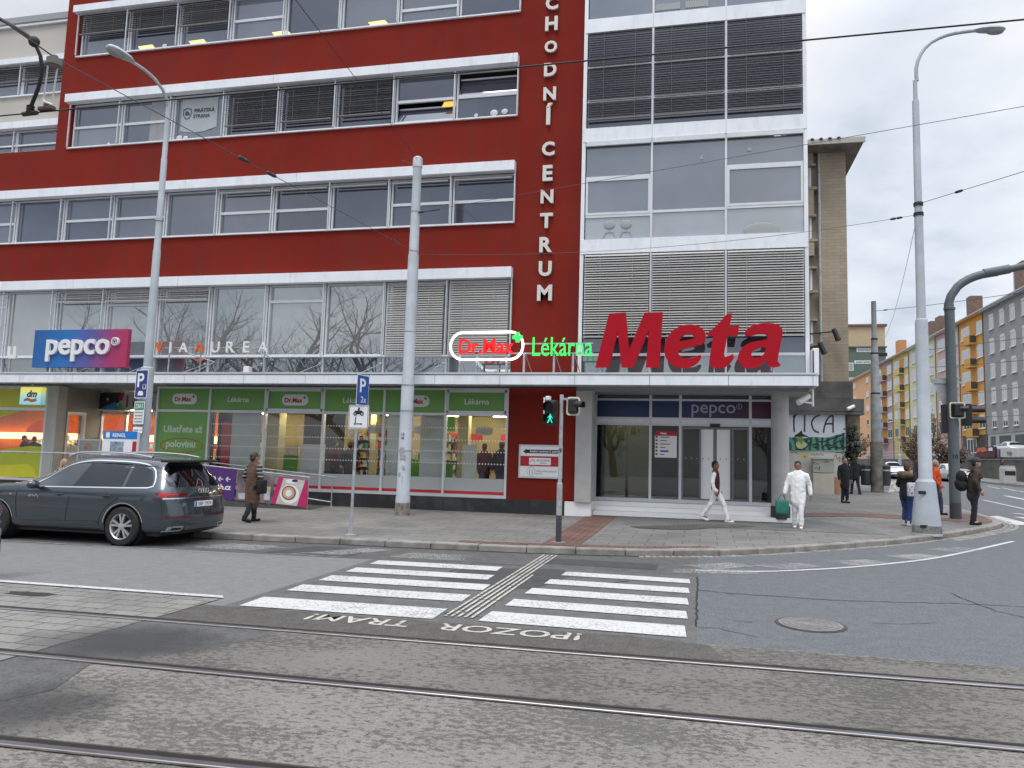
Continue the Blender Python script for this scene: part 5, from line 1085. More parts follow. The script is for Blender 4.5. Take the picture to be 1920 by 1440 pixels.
# grey board by the side door and small poster
gb = thing('notice_board', 'grey notice board with a faded portrait poster at the passage', 'board', (-20.4, 20.9, 1.2)); bx('sheet', mat('grey_board', (.33, .34, .33), .5, var=.15, vs=3), gb, (-20.75, -19.95, 20.92, 20.95, 1.5, 2.05)); bx('frame', ALU, gb, (-20.8, -20.75, 20.9, 20.97, .6, 2.1), (-19.95, -19.9, 20.9, 20.97, .6, 2.1), (-20.75, -19.95, 20.9, 20.97, 2.05, 2.1)); disc('portrait', mat('faded_portrait', (.36, .22, .17), .6, var=.3, vs=6), (-20.4, 1.77), .17, 20.918, gb, 1.2)
# ================================================================ STREET FURNITURE
def stepped_pole(t_, x, y, z0, segs, m_, n=20):
    """segs: (radius, z) list"""
    prof = []
    for (r0, za), (r1, zb) in zip(segs, segs[1:]): prof.append((r0, za))
    prof.append(segs[-1]); return MB().lathe([(r, z) for r, z in segs], (x, y, 0), n).build('pole', m_, t_, smooth=True)
def lamp_head(t_, p_, d, L=.75, m_=None):
    d = Vector(d).normalized(); p_ = Vector(p_); sd = d.cross(Vector((0, 0, 1))).normalized(); up = sd.cross(d)
    def body(z0, z1, sc, nm, mm):
        vs = []; fs = []; n = 14; st_ = [(0, .25), (.08, .5), (.25, .85), (.5, 1), (.75, .95), (.92, .7), (1, .3)]
        for s_, w_ in st_:
            for k in range(n):
                a = 2 * math.pi * k / n; zz = math.sin(a); h_ = (z1 if zz > 0 else z0) * abs(zz)
                vs.append(p_ + d * (L * s_) + sd * (math.cos(a) * .16 * w_ * sc) + up * (h_ * w_))
        for i in range(len(st_) - 1):
            for k in range(n): k2 = (k + 1) % n; fs.append((i * n + k, (i + 1) * n + k, (i + 1) * n + k2, i * n + k2))
        fs += [tuple(range(n)), tuple(range(len(vs) - 1, len(vs) - n - 1, -1))]
        MB().add(vs, fs).build(nm, mm, t_, smooth=True)
    body(-.03, .11, 1.0, 'lamp_head', m_ or POLEPAINT)
    q = p_.copy(); p_ += d * .28; Lo = L; L = L * .62; body(-.13, .0, .8, 'lamp_glass', mat('lamp_diffuser', (.30, .31, .31), .25, var=.1))
# left street lamp
LX, LY = -12.91, 14.75
lamp = thing('street_lamp', 'tall pale street lamp carrying the zone parking signs, arm reaching over the road', 'street lamp', (LX, LY, .12), group='street lamps along the pavement')
def zat(py, px=290, Y=LY): return WY(px, py, Y).z
z1, z2, z3 = zat(690), zat(470), zat(300)
stepped_pole(lamp, LX, LY, .12, [(.17, .1), (.17, 1.2), (.145, z1 - .05), (.135, z1), (.095, z1 + .03), (.085, z2), (.075, z2 + .04), (.068, z3), (.06, z3 + .02), (.055, zat(205))], POLEPAINT)
P = [(LX, LY, zat(207))] + [tuple(WX(x, y, LX - .02 * i)) for i, (x, y) in enumerate(((314, 190), (305, 168), (290, 148), (268, 129), (243, 113)))]
MB().tube(spline(P, .15), .038, 10).build('arm', POLEPAINT, lamp, smooth=True)
a, b = Vector(P[-1]), WX(195, 82, LX - .12); lamp_head(lamp, a - (b - a).normalized() * .12, b - a, (b - a).length * 1.05)
MB().tube([(LX, LY, zat(415)), (LX, LY, zat(411))], .095, 12).build('clamp_band', GALV, lamp)
# sign plates
def plate(o, u, w_, h_, r, m_, parent, y=0, nm='plate', d=.004, back=None):
    n_ = Vector(u).cross(Vector((0, 0, 1))); mb = MB(); mb.prism(rrect(w_, h_, r), Vector(o) + n_ * y, u, (0, 0, 1), -n_ * d); return mb.build(nm, m_, parent)
BLUE = mat('traffic_sign_blue', (.012, .03, .22), .35, var=0); GREENS = mat('zone_green', (.01, .28, .14), .4, var=0)
def sgn(label, loc, u, cat='traffic sign', name='parking_sign'): return thing(name, label, cat, loc)
u_ = Vector((.93, -.20, 0)).normalized(); n_ = u_.cross(Vector((0, 0, 1))); o0 = Vector((LX + .06, LY - .22, 0))
def atpx(py): return o0 + Vector((0, 0, zat(py, 283, LY - .2)))
sg = sgn('blue parking meter sign with a white P, topmost on the left lamp post', atpx(745), u_)
h_ = (atpx(693) - atpx(747)).z; c_ = atpx(720)
plate(c_, u_, h_ * .62, h_, .04, WHITEG, sg); plate(c_, u_, h_ * .62 - .04, h_ - .04, .03, BLUE, sg, .003, 'blue_field')
mb = MB(); text_mesh(mb, 'P', (h_ * .33, h_ * .48), c_ + n_ * .006 + Vector((0, 0, h_ * .13)) - u_ * .02, u_, (0, 0, 1), depth=.003, bold=.02, keep=False)
mb.prism(rrect(h_ * .16, h_ * .17, .02), c_ + n_ * .006 + u_ * (h_ * .17) + Vector((0, 0, -h_ * .10)), u_, (0, 0, 1), n_ * .003)
mb.prism([(-.09, -.05), (.09, -.05), (.09, 0), (.06, .055), (-.06, .055), (-.09, 0)], c_ + n_ * .006 - Vector((0, 0, h_ * .33)), u_, (0, 0, 1), n_ * .003); mb.build('symbol', WHITEG, sg)
mb = MB(); mb.prism([(-.04, .05), (-.03, -.04), (.03, -.04), (.04, .05)], c_ + n_ * .010 + u_ * (h_ * .17) + Vector((0, 0, -h_ * .10)), u_, (0, 0, 1), n_ * .002); mb.build('meter_symbol', BLUE, sg)
sg = sgn('white and green ZONA B resident zone plate under the parking sign', atpx(797), u_, name='zone_sign'); h_ = (atpx(752) - atpx(797)).z; c_ = atpx(774.5)
plate(c_, u_, h_ * .68, h_, .02, INK, sg); plate(c_, u_, h_ * .68 - .025, h_ - .025, .015, WHITEG, sg, .003, 'white_field'); plate(c_ + Vector((0, 0, h_ * .28)), u_, h_ * .55, h_ * .32, .005, GREENS, sg, .006, 'green_field')
text('lettering', WHITEG, sg, 'ZONA B', box=(h_ * .44, h_ * .2), o=c_ + n_ * .011 + Vector((0, 0, h_ * .28)), u=u_, depth=.002, bold=.01, keep=False)
mb = MB()
for k, s_ in enumerate(('S PARKOVACÍM', 'OPRÁVNĚNÍM', 'NEBO PO ÚHRADĚ', 'V AUTOMATU')): text_mesh(mb, s_, (h_ * .50, h_ * .07), c_ + n_ * .007 + Vector((0, 0, h_ * (.02 - .13 * k))), u_, (0, 0, 1), depth=.002)
mb.build('small_print', INK, sg)
sg = sgn('small white OBLAST 1-14 plate below the zone plate', atpx(812), u_, name='zone_sign'); h_ = (atpx(800) - atpx(814)).z; c_ = atpx(807)
plate(c_, u_, h_ * 2.0, h_, .02, INK, sg); plate(c_, u_, h_ * 2.0 - .02, h_ - .02, .015, WHITEG, sg, .003, 'white_field'); text('lettering', INK, sg, 'OBLAST 1-14', box=(h_ * 1.5, h_ * .4), o=c_ + n_ * .007, u=u_, depth=.002, bold=.01)
ad = thing('advert_panel', 'blue topped white poster case fixed low on the left lamp post', 'advert', (LX - .1, LY - .3, 1.0)); o1 = Vector((LX - .28, LY - .3, 0)); za, zb = zat(810, 265, LY - .3), zat(876, 265, LY - .3)
def pz(f): return o1 + Vector((0, 0, za + (zb - za) * f))
mb = MB(); mb.box(o1.x - .5, o1.x + .43, LY - .32, LY - .24, zb, za); mb.build('case', WHITEG, ad)
bx('blue_header', mat('advert_blue', (.015, .20, .62), .4, var=0), ad, (o1.x - .5, o1.x + .43, LY - .325, LY - .3205, za - .17, za + .01)); text('header_text', WHITEG, ad, 'RENGL', box=(.36, .10), o=(o1.x - .05, LY - .327, za - .085), depth=.002, bold=.03)
mb = MB(); mb.prism(rrect(.1, .12, .01), (o1.x - .36, LY - .327, za - .085), (1, 0, 0), (0, 0, 1), (0, -.002, 0)); mb.build('emblem', WHITEG, ad)
bx('photo', mat('bluish_photo', (.25, .32, .4), .5, var=.6, vs=14), ad, (o1.x - .28, o1.x + .08, LY - .325, LY - .3205, za - .5, za - .23)); bx('red_strip', mat('board_red', (.45, .01, .03)), ad, (o1.x + .32, o1.x + .425, LY - .325, LY - .3205, zb, za - .22))
text('headline', mat('advert_ink_blue', (.04, .10, .35), .5, var=0), ad, 'BRIGÁDA', box=(.36, .09), o=(o1.x - .06, LY - .322, za - .60), depth=.002, bold=.02)
mb = MB()
for z in (.70, .76, .82): mb.box(o1.x - .25, o1.x + .1, LY - .323, LY - .3205, za - z, za - z + .012)
mb.build('small_print', mat('sign_grey_ink', (.12, .12, .13)), ad)
# tram pole in front of the pharmacy
PX_, PY_ = WY(757, 900, 19.28).x, 19.28; z0 = .12 + gz(PY_)
tp = thing('tram_pole', 'tall grey tapered overhead line pole in front of the pharmacy', 'pole', (PX_, PY_, z0))
def zp(py): return WY(768, py, PY_).z
zt_ = zp(300); prof = [(.205, z0 - .05), (.205, zp(932)), (.19, zp(930)), (.18, zp(705)), (.165, zp(703)), (.155, zp(480)), (.14, zp(478)), (.125, zt_)]
MB().lathe(prof, (PX_, PY_, 0), 24).build('shaft', POLEPAINT, tp, smooth=True)
mb = MB()
for py in (845, 770, 722, 622, 472, 398): rr_ = [r for r, z in prof if z <= zp(py)][-1] + .004; mb.lathe([(rr_, zp(py) - .012), (rr_, zp(py) + .012)], (PX_, PY_, 0), 24)
mb.build('steel_band', GALV, tp)
MB().lathe([(.14, zt_ - .25), (.145, zt_ - .2), (.145, zt_ + .02), (.10, zt_ + .07)], (PX_, PY_, 0), 20).build('cap', ALU, tp, smooth=True)
MB().lathe([(.209, z0), (.209, z0 + .35)], (PX_, PY_, 0), 24).build('dirty_base', mat('dirty_concrete', (.23, .21, .19), .9, var=.5, vs=9), tp, smooth=True)
mb = MB(); text_mesh(mb, '13', (.09, .09), (PX_ - .01, PY_ - .192, zp(815)), depth=.003); text_mesh(mb, '90', (.09, .09), (PX_ - .01, PY_ - .192, zp(822)), depth=.003); mb.build('pole_number', INK, tp)
SCR = mat('scratched_sticker_residue', (.34, .35, .36), .8, var=.5, vs=35); mb = MB()
for py, dx, w_, h_ in ((850, -.02, .15, .16), (862, .02, .17, .14), (880, .05, .07, .10), (905, .03, .02, .2), (893, -.06, .08, .1)): z = zp(py); mb.add([(PX_ + dx - w_ / 2, PY_ - .191, z), (PX_ + dx + w_ / 2, PY_ - .191, z), (PX_ + dx + w_ / 2, PY_ - .189, z + h_), (PX_ + dx - w_ / 2, PY_ - .189, z + h_)], [(0, 1, 2, 3)])
mb.build('sticker_residue', SCR, tp)
# motorcycle parking sign
q = Gs(657, 1004, .12); mp_ = thing('sign_post', 'thin galvanised post carrying the motorcycle parking signs', 'sign post', q)
def zq(py, px=665): return WY(px, py, q.y).z
dx_ = WY(676, 705, q.y).x - q.x
MB().tube([(q.x, q.y, q.z), (q.x + dx_ * .0 + .02, q.y, zq(705))], .032, 12).build('post', GALV, mp_, smooth=True); MB().lathe([(.12, q.z), (.12, q.z + .02), (.06, q.z + .03), (.05, q.z + .16)], (q.x, q.y, 0), 12).build('base_plate', GALV, mp_)
u2 = Vector((.10, .99, 0)).normalized(); n2 = u2.cross(Vector((0, 0, 1))); c_ = Vector((q.x + .13, q.y - .02, zq(732, 676))); h_ = zq(703) - zq(760)
sg = sgn('blue P 2x sign turned sideways, above the motorcycle plate', c_ - Vector((0, 0, h_ / 2)), u2)
plate(c_, u2, h_ * .72, h_, .03, WHITEG, sg); plate(c_, u2, h_ * .72 - .03, h_ - .03, .02, mat('faded_sign_blue', (.02, .09, .36), .4, var=0), sg, .003, 'blue_field')
mb = MB(); text_mesh(mb, 'P', (h_ * .34, h_ * .45), c_ + n2 * .007 + Vector((0, 0, h_ * .15)) - u2 * .02, u2, (0, 0, 1), depth=.003, bold=.02, keep=False); text_mesh(mb, '2x', (h_ * .32, h_ * .2), c_ + n2 * .007 + Vector((0, 0, -h_ * .3)) + u2 * .03, u2, (0, 0, 1), depth=.003, keep=False); mb.build('symbol', WHITEG, sg)
u3 = Vector((.99, -.1, 0)).normalized(); n3 = u3.cross(Vector((0, 0, 1))); c_ = Vector((WY(671, 782, q.y - .1).x, q.y - .07, zq(782))); w_ = .50
sg = sgn('white square plate with motorcycle and scooter symbols', c_ - Vector((0, 0, .25)), u3, name='vehicle_plate')
plate(c_, u3, w_, w_ + .02, .04, WHITEG, sg); mb = MB(); ring(mb, rrect(w_ - .03, w_ - .01, .03)[::1], rrect(w_ - .05, w_ - .03, .025), c_ + n3 * .003, u3, (0, 0, 1), n3 * .002); mb.build('border', INK, sg)
mb = MB(); cc = c_ + n3 * .004
for dx in (-.085, .085): ring(mb, [(.045 * math.cos(a * .5236), .045 * math.sin(a * .5236)) for a in range(12)], [(.022 * math.cos(a * .5236), .022 * math.sin(a * .5236)) for a in range(12)], cc + u3 * dx + Vector((0, 0, .07)), u3, (0, 0, 1), n3 * .003)
mb.prism([(-.07, .06), (.05, .06), (.1, .13), (.06, .14), (.02, .13), (.03, .2), (-.01, .21), (-.03, .13), (-.1, .14), (-.09, .11)], cc, u3, (0, 0, 1), n3 * .003)
for dx in (-.085, .075): ring(mb, [(.022 * math.cos(a * .785), .022 * math.sin(a * .785)) for a in range(8)], [(.01 * math.cos(a * .785), .01 * math.sin(a * .785)) for a in range(8)], cc + u3 * dx + Vector((0, 0, -.15)), u3, (0, 0, 1), n3 * .003)
mb.prism([(-.06, -.155), (.06, -.155), (.06, -.14), (-.06, -.14)], cc, u3, (0, 0, 1), n3 * .003); mb.prism([(-.08, -.13), (-.06, -.13), (-.055, 0), (-.075, 0)], cc, u3, (0, 0, 1), n3 * .003); mb.build('symbols', INK, sg)
# pedestrian signal pole
q = Gs(1047, 1017, .12); sp_ = thing('signal_pole', 'grey pedestrian signal pole at the kerb beside the red paving', 'pole', q)
def zs(py): return WY(1049, py, q.y).z
z_a, z_b, z_c = zs(966), zs(905), zs(740)
MB().tube([(q.x, q.y, q.z), (q.x, q.y, z_a)], .062, 16).build('dark_foot', mat('dark_grey_paint', (.05, .055, .065), .5, var=.1), sp_, smooth=True); MB().tube([(q.x, q.y, z_a), (q.x, q.y, z_b - .01), (q.x, q.y, z_b)], [.0615, .0615, .05], 16).build('lower_tube', GALV, sp_, smooth=True)
MB().tube([(q.x, q.y, z_b), (q.x, q.y, z_c)], .042, 16).build('upper_tube', GALV, sp_, smooth=True); MB().lathe([(.16, q.z), (.16, q.z + .015)], (q.x, q.y, 0), 4).build('foot_plate', GALV, sp_)
text('number', INK, sp_, '9', box=(.06, .1), o=(q.x + .005, q.y - .044, zs(845)), depth=.002, bold=.02)
th = thing('pedestrian_signal', 'black pedestrian signal head showing the green walking man', 'traffic light', (q.x - .18, q.y, zs(798)))
def visor(mb, c, d, r, L, cut=True):
    d = Vector(d).normalized(); sd = d.cross(Vector((0, 0, 1))).normalized(); up = sd.cross(d); n = 14; vs = []; fs = []
    for s_ in range(2):
        for k in range(n + 1): a = R_(-40 + 260 * k / n); vs.append(Vector(c) + sd * (math.cos(a) * r) + up * (math.sin(a) * r) + d * (L * s_ * (1.0 if s_ else 0)))
    for k in range(n): fs.append((k, k + 1, n + 2 + k, n + 1 + k))
    return mb.add(vs, fs)
x0 = WY(1032, 780, q.y).x; zc_ = (zs(750) + zs(797)) / 2; hh = zs(750) - zs(797)
MB().bevbox(x0 - .125, x0 + .125, q.y - .02, q.y + .17, zc_ - hh / 2, zc_ + hh / 2, .025).build('housing', BLACK, th)
lr = hh * .21
for k, (zc2, m_) in enumerate(((zc_ + hh * .24, mat('unlit_lens', (.012, .012, .012), .2, var=0)), (zc_ - hh * .24, mat('dark_lens', (.005, .012, .012), .2, var=0)))):
    disc('lens', m_, (x0, zc2), lr, q.y - .022, th, 1.0); visor(MB(), (x0, q.y - .02, zc2), (-.15, -1, -.12), lr + .012, .16).build('visor', BLACK, th)
mb = MB(); z_ = zc_ - hh * .24; s_ = lr * 1.5
for poly in ([(-.07, .40), (.07, .40), (.09, .5), (0, .58), (-.09, .5)], [(-.12, .37), (.14, .37), (.10, -.05), (-.12, -.05)], [(.08, .33), (.14, .33), (.34, .02), (.26, -.02)], [(-.08, .33), (-.14, .33), (-.36, .08), (-.28, .03)], [(-.12, -.05), (.02, -.05), (-.26, -.58), (-.40, -.55)], [(-.02, -.05), (.10, -.05), (.34, -.55), (.22, -.58)]): mb.prism([(x * s_, z * s_) for x, z in poly][::-1] if False else [(x * s_, z * s_) for x, z in poly], (x0, q.y - .026, z_), (1, 0, 0), (0, 0, 1), (0, -.004, 0))
mb.build('walking_man', emit('signal_green', (.03, 1.0, .62), 1.1), th)
bx('rear_shield', WHITEP, th, (x0 - .16, x0 - .13, q.y + .0, q.y + .2, zc_ - hh * .05, zc_ + hh * .6)); bx('bracket', BLACK, th, (x0 + .12, q.x - .03, q.y - .02, q.y + .02, zc_ + hh * .38, zc_ + hh * .42), (x0 + .12, q.x - .03, q.y - .02, q.y + .02, zc_ - hh * .42, zc_ - hh * .38)); MB().bevbox(x0 - .12, x0 - .02, q.y + .02, q.y + .14, zc_ + hh * .5, zc_ + hh * .66, .01).build('detector_box', WHITEP, th)
def side_head(label, c, w_, h_, dvis, n=1, name='traffic_light'):
    """head seen from the side with a pale backing board"""
    t_ = thing(name, label, 'traffic light', (c[0], c[1], c[2] - h_ / 2)); mb = MB(); ring(mb, rrect(w_, h_, .07), rrect(w_ - .07, h_ - .07, .05), (c[0], c[1] + .05, c[2]), (1, 0, 0), (0, 0, 1), (0, .02, 0)); mb.build('backing_frame', mat('pale_yellow_frame', (.72, .70, .60), .5, var=.03), t_)
    mb = MB(); mb.prism(rrect(w_ - .065, h_ - .065, .05), (c[0], c[1] + .055, c[2]), (1, 0, 0), (0, 0, 1), (0, .012, 0)); mb.bevbox(c[0] - w_ * .28, c[0] + w_ * .28, c[1] - .12, c[1] + .05, c[2] - h_ * .36, c[2] + h_ * .36, .02); mb.build('housing', BLACK, t_)
    for i in range(n): visor(MB(), (c[0] + w_ * .1, c[1] - .04, c[2] + h_ * .08), dvis, h_ * .2, .24).build('visor', BLACK, t_)
    return t_
cx = WY(1074, 761, q.y).x; side_head('small black signal head with pale frame right of the pedestrian signal pole', (cx, q.y, zs(761)), .30, .40, (1, -.45, -.08)); 
bx('arm', GALV, sp_, (q.x, cx - .1, q.y - .015, q.y + .015, zs(750), zs(746)))
# right street lamp with conical base
q = Gs(1738, 1001, .12); RX, RY = q.x, q.y
lr_ = thing('street_lamp', 'tall pale street lamp with a wide cone base near the corner, arm curving right', 'street lamp', q, group='street lamps along the pavement')
def zr(py): return WY(1728, py, RY).z
MB().lathe([(.355, q.z - .03), (.345, q.z + .15), (.235, zr(903)), (.20, zr(900)), (.165, zr(896)), (.155, zr(605)), (.145, zr(600)), (.115, zr(598)), (.105, zr(400)), (.095, zr(392)), (.085, zr(192)), (.08, zr(188)), (.055, zr(187)), (.052, zr(150))], (RX, RY, 0), 28).build('pole', POLEPAINT, lr_, smooth=True)
MB().lathe([(.352, q.z), (.349, q.z + .22)], (RX, RY, 0), 28).build('dirty_foot', mat('dirty_grey_foot', (.20, .20, .19), .8, var=.4, vs=6), lr_, smooth=True)
mb = MB(); 
for py, hh in ((923, .06), (985, .05)): z = zr(py); mb.prism(rrect(.18, hh * 1.4, .02), (RX - .16, RY - .345 + (z - q.z) * .085, z), (1, 0, 0), (0, .0, 1), (0, -.006, 0))
mb.build('hatch_mark', INK, lr_)
P = [tuple(WY(x, y, RY)) for x, y in ((1719, 152), (1718, 128), (1726, 102), (1745, 80), (1775, 66), (1805, 60), (1830, 57))]; MB().tube(spline(P, .15), .05, 10).build('arm', POLEPAINT, lr_, smooth=True)
a = Vector(P[-1]); lamp_head(lr_, a - Vector((.08, 0, 0)), WY(1888, 55, RY) - a, (WY(1888, 55, RY) - a).length * 1.05)
# green grey mast arm with signals
q = Gs(1792, 973, .12); GX, GY = q.x, q.y; MASTP = mat('dark_grey_mast_paint', (.105, .125, .135), .5, var=.12)
ma_ = thing('signal_mast', 'dark grey mast with a thick arm bending over the road on the right', 'pole', q)
def zm(py): return WY(1783, py, GY).z
MB().lathe([(.165, zm(942)), (.155, zm(700)), (.15, zm(582)), (.175, zm(581)), (.175, zm(577)), (.14, zm(576)), (.135, zm(570))], (GX, GY, 0), 24).build('mast', MASTP, ma_, smooth=True); MB().lathe([(.172, q.z - .02), (.168, zm(942))], (GX, GY, 0), 24).build('dark_foot', mat('dark_grey_paint', (.05, .055, .065)), ma_, smooth=True)
P = [tuple(WY(x, y, GY)) for x, y in ((1779, 585), (1778, 572), (1783, 555), (1795, 538), (1815, 524), (1840, 515), (1870, 510))]; MB().tube(spline(P, .2), .135, 16).build('arm_bend', MASTP, ma_, smooth=True); a = Vector(P[-1]); MB().tube([a - Vector((.4, 0, .04)), a + Vector((.35, 0, .09))], .15, 16).build('arm_sleeve', MASTP, ma_, smooth=True); MB().tube([a, a + Vector((4, 0, .9))], .115, 16).build('arm_tube', MASTP, ma_, smooth=True)
text('number', INK, ma_, '10', box=(.16, .14), o=(GX, GY - .16, zm(856)), depth=.003, bold=.02)
yl = thing('yield_sign', 'grey back of a triangular yield sign on the dark mast', 'traffic sign', (GX, GY - .17, zm(770))); A = [WY(1750, 707, GY - .2), WY(1808, 705, GY - .2), WY(1781, 768, GY - .2)]
mb = MB(); mb.prism(chaikin([(p.x, p.z) for p in A][::-1], 1) if False else [(p.x, p.z) for p in A][::-1], (0, GY + .18, 0), (1, 0, 0), (0, 0, 1), (0, -.01, 0)); mb.build('plate', GALV, yl); bx('clamp', GALV, yl, (GX - .45, GX + .42, GY + .14, GY + .17, zm(718), zm(715)))
side_head('pale framed black signal head on the dark mast facing right', (WY(1796, 770, GY - .2).x, GY - .22, zm(770)), .46, .52, (1, -.3, -.05))
t_ = thing('traffic_light', 'black two lens signal head with long visors right of the dark mast', 'traffic light', (WY(1812, 790, GY).x, GY, zm(798)))
cx = WY(1812, 778, GY).x; MB().bevbox(cx - .13, cx + .13, GY - .15, GY + .15, zm(798), zm(757), .03).build('housing', BLACK, t_)
for py in (768, 788): visor(MB(), (cx + .1, GY, zm(py)), (1, -.15, -.02), .115, .42).build('visor', BLACK, t_)
t_ = thing('traffic_light', 'narrow black signal head seen edge on, left of the dark mast', 'traffic light', (WY(1773, 810, GY).x, GY + .1, zm(812))); cx = WY(1773, 780, GY).x; MB().bevbox(cx - .07, cx + .07, GY - .02, GY + .25, zm(812), zm(758), .02).build('housing', BLACK, t_)
bx('bracket', BLACK, t_, (cx + .07, GX - .1, GY + .05, GY + .1, zm(770), zm(766)), (cx + .07, GX - .1, GY + .05, GY + .1, zm(800), zm(796)))
# old concrete pole with bins and notice
q = Gs(1645, 923, .12); OX, OY = q.x, q.y; op = thing('tram_pole', 'weathered grey overhead line pole by the side street, bins strapped to its foot', 'pole', q)
def zo(py): return WY(1643, py, OY).z
MB().lathe([(.30, q.z), (.29, q.z + .5), (.27, zo(845)), (.24, zo(740)), (.215, zo(738)), (.20, zo(665)), (.17, zo(663)), (.155, zo(636)), (.135, zo(634)), (.125, zo(565))], (OX, OY, 0), 20).build('shaft', mat('weathered_pole_paint', (.24, .26, .27), .7, var=.25, vs=2.5), op, smooth=True)
MB().lathe([(.31, q.z), (.30, q.z + 2.6)], (OX, OY, 0), 20).build('stained_foot', mat('stained_pole_foot', (.14, .135, .12), .8, var=.5, vs=3), op, smooth=True); mb = MB()
for py in (636, 663, 738, 840): mb.lathe([(.30 if py > 800 else .235 if py > 700 else .20 if py > 650 else .165, zo(py) - .04), (.30 if py > 800 else .235 if py > 700 else .20 if py > 650 else .165, zo(py) + .04)], (OX, OY, 0), 20)
mb.build('band', DARK, op); bx('bracket', DARK, op, (OX, OX + .6, OY - .1, OY + .1, zo(668), zo(662)))
for nm, dx in (('dark litter bin strapped left of the old pole', -.55), ('dark litter bin strapped right of the old pole', .42)):
    t_ = thing('litter_bin', nm, 'bin', (OX + dx, OY, q.z + .3)); MB().lathe([(.2, 0), (.24, .05), (.24, 1.0), (.2, 1.05), (.1, 1.1)], (OX + dx, OY, q.z + .35), 14).build('body', mat('dark_bin', (.03, .033, .035), .6, var=.2), t_, smooth=True); MB().lathe([(.245, .75), (.245, .82)], (OX + dx, OY, q.z + .35), 14).build('band', GALV, t_)
nb = thing('leaning_board', 'small white graffiti board leaning at the old pole foot', 'board', (OX + .75, OY - .2, q.z)); mb = MB(); mb.prism([(-.25, 0), (.3, .1), (.42, .65), (-.05, .6)], (OX + .7, OY - .25, q.z), (1, .2, 0), (0, .2, 1), (0, .03, 0)); mb.build('panel', mat('scribbled_board', (.5, .49, .46), .7, var=.5, vs=7), nb)
# ================================================================ TAN BRICK BUILDING, ANNEX AND MURAL
random.seed(21)
def brickmat(name, c1, c2, mo, axis='XZ'):
    m, t, p = nodes(name); g = t.nodes.new('ShaderNodeNewGeometry'); s_ = t.nodes.new('ShaderNodeSeparateXYZ'); t.links.new(g.outputs['Position'], s_.inputs[0]); cb = t.nodes.new('ShaderNodeCombineXYZ')
    ad_ = t.nodes.new('ShaderNodeMath'); ad_.operation = 'ADD'; t.links.new(s_.outputs[0], ad_.inputs[0]); t.links.new(s_.outputs[1], ad_.inputs[1]); t.links.new(ad_.outputs[0], cb.inputs[0]); t.links.new(s_.outputs[2], cb.inputs[1])
    br = t.nodes.new('ShaderNodeTexBrick'); br.inputs['Scale'].default_value = 1; br.inputs['Brick Width'].default_value = .62; br.inputs['Row Height'].default_value = .17; br.inputs['Mortar Size'].default_value = .012; br.inputs['Bias'].default_value = -.2
    for k, v in (('Color1', c1), ('Color2', c2), ('Mortar', mo)): br.inputs[k].default_value = (*v, 1)
    t.links.new(cb.outputs[0], br.inputs['Vector']); c = mixc(t, 1.0, br.outputs[0], ramp(t, noise(t, .35, 5, .65), [(.3, (.72,) * 3), (.7, (1.12,) * 3)]), 'MULTIPLY'); t.links.new(c, p.inputs['Base Color']); p.inputs['Roughness'].default_value = .85; return m
TANB = brickmat('tan_brick', (.40, .335, .25), (.35, .29, .215), (.27, .235, .19)); TANR = mat('tan_render', (.33, .285, .23), .9, var=.2, vs=.6, bp=.3, bs=60)
BY = 38.0
def bxp(px, py=460, Y=BY): return WY(px, py, Y).x
tb_ = thing('brick_building', 'tan brick apartment building with deep eaves behind the glazed tower', 'building', (4, BY, .4))
XB = bxp(1588); zr0 = WY(1590, 285, BY).z; zlow = WY(1590, 742, BY).z
x_s = bxp(1539)                                                    # edge between rendered bay and brick pier
MB().box(x_s, XB, BY, 52, zlow, zr0).build('brick_wall', TANB, tb_); MB().box(-8, x_s, BY + .25, 52, zlow, zr0).build('rendered_wall', TANR, tb_)
mb = MB()
for pa, pb in ((278, 312), (355, 405), (452, 480)): z1, z0 = WY(1525, pa, BY).z, WY(1525, pb, BY).z; mb.box(bxp(1500), bxp(1526), BY - .12, BY + .25, z0, z1)
mb.build('brick_panel', TANB, tb_)
# eaves: flat overhanging roof, soffit visible from the street
ze = WY(1612, 258, BY - 1.2).z; xe = WY(1620, 255, BY - 1.2).x
SOFT = mat('stained_eaves_boards', (.20, .165, .14), .9, var=.4, vs=1.5)
mb = MB(); mb.box(-9, xe, BY - 1.2, 53.2, zr0, ze - .05); mb.build('eaves', SOFT, tb_); bx('gutter', mat('pale_gutter', (.42, .40, .37), .6, var=.1), tb_, (-9, xe + .05, BY - 1.28, BY - 1.2, ze - .25, ze + .02)); TILE = mat('weathered_roof_tile', (.20, .095, .075), .85, var=.3, vs=3, bp=.6, bs=10)
mb = MB(); mb.add([(-9, BY - 1.2, ze), (xe - .9, BY - 1.2, ze), (xe - 3.5, BY + 6, ze + 2.6), (-9, BY + 6, ze + 2.6), (xe, 53.2, ze - .05)], [(0, 1, 2, 3), (1, 4, 2)]); mb.build('roof', TILE, tb_)
mb = MB()
for i in range(22): x = xe - 1.2 - i * .42; mb.ell((x, BY - 1.15, ze + .02), (.12, .25, .09), 8, 6)
mb.build('tile_edge', TILE, tb_)
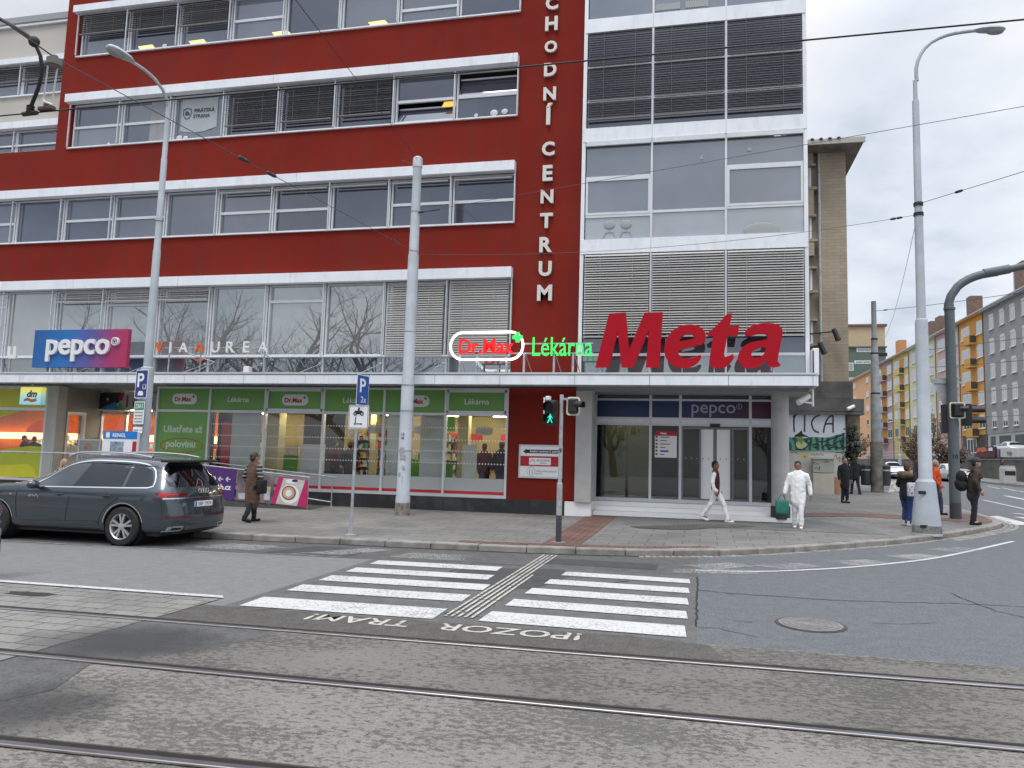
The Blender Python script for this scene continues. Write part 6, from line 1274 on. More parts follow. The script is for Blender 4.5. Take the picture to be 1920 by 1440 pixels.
for pa, pb in ((312, 352), (407, 449), (504, 545), (602, 645)):
    z1, z0 = WY(1520, pa, BY).z, WY(1520, pb, BY).z; mb = MB(); xa, xb = bxp(1490), bxp(1523)
    mb.box(xb - .1, xb, BY + .12, BY + .2, z0, z1); mb.box(xa, xb - .1, BY + .12, BY + .2, z0, z0 + .1); mb.box(xa, xb - .1, BY + .12, BY + .2, z1 - .1, z1); mb.box(xb - .75, xb - .68, BY + .12, BY + .2, z0 + .1, z1 - .1); wn = mb.build('window', WHITEP, tb_); bx('pane', glass_mat('far_glass', (.16, .17, .18), .15), wn, (xa, xb - .1, BY + .17, BY + .19, z0 + .1, z1 - .1)); bx('sill', TANB, wn, (xa, xb + .25, BY - .15, BY + .12, z0 - .14, z0)); bx('hood', TANB, wn, (xa, xb + .2, BY - .1, BY + .24, z1, z1 + .1))
MB().tube([(bxp(1537), BY - .05, zr0), (bxp(1537), BY - .05, zlow)], .07, 8).build('downpipe', GALV, tb_, smooth=True)
for pa, lab in ((625, 'black floodlight on a long arm on the tan brick wall'), (650, 'second black floodlight lower on the tan wall beside the tower')):
    t_ = thing('floodlight', lab, 'floodlight', WY(1545, pa, BY)); a = WY(1516, pa, BY); b = WY(1562 if pa == 625 else 1536, pa, BY); a.y -= .1; b.y -= .5; MB().tube([a + Vector((0, .3, 0)), b], .03, 6).build('arm', BLACK, t_); MB().tube([b + Vector((-.05, 0, .12)), b + Vector((.15, -.1, -.45))], [.12, .15], 10).build('lamp_head', BLACK, t_, smooth=True)
# annex with mural
ax = thing('annex', 'low brick annex with dark cornices under the tan building', 'building', (8, BY, .4)); YM2 = BY - .2
def mx(px): return WY(px, 820, YM2).x
def mz(py, px=1540): return WY(px, py, YM2).z
xR = mx(1613); DKC = mat('dark_stone_cornice', (.10, .095, .09), .85, var=.35, vs=1.2)
bx('brick_wall', TANB, ax, (mx(1470), xR, YM2, YM2 + 8, mz(832), mz(772))); bx('cornice', DKC, ax, (mx(1470), xR + .1, YM2 - .5, YM2 + 8, mz(772), mz(749)), (mx(1470), xR - .35, YM2 - .25, YM2 + 8, mz(748), mz(716)), (mx(1470), xR + .1, YM2 - .55, YM2 + .1, mz(778), mz(773))); bx('lower_wall', mat('green_grey_render', (.20, .235, .20), .85, var=.12), ax, (mx(1584), xR - .2, YM2 + 3, YM2 + 8, .4, mz(832))); bx('canopy_slab', CONC, ax, (mx(1578), xR, YM2 - .3, YM2 + 3, mz(832), mz(826)))
mw_ = thing('mural_wall', 'white advertising wall with rica lettering and green painted waves', 'wall', (9, YM2, .4)); xA, xB_ = mx(1462), mx(1583)
bx('wall', mat('dirty_white_wall', (.50, .49, .46), .85, var=.2, vs=1.0), mw_, (xA, xB_ - .05, YM2 - .3, YM2 + .1, .2, mz(845))); bx('orange_base', mat('orange_stain', (.42, .22, .14), .85, var=.2), mw_, (mx(1556), xB_ - .1, YM2 - .315, YM2 - .302, .3, mz(893)))
bx('board', mat('mural_pale_ground', (.56, .58, .64), .6, var=.04), mw_, (xA, xB_, YM2 - .36, YM2 - .301, mz(845), mz(756))); bx('frame', DARK, mw_, (xA, xB_ + .06, YM2 - .40, YM2 - .3, mz(756), mz(754.5)), (xB_, xB_ + .08, YM2 - .40, YM2 - .3, mz(848), mz(756)))
def mp2(px, py): q = WY(px, py, YM2 - .37); return (q.x, q.z)
def stroke(mb, pts, wd, y):
    P = spline([mp2(*q) for q in pts], .08); L, Rr = offset_line(P, -wd / 2), offset_line(P, wd / 2)
    for i in range(len(P) - 1): mb.add([(L[i][0], y, L[i][1]), (L[i + 1][0], y, L[i + 1][1]), (Rr[i + 1][0], y, Rr[i + 1][1]), (Rr[i][0], y, Rr[i][1])], [(0, 1, 2, 3)])
mb = MB()                                                          # coordinates read off the 6x zoom
zc = lambda x, y: (1460 + x / 6.0, 720 + y / 6.0)
for s_ in ([(175, 540), (172, 470), (170, 350)], [(172, 385), (195, 345), (240, 315), (285, 308)], [(292, 540), (292, 350)], [(462, 352), (410, 372), (372, 430), (385, 500), (420, 535), (455, 545)], [(505, 548), (515, 480), (545, 400), (580, 362), (612, 355)], [(612, 355), (612, 548)], [(530, 452), (570, 446), (610, 448)]): stroke(mb, [zc(*q) for q in s_], .075, YM2 - .372)
mb.build('lettering', mat('mural_dark_ink', (.03, .035, .05), .6, var=0), mw_)
def blob(nm, m_, pts, y, sm=True): P = [mp2(*zc(*q)) for q in pts]; mb = MB(); outline_solid(mb, [chaikin(P, 2) if sm else P], (0, y, 0), (1, 0, 0), (0, 0, 1), (0, .003, 0)); return mb.build(nm, m_, mw_)
TE = mat('mural_teal', (.015, .12, .115), .6, var=.35, vs=2.5); MG = mat('mural_green', (.13, .27, .03), .6, var=.3, vs=3); MBK = mat('mural_black', (.012, .014, .016), .6, var=0); MPG = mat('mural_pale_green', (.42, .45, .24), .6, var=.1)
m, t, p = nodes('mural_wave_paint'); f = noise(t, 1.1, 6, .7, stretch=(1, 1, 2.2)); wv = t.nodes.new('ShaderNodeTexWave'); wv.inputs['Scale'].default_value = .9; wv.inputs['Distortion'].default_value = 9; wv.inputs['Detail'].default_value = 3; t.links.new(t.nodes['Geometry'].outputs['Position'], wv.inputs['Vector'])
t.links.new(ramp(t, wv.outputs['Fac'], [(.15, (.012, .06, .06)), (.4, (.02, .17, .16)), (.6, (.05, .22, .11)), (.8, (.16, .30, .04)), (.95, (.05, .28, .30))]), p.inputs['Base Color']); p.inputs['Roughness'].default_value = .6
blob('painted_waves', m, [(105, 745), (105, 590), (150, 600), (300, 610), (380, 595), (480, 600), (560, 600), (640, 575), (700, 560), (742, 545), (742, 748)], YM2 - .364, False)
blob('painted_ball', MPG, [(190, 690), (200, 650), (260, 640), (310, 660), (320, 700), (280, 730), (220, 728)], YM2 - .368); blob('painted_hat', MBK, [(120, 635), (180, 595), (185, 572), (215, 560), (258, 520), (270, 560), (300, 575), (370, 610), (300, 592), (200, 592)], YM2 - .372, False); blob('painted_cone', MG, [(195, 598), (268, 590), (262, 690)], YM2 - .3705, False)
mb = MB()
for s_ in ([(190, 690), (205, 725), (260, 738), (320, 705), (350, 670)], [(320, 640), (330, 615), (355, 620), (365, 645), (345, 665), (322, 655)], [(380, 690), (420, 670), (455, 690), (430, 715), (385, 705)], [(440, 640), (500, 650), (560, 630), (640, 600), (735, 570)], [(480, 720), (540, 680), (600, 690), (660, 650), (735, 640)], [(560, 735), (620, 705), (690, 720), (735, 690)]): stroke(mb, [zc(*q) for q in s_], .06, YM2 - .374)
mb.build('painted_outlines', MBK, mw_)
mb = MB()
for s_ in ([(360, 800), (375, 785), (390, 805), (405, 785), (420, 805), (440, 780), (455, 800), (480, 775), (490, 805), (510, 790)], [(620, 830), (650, 790), (660, 850), (690, 820), (690, 880)], [(640, 775), (700, 770), (730, 790)], [(150, 775), (180, 760), (220, 790)]): stroke(mb, [zc(*q) for q in s_], .035, YM2 - .306)
mb.build('graffiti', mat('graffiti_grey', (.12, .12, .13), .7, var=0), mw_); mb = MB(); [stroke(mb, [zc(*q) for q in s_], .14, YM2 - .305) for s_ in ([(225, 820), (260, 810), (300, 825)], [(290, 808), (340, 815)])]; mb.build('graffiti', mat('graffiti_yellow', (.55, .5, .12), .7, var=.1), mw_)
cb_ = thing('utility_cabinet', 'grey green utility cabinet with graffiti in front of the mural wall', 'cabinet', (mx(1538), YM2 - .9, .5)); a, b = mx(1518), mx(1557); CABM = mat('cabinet_grey_green', (.36, .37, .32), .7, var=.12, vs=2)
MB().bevbox(a, b, YM2 - 1.0, YM2 - .5, mz(886), mz(861), .03).build('upper_cabinet', CABM, cb_); MB().bevbox(a, b - .02, YM2 - 1.0, YM2 - .5, .3, mz(887), .02).build('lower_cabinet', mat('cabinet_cream', (.46, .45, .38), .7, var=.08), cb_); bx('lid', CABM, cb_, (a - .04, b + .04, YM2 - 1.05, YM2 - .46, mz(861), mz(859.5)))
mb = MB(); [stroke(mb, [zc(*q) for q in s_], .04, YM2 - 1.005) for s_ in ([(370, 900), (375, 880), (395, 885)], [(395, 910), (405, 890), (420, 905), (440, 890)], [(385, 950), (400, 930), (420, 955), (440, 920), (435, 970)], [(490, 880), (520, 870), (540, 880)])]; mb.build('graffiti', mat('graffiti_grey', (.12, .12, .13)), cb_)
q = WY(1597, 763, YM2); cctv((q.x, q.y - .5, q.z), (-.75, -.5, -.35), 'white security camera on the brick annex wall', (q.x - .05, q.y - .02, q.z - .12))
# ================================================================ ROW OF HOUSES ALONG THE SIDE STREET
XH = 33.0
def hy(px, py): return WX(px, py, XH).y
WHT = mat('white_window_frame', (.72, .72, .70), .5, var=.03); GLF = glass_mat('house_window_glass', (.07, .075, .085), .30, (.95, .97, 1.0)); ROOFR = mat('brown_roof_tiles', (.17, .085, .065), .85, var=.25, vs=1.5); ROOFG = mat('grey_roof', (.13, .12, .12), .8, var=.2)
ZB, ZE = 2.55, 20.35; FL = [18.55, 15.70, 12.85, 10.0, 7.15]
def house(name_lab, y0, y1, col, roof, wins=(), cat='building', ze=ZE, balc=False, ground=None, trim=None):
    t_ = thing('apartment_house', name_lab, cat, (XH + 5, (y0 + y1) / 2, ZB), group=None); cm = mat('facade_' + name_lab.split()[0] + '_' + name_lab.split()[1], col, .85, var=.06, vs=.5)
    MB().box(XH, XH + 11, y0 + .01, y1 - .01, 5.6, ze).build('wall', cm, t_); bx('ground_floor', ground or cm, t_, (XH + .05, XH + 11, y0 + .01, y1 - .01, ZB - 2, 5.59))
    mb = MB(); mb.add([(XH - .55, y0, ze), (XH - .55, y1, ze), (XH + 5.5, y1, ze + 3.4), (XH + 5.5, y0, ze + 3.4), (XH + 11.5, y0, ze), (XH + 11.5, y1, ze)], [(0, 1, 2, 3), (3, 2, 5, 4), (0, 3, 4), (1, 5, 2)]); mb.build('roof', roof, t_)
    bx('cornice', trim or cm, t_, (XH - .5, XH - .0, y0 + .02, y1 - .02, ze - .28, ze - .02)); bx('gutter', GALV, t_, (XH - .62, XH - .5, y0, y1, ze - .12, ze + .04))
    MB().tube([(XH - .06, y0 + .12, ze - .3), (XH - .06, y0 + .12, ZB)], .06, 6).build('downpipe', mat('dark_pipe', (.16, .13, .11), .6, var=.1), t_)
    for z in FL:
        if z > ze - 1: continue
        for (ya, yb, hz, np_) in wins:
            f = MB(); a, b = y0 + (y1 - y0) * ya, y0 + (y1 - y0) * yb; z0, z1 = z - hz / 2, z + hz / 2
            f.box(XH - .015, XH + .1, a, a + .08, z0, z1); f.box(XH - .015, XH + .1, b - .08, b, z0, z1); f.box(XH - .015, XH + .1, a, b, z0, z0 + .09); f.box(XH - .015, XH + .1, a, b, z1 - .09, z1)
            for k in range(1, np_): yy = a + (b - a) * k / np_; f.box(XH - .015, XH + .1, yy - .05, yy + .05, z0 + .09, z1 - .09)
            wn = f.build('window', WHT, t_); bx('pane', GLF, wn, (XH - .008, XH + .09, a + .08, b - .08, z0 + .09, z1 - .09))
            if np_ == 2 and cat == 'grey': pass
            bx('sill', WHT, wn, (XH - .14, XH - .016, a - .05, b + .05, z0 - .08, z0))
        if balc:
            a, b = y0 + (y1 - y0) * balc[0], y0 + (y1 - y0) * balc[1]
            f = MB(); f.box(XH - .75, XH - .01, a, b, z - 1.85, z - 1.72); f.box(XH - .75, XH - .68, a + (b - a) * .0, b, z - 1.72, z - .72); f.box(XH - .68, XH - .01, b - .08, b, z - 1.72, z - .72); f.box(XH - .68, XH - .01, a, a + .08, z - 1.72, z - .72); bc = f.build('balcony', cm, t_)
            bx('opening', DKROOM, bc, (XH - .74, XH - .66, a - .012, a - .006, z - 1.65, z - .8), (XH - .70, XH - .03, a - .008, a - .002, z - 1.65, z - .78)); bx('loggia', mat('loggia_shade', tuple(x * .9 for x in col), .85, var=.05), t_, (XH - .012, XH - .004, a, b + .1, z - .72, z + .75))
    return t_
Yg = hy(1843, 583); Yo = hy(1798, 606); Yp = hy(1754, 628); Yl = hy(1704, 653); Yy = hy(1673, 668); Ym = hy(1638, 685)
GREYH = (.27, .275, .28)
yw = [WX(px, 605, XH).y for px in (1858, 1878, 1898, 1921)]
gh = house('grey plain apartment house with narrow white windows, nearest of the row', 60, Yg, GREYH, ROOFG, [((y - .75 - 60) / (Yg - 60), (y + .55 - 60) / (Yg - 60), 1.75, 2) for y in yw] + [((y - .75 - 60) / (Yg - 60), (y + .55 - 60) / (Yg - 60), 1.75, 2) for y in (yw[-1] - 4.2, yw[-1] - 8.2)], ground=mat('pale_grey_ground_floor', (.40, .41, .41), .8, var=.06), trim=GALV)
SHUT = mat('cream_shutter_box', (.62, .60, .54), .6, var=.03)
for y in yw:
    for z in FL: bx('shutter_box', SHUT, gh, (XH - .05, XH - .016, y - .72, y + .52, z + .62, z + .9))
mb = MB(); [mb.box(XH + .02, XH + .045, a, b, z0, 5.3) for a, b, z0 in ((Yg - 2.3, Yg - .9, ZB), (Yg - 6.5, Yg - 3.4, 3.4), (Yg - 11, Yg - 7.6, 3.4))]; mb.build('shop_opening', glass_mat('shop_opening_glass', (.10, .11, .11), .15), gh)
house('orange apartment house with boxed balconies', Yg, Yo, (.60, .30, .06), ROOFR, [(.05, .28, 1.6, 2), (.55, .92, 1.6, 3)], balc=(.30, .56), ground=mat('dark_brown_ground_floor', (.085, .075, .07), .8, var=.1))
house('pink apartment house between orange and pale green', Yo, Yp, (.52, .36, .33), ROOFR, [(.10, .38, 1.6, 2), (.60, .92, 1.6, 3)])
house('pale yellow green apartment house in the row', Yp, Yl, (.58, .57, .37), ROOFR, [(.10, .32, 1.6, 2), (.62, .88, 1.6, 3)])
house('yellow apartment house with small balconies', Yl, Yy, (.55, .44, .15), ROOFR, [(.06, .28, 1.6, 2), (.58, .92, 1.6, 3)], balc=(.30, .58))
house('mauve apartment house with small balconies', Yy, Ym, (.42, .29, .29), ROOFR, [(.06, .28, 1.6, 2), (.58, .92, 1.6, 3)], balc=(.30, .58))
ph = house('peach apartment house with tiny windows at the far end', Ym, Ym + 26, (.66, .39, .20), ROOFR, [(.18, .26, 1.1, 1), (.66, .74, 1.1, 1)], ze=20.0)
# orange house ground floor window and roof details
def chim(y, x, w_, h_, m_, lab, dz=0): return None
CHB = mat('brown_chimney', (.19, .13, .10), .85, var=.2)
oh = [o for o in bpy.data.objects if o.get('label', '').startswith('orange apartment')][0]
f = MB(); f.box(XH - .02, XH + .04, Yg + 3.4, Yg + 6.6, 3.4, 3.55); f.box(XH - .02, XH + .04, Yg + 3.4, Yg + 6.6, 5.1, 5.25); [f.box(XH - .02, XH + .04, y, y + .18, 3.55, 5.1) for y in (Yg + 3.4, Yg + 4.4, Yg + 5.4, Yg + 6.4)]; wn = f.build('window', WHT, oh); bx('pane', GLF, wn, (XH - .01, XH + .03, Yg + 3.5, Yg + 6.5, 3.55, 5.1)); bx('doorway', DKROOM, oh, (XH + .02, XH + .045, Yg + .5, Yg + 2.0, ZB, 5.3))
for par, px, py, w_, h_, hb in ((gh, 1923, 505, 2.4, 3.6, 3.2), (oh, 1827, 567, 1.6, 2.4, 2.6)):
    q = WX(px, py, XH + 5); MB().box(XH + 4.2, XH + 5.8, q.y - w_ / 2, q.y + w_ / 2, ZE + 2, max(ZE + 2.6, q.z + .8)).build('chimney', CHB, par)
for nm, y in (('mauve', Ym - 3), ('yellow', Yl + 2), ('pale yellow', Yl - 2.5)):
    par = [o for o in bpy.data.objects if o.get('label', '').startswith(nm + ' ')][0]; bx('chimney', mat('orange_chimney', (.52, .26, .11), .85, var=.1) if nm == 'mauve' else CHB, par, (XH + 3.6, XH + 5, y - 1, y + 1.2, ZE + 1.5, ZE + 4.8))
for par, py_ in ((gh, Yg - 5), (gh, Yg - 8)): MB().lathe([(.25, 0), (.25, 1.6), (.4, 1.65), (.4, 2.0), (.2, 2.1)], (XH + 3.5, py_, ZE + 1.6), 10).build('roof_vent', GALV, par, smooth=True)
mb = MB(); q = Yg + 4; mb.tube([(XH + 5, q, ZE + 3), (XH + 5, q, ZE + 6.2)], .05, 5); mb.tube([(XH + 5, q - 1.4, ZE + 6.0), (XH + 5, q + 1.4, ZE + 6.2)], .035, 5); mb.build('antenna', GALV, oh)
# green and sand coloured house closing the street
gy = 215.0; a = WY(1590, 720, gy).x; b = WY(1662, 720, gy).x
g2 = thing('apartment_house', 'dark green house with sand coloured top floor closing the street', 'building', (a + 12, gy, 1.8)); zt2, zm2 = WY(1600, 612, gy).z, WY(1600, 652, gy).z
GRN = mat('dark_green_render', (.105, .145, .115), .85, var=.1); MB().box(a - 16, b, gy, gy + 12, 1, zm2).build('wall', GRN, g2); MB().box(a - 16, b, gy + .4, gy + 12, zm2 + .3, zt2).build('top_floor', mat('sand_render', (.46, .36, .24), .85, var=.08), g2); bx('ledge', DKC, g2, (a - 16, b + .3, gy - .5, gy + 12, zm2, zm2 + .3)); bx('roof', ROOFR, g2, (a - 17, b + .5, gy - .2, gy + 13, zt2, zt2 + .6))
for (px, p0, p1, w_) in ((1621, 650, 660, 2.0), (1618, 676, 682, 2.2), (1592, 680, 695, 1.2), (1592, 708, 720, 1.2), (1593, 745, 757, 1.2), (1622, 712, 722, 1.8), (1608, 790, 805, 1.5), (1608, 815, 835, 1.5)):
    z0, z1 = WY(px, p1, gy).z, WY(px, p0, gy).z; x = WY(px, 700, gy).x; f = MB(); f.box(x - w_, x + w_, gy - .06, gy + .02, z0, z1); wn = f.build('window', WHT, g2); bx('pane', GLF, wn, (x - w_ * .85, x - .08, gy - .08, gy - .061, z0 + .2, z1 - .2), (x + .08, x + w_ * .85, gy - .08, gy - .061, z0 + .2, z1 - .2))
for py in (712, 760, 815): z = WY(1610, py, gy).z; mb = MB(); mb.box(WY(1603, 712, gy).x, WY(1617, 712, gy).x, gy - 1.4, gy - .01, z - 1.3, z); mb.build('balcony', mat('balcony_grey_green', (.30, .34, .30), .8, var=.05), g2)
bx('gap_filler_wall', GRN, g2, (a - 16, -20, gy, gy + 12, 1, 14))
# raised terrace with retaining wall, parked cars stand on it
tr = MB(); tr.box(25.2, XH + .04, 42, 140, 0.0, 2.30); tr.build('terrace_ground', A_DARK, kind='structure'); rw = thing('retaining_wall', 'dark concrete retaining wall along the far side of the street', 'wall', (25, 80, .9)); bx('wall', mat('dark_concrete', (.115, .108, .10), .9, var=.3, vs=.8), rw, (24.85, 25.2, 42, 140, 0, 2.42)); bx('coping', mat('concrete_coping', (.2, .19, .18), .85, var=.2), rw, (24.8, 25.25, 42, 140, 2.42, 2.52))
mb = MB()
for y in range(88, 138, 3): mb.tube([(25.0, y, 2.5), (25.0, y, 3.4)], .05, 6)
for z in (3.0, 3.4): mb.tube([(25.0, 88, z), (25.0, 136, z)], .04, 6)
mb.build('railing', GALV, rw)
sheet([(21.6, 42), (24.84, 42), (24.84, 140), (21.6, 140)], .12, 'far_pavement', SLAB)
bx('far_kerb', KERB, None, (21.4, 21.59, 42, 140, 0, gz(60) + .13), kind='structure')
sheet([(-30, 36.9), (8.5, 36.9), (8.5, 37.7), (-30, 37.7)], .128, 'wall_pavement', SETT)
# red kiosk with advertising board
kx, ky = 26.6, WX(1850, 870, 27).y; kk = thing('kiosk', 'red kiosk with a dark flame patterned board on top, by the retaining wall', 'kiosk', (kx, ky, 2.3)); ya, yb = WX(1868, 870, 26).y, WX(1833, 870, 26).y; zA, zB_ = WX(1850, 858, 26).z, WX(1850, 838, 26).z; REDK = mat('kiosk_red', (.42, .03, .035), .5, var=.08)
MB().bevbox(26, 28, ya, yb, 2.3 - .9, zA, .05).build('body', REDK, kk); bx('board', mat('kiosk_dark_board', (.07, .02, .025), .5, var=.2), kk, (25.9, 26.1, ya, yb, zA, zB_)); mb = MB(); ym = (ya + yb) / 2; mb.prism([(-(yb - ya) * .38, .0), (-(yb - ya) * .1, .28), (0, .12), (yb * 0 + (yb - ya) * .3, .3), ((yb - ya) * .12, .62), (-(yb - ya) * .25, .55)], (25.88, ym + .6, zA + .35), (0, -1, 0), (0, 0, 1), (-.01, 0, 0)); mb.build('flame_print', mat('flame_orange', (.6, .12, .03), .5, var=.3, vs=2), kk); bx('text_block', WHITEG, kk, (25.87, 25.885, ya + .4, ya + 1.3, zA + .6, zA + .9)); bx('post', REDK, kk, (25.93, 25.99, ya + (yb - ya) * .45, ya + (yb - ya) * .5, 1.4, zA)); bx('leaf', mat('kiosk_red_dark', (.28, .02, .025), .5, var=.1), kk, (25.96, 25.99, ya + .3, ya + (yb - ya) * .43, 1.5, zA - .2), (25.96, 25.99, ya + (yb - ya) * .53, yb - .3, 1.5, zA - .2))
# distribution box / bin at the far kerb
q = Gs(1890, 907, .12); bn_ = thing('litter_bin', 'squat concrete litter bin with a black mouth by the far kerb', 'bin', q); w_ = .42; MB().bevbox(q.x - w_, q.x + w_, q.y - .4, q.y + .4, q.z, q.z + 1.15, .05).build('body', CONC, bn_); bx('mouth', BLACK, bn_, (q.x - .33, q.x + .36, q.y - .42, q.y - .401, q.z + .62, q.z + .92)); bx('lid', CONC, bn_, (q.x - .36, q.x + .36, q.y - .36, q.y + .36, q.z + 1.15, q.z + 1.3))
# small slanted street lamps and poles far along the street
def far_lamp(px0, pyb, pyt, label, arm=None, r=.09, Y=None):
    q = Gs(px0, pyb, .12) if Y is None else None
    t_ = thing('street_lamp', label, 'street lamp', q, group='far street lamps'); zt = WY(px0, pyt, q.y).z
    MB().lathe([(r * 1.9, q.z), (r * 1.8, q.z + 2.2), (r, q.z + 2.3), (r * .6, zt)], (q.x, q.y, 0), 10).build('pole', POLEPAINT, t_, smooth=True)
    if arm:
        P = [(q.x, q.y, zt)] + [tuple(WY(x, y, q.y)) for x, y in arm]; MB().tube(spline(P, .3), r * .55, 8).build('arm', POLEPAINT, t_, smooth=True); a, b = Vector(P[-2]), Vector(P[-1]); lamp_head(t_, b, b - a, 1.1)
far_lamp(1906, 893, 705, 'thin far street lamp with a curved arm in front of the grey house', [(1904, 680), (1898, 664), (1885, 652), (1870, 647), (1858, 646)])
far_lamp(1688, 890, 745, 'slim far street lamp behind the bare tree, left of the cone base lamp', None, .10)
# ================================================================ TREES
BARK = mat('dark_bark', (.055, .043, .036), .9, var=.3, vs=6); TWIG = mat('reddish_twig', (.090, .066, .056), .9, var=.3, vs=4); BUDS = mat('dry_brown_leaf', (.135, .085, .060), .9, var=.5, vs=3)
def bare_tree(label, loc, H, spread, seed, levels=5, leaves=0, group=None, thick=1.0, low=.18):
    rnd = random.Random(seed); t_ = thing('bare_tree', label, 'tree', loc, group=group); tr_, tw_, lv = MB(), MB(), MB(); L0 = Vector(loc)
    def grow(p, d, L, r, lev):
        pts = [p]; n = 4; dd = d.copy()
        for i in range(n):
            dd = (dd + Vector((rnd.uniform(-1, 1), rnd.uniform(-1, 1), rnd.uniform(-.5, .7))) * (.16 if lev else .07)).normalized(); pts.append(pts[-1] + dd * (L / n))
        rads = [r * (1 - .42 * i / n) for i in range(n + 1)]; (tr_ if lev <= 1 else tw_).tube(pts, rads, 7 if lev < 2 else (5 if lev < 4 else 3), cap=lev < 2)
        if lev >= levels:
            for _ in range(leaves):
                c = pts[rnd.randint(1, n)] + Vector((rnd.uniform(-.2, .2), rnd.uniform(-.2, .2), rnd.uniform(-.2, .15))); a = Vector((rnd.uniform(-1, 1), rnd.uniform(-1, 1), rnd.uniform(-1, 1))).normalized() * .11; b_ = a.orthogonal().normalized() * .07; lv.add([c - a, c + b_, c + a, c - b_], [(0, 1, 2, 3)])
            return
        k = rnd.randint(3, 4) if lev else rnd.randint(4, 5)
        for i in range(k):
            f = rnd.uniform(.45 if lev else .35, 1.0) if i else 1.0; q = pts[min(n, int(f * n))]; ax_ = Vector((rnd.uniform(-1, 1), rnd.uniform(-1, 1), rnd.uniform(-.15, .55))).normalized()
            nd = (dd * (.55 if i else .9) + ax_ * spread).normalized(); grow(q, nd, L * rnd.uniform(.58, .80), rads[min(n, int(f * n))] * (.62 if i else .8), lev + 1)
    grow(L0, Vector((rnd.uniform(-.1, .1), rnd.uniform(-.1, .1), 1)), H * low * 1.6, H * .022 * thick, 0)
    tr_.build('trunk', BARK, t_, smooth=True); tw_.build('crown', TWIG, t_)
    if leaves: lv.build('dry_leaves', BUDS, t_)
    return t_
q = Gs(1712, 888, .12); bare_tree('bare spreading tree with dry brown leaves before the pale house fronts', (20.0, 74.0, 0.8), 11.5, .95, 5, 5, 3, thick=1.5, low=.13)
bare_tree('smaller bare shrub like tree right of the cone base lamp', (22.8, 74.0, 0.8), 7.5, 1.0, 9, 5, 3, thick=1.2, low=.12)
bare_tree('thin bare tree overlapping the peach house', (17.2, 88.0, 1.0), 11, .8, 14, 5, 2, low=.13)
# evergreen shrub at the annex corner
ev = thing('evergreen_shrub', 'dark evergreen shrub climbing at the mural wall corner', 'shrub', (mx(1594), YM2 - .2, .6)); rnd = random.Random(3); mb = MB()
for _ in range(800):
    a = Vector((rnd.gauss(0, .2), rnd.gauss(0, .2), rnd.gauss(0, .42))); c = Vector((mx(1594), YM2 - .1, mz(832))) + a; n1_ = Vector((rnd.uniform(-1, 1), rnd.uniform(-1, 1), rnd.uniform(-1, 1))).normalized() * .10; n2_ = n1_.orthogonal().normalized() * .06; mb.add([c - n1_, c + n2_, c + n1_, c - n2_], [(0, 1, 2, 3)])
mb.build('foliage', mat('dark_evergreen_leaf', (.018, .03, .015), .6, var=.5, vs=4), ev); MB().tube([(mx(1594), YM2 - .1, .5), (mx(1594) + .05, YM2 - .1, mz(830))], .05, 7).build('stem', BARK, ev)
# trees and buildings on the camera's side of the street, seen only mirrored in the shop glass
for i, (x, y, H) in enumerate(((-41, -9, 27), (-33, -12, 28), (-26, -10, 26), (-8, -24, 18), (7, -26, 18), (-51, -11, 25))): bare_tree('tall bare street tree behind the viewpoint, seen only in the window reflections', (x, y, 0), H, .8, 40 + i, 5, 0, group='bare trees across the street', low=.16)
rb = thing('red_roofed_house', 'low house with red roof across the street, seen only in reflections', 'building', (8, -36, 0)); bx('wall', CREAM, rb, (-30, 40, -42, -32, 0, 6)); MB().add([(-31, -31, 6), (41, -31, 6), (41, -37, 10.5), (-31, -37, 10.5), (-31, -43, 6), (41, -43, 6)], [(0, 1, 2, 3), (3, 2, 5, 4), (0, 3, 4), (1, 5, 2)]).build('roof', ROOFR, rb)
# ================================================================ OVERHEAD WIRES
WIRE = mat('dark_copper_wire', (.022, .02, .02), .5, .3, var=.1); WIREG = mat('grey_steel_rope', (.10, .10, .11), .5, .4, var=.1)
def wire(label, A, B, r, sag=0.0, m_=None, ins=(), name='overhead_wire'):
    A, B = Vector(A), Vector(B); n = 24
    if 'right edge' in label: B = A + (B - A) * 1.7; ins = tuple(f / 1.7 for f in ins)     # the span runs on beyond the frame
    P = [A.lerp(B, i / n) - Vector((0, 0, sag * 4 * (i / n) * (1 - i / n))) for i in range(n + 1)]
    t_ = thing(name, label, 'wire', tuple((A + B) / 2)); MB().tube(P, r, 6).build('cable', m_ or WIRE, t_, smooth=True)
    for f in ins:
        i = int(f * n); d = (P[min(i + 1, n)] - P[max(i - 1, 0)]).normalized(); c = P[i]; MB().tube([c - d * .16, c - d * .12, c - d * .02, c, c + d * .04, c + d * .14, c + d * .18], [.008, .032, .036, .012, .036, .03, .008], 8).build('insulator', mat('brown_insulator', (.045, .032, .026), .5, var=.2), t_, smooth=True)
    return t_
CY = 6.35
A, B = WY(-60, 224, CY), WY(1960, 29, CY + .3); wire('thick black tram contact wire crossing the red facade from the left edge', WY(-60, 223, CY), WY(973, 126, CY), .008); wire('thick black tram contact wire across the glass tower to the right edge', WY(973, 126, CY), WY(1990, 30, CY), .008)
LTOP = Vector((PX_, PY_ - .15, zp(472)))
w2a = WY(68, 80, 4.6); far_pt = WY(-30, 12, 3.9)
hang = WY(103, 108, CY - .2)
wire('thin span wire from the pharmacy pole to the upper left hanger', LTOP, hang, .006, 0, WIREG, (.14,)); wire('span wire from the hanger out of the picture at the upper left', hang, WY(-40, 7, CY - .6), .008, 0, WIRE); t_ = wire('middle joint of the thin span wire in front of the left street lamp', hang.lerp(LTOP, .26), hang.lerp(LTOP, .40), .007, 0, WIREG, (.25, .75))
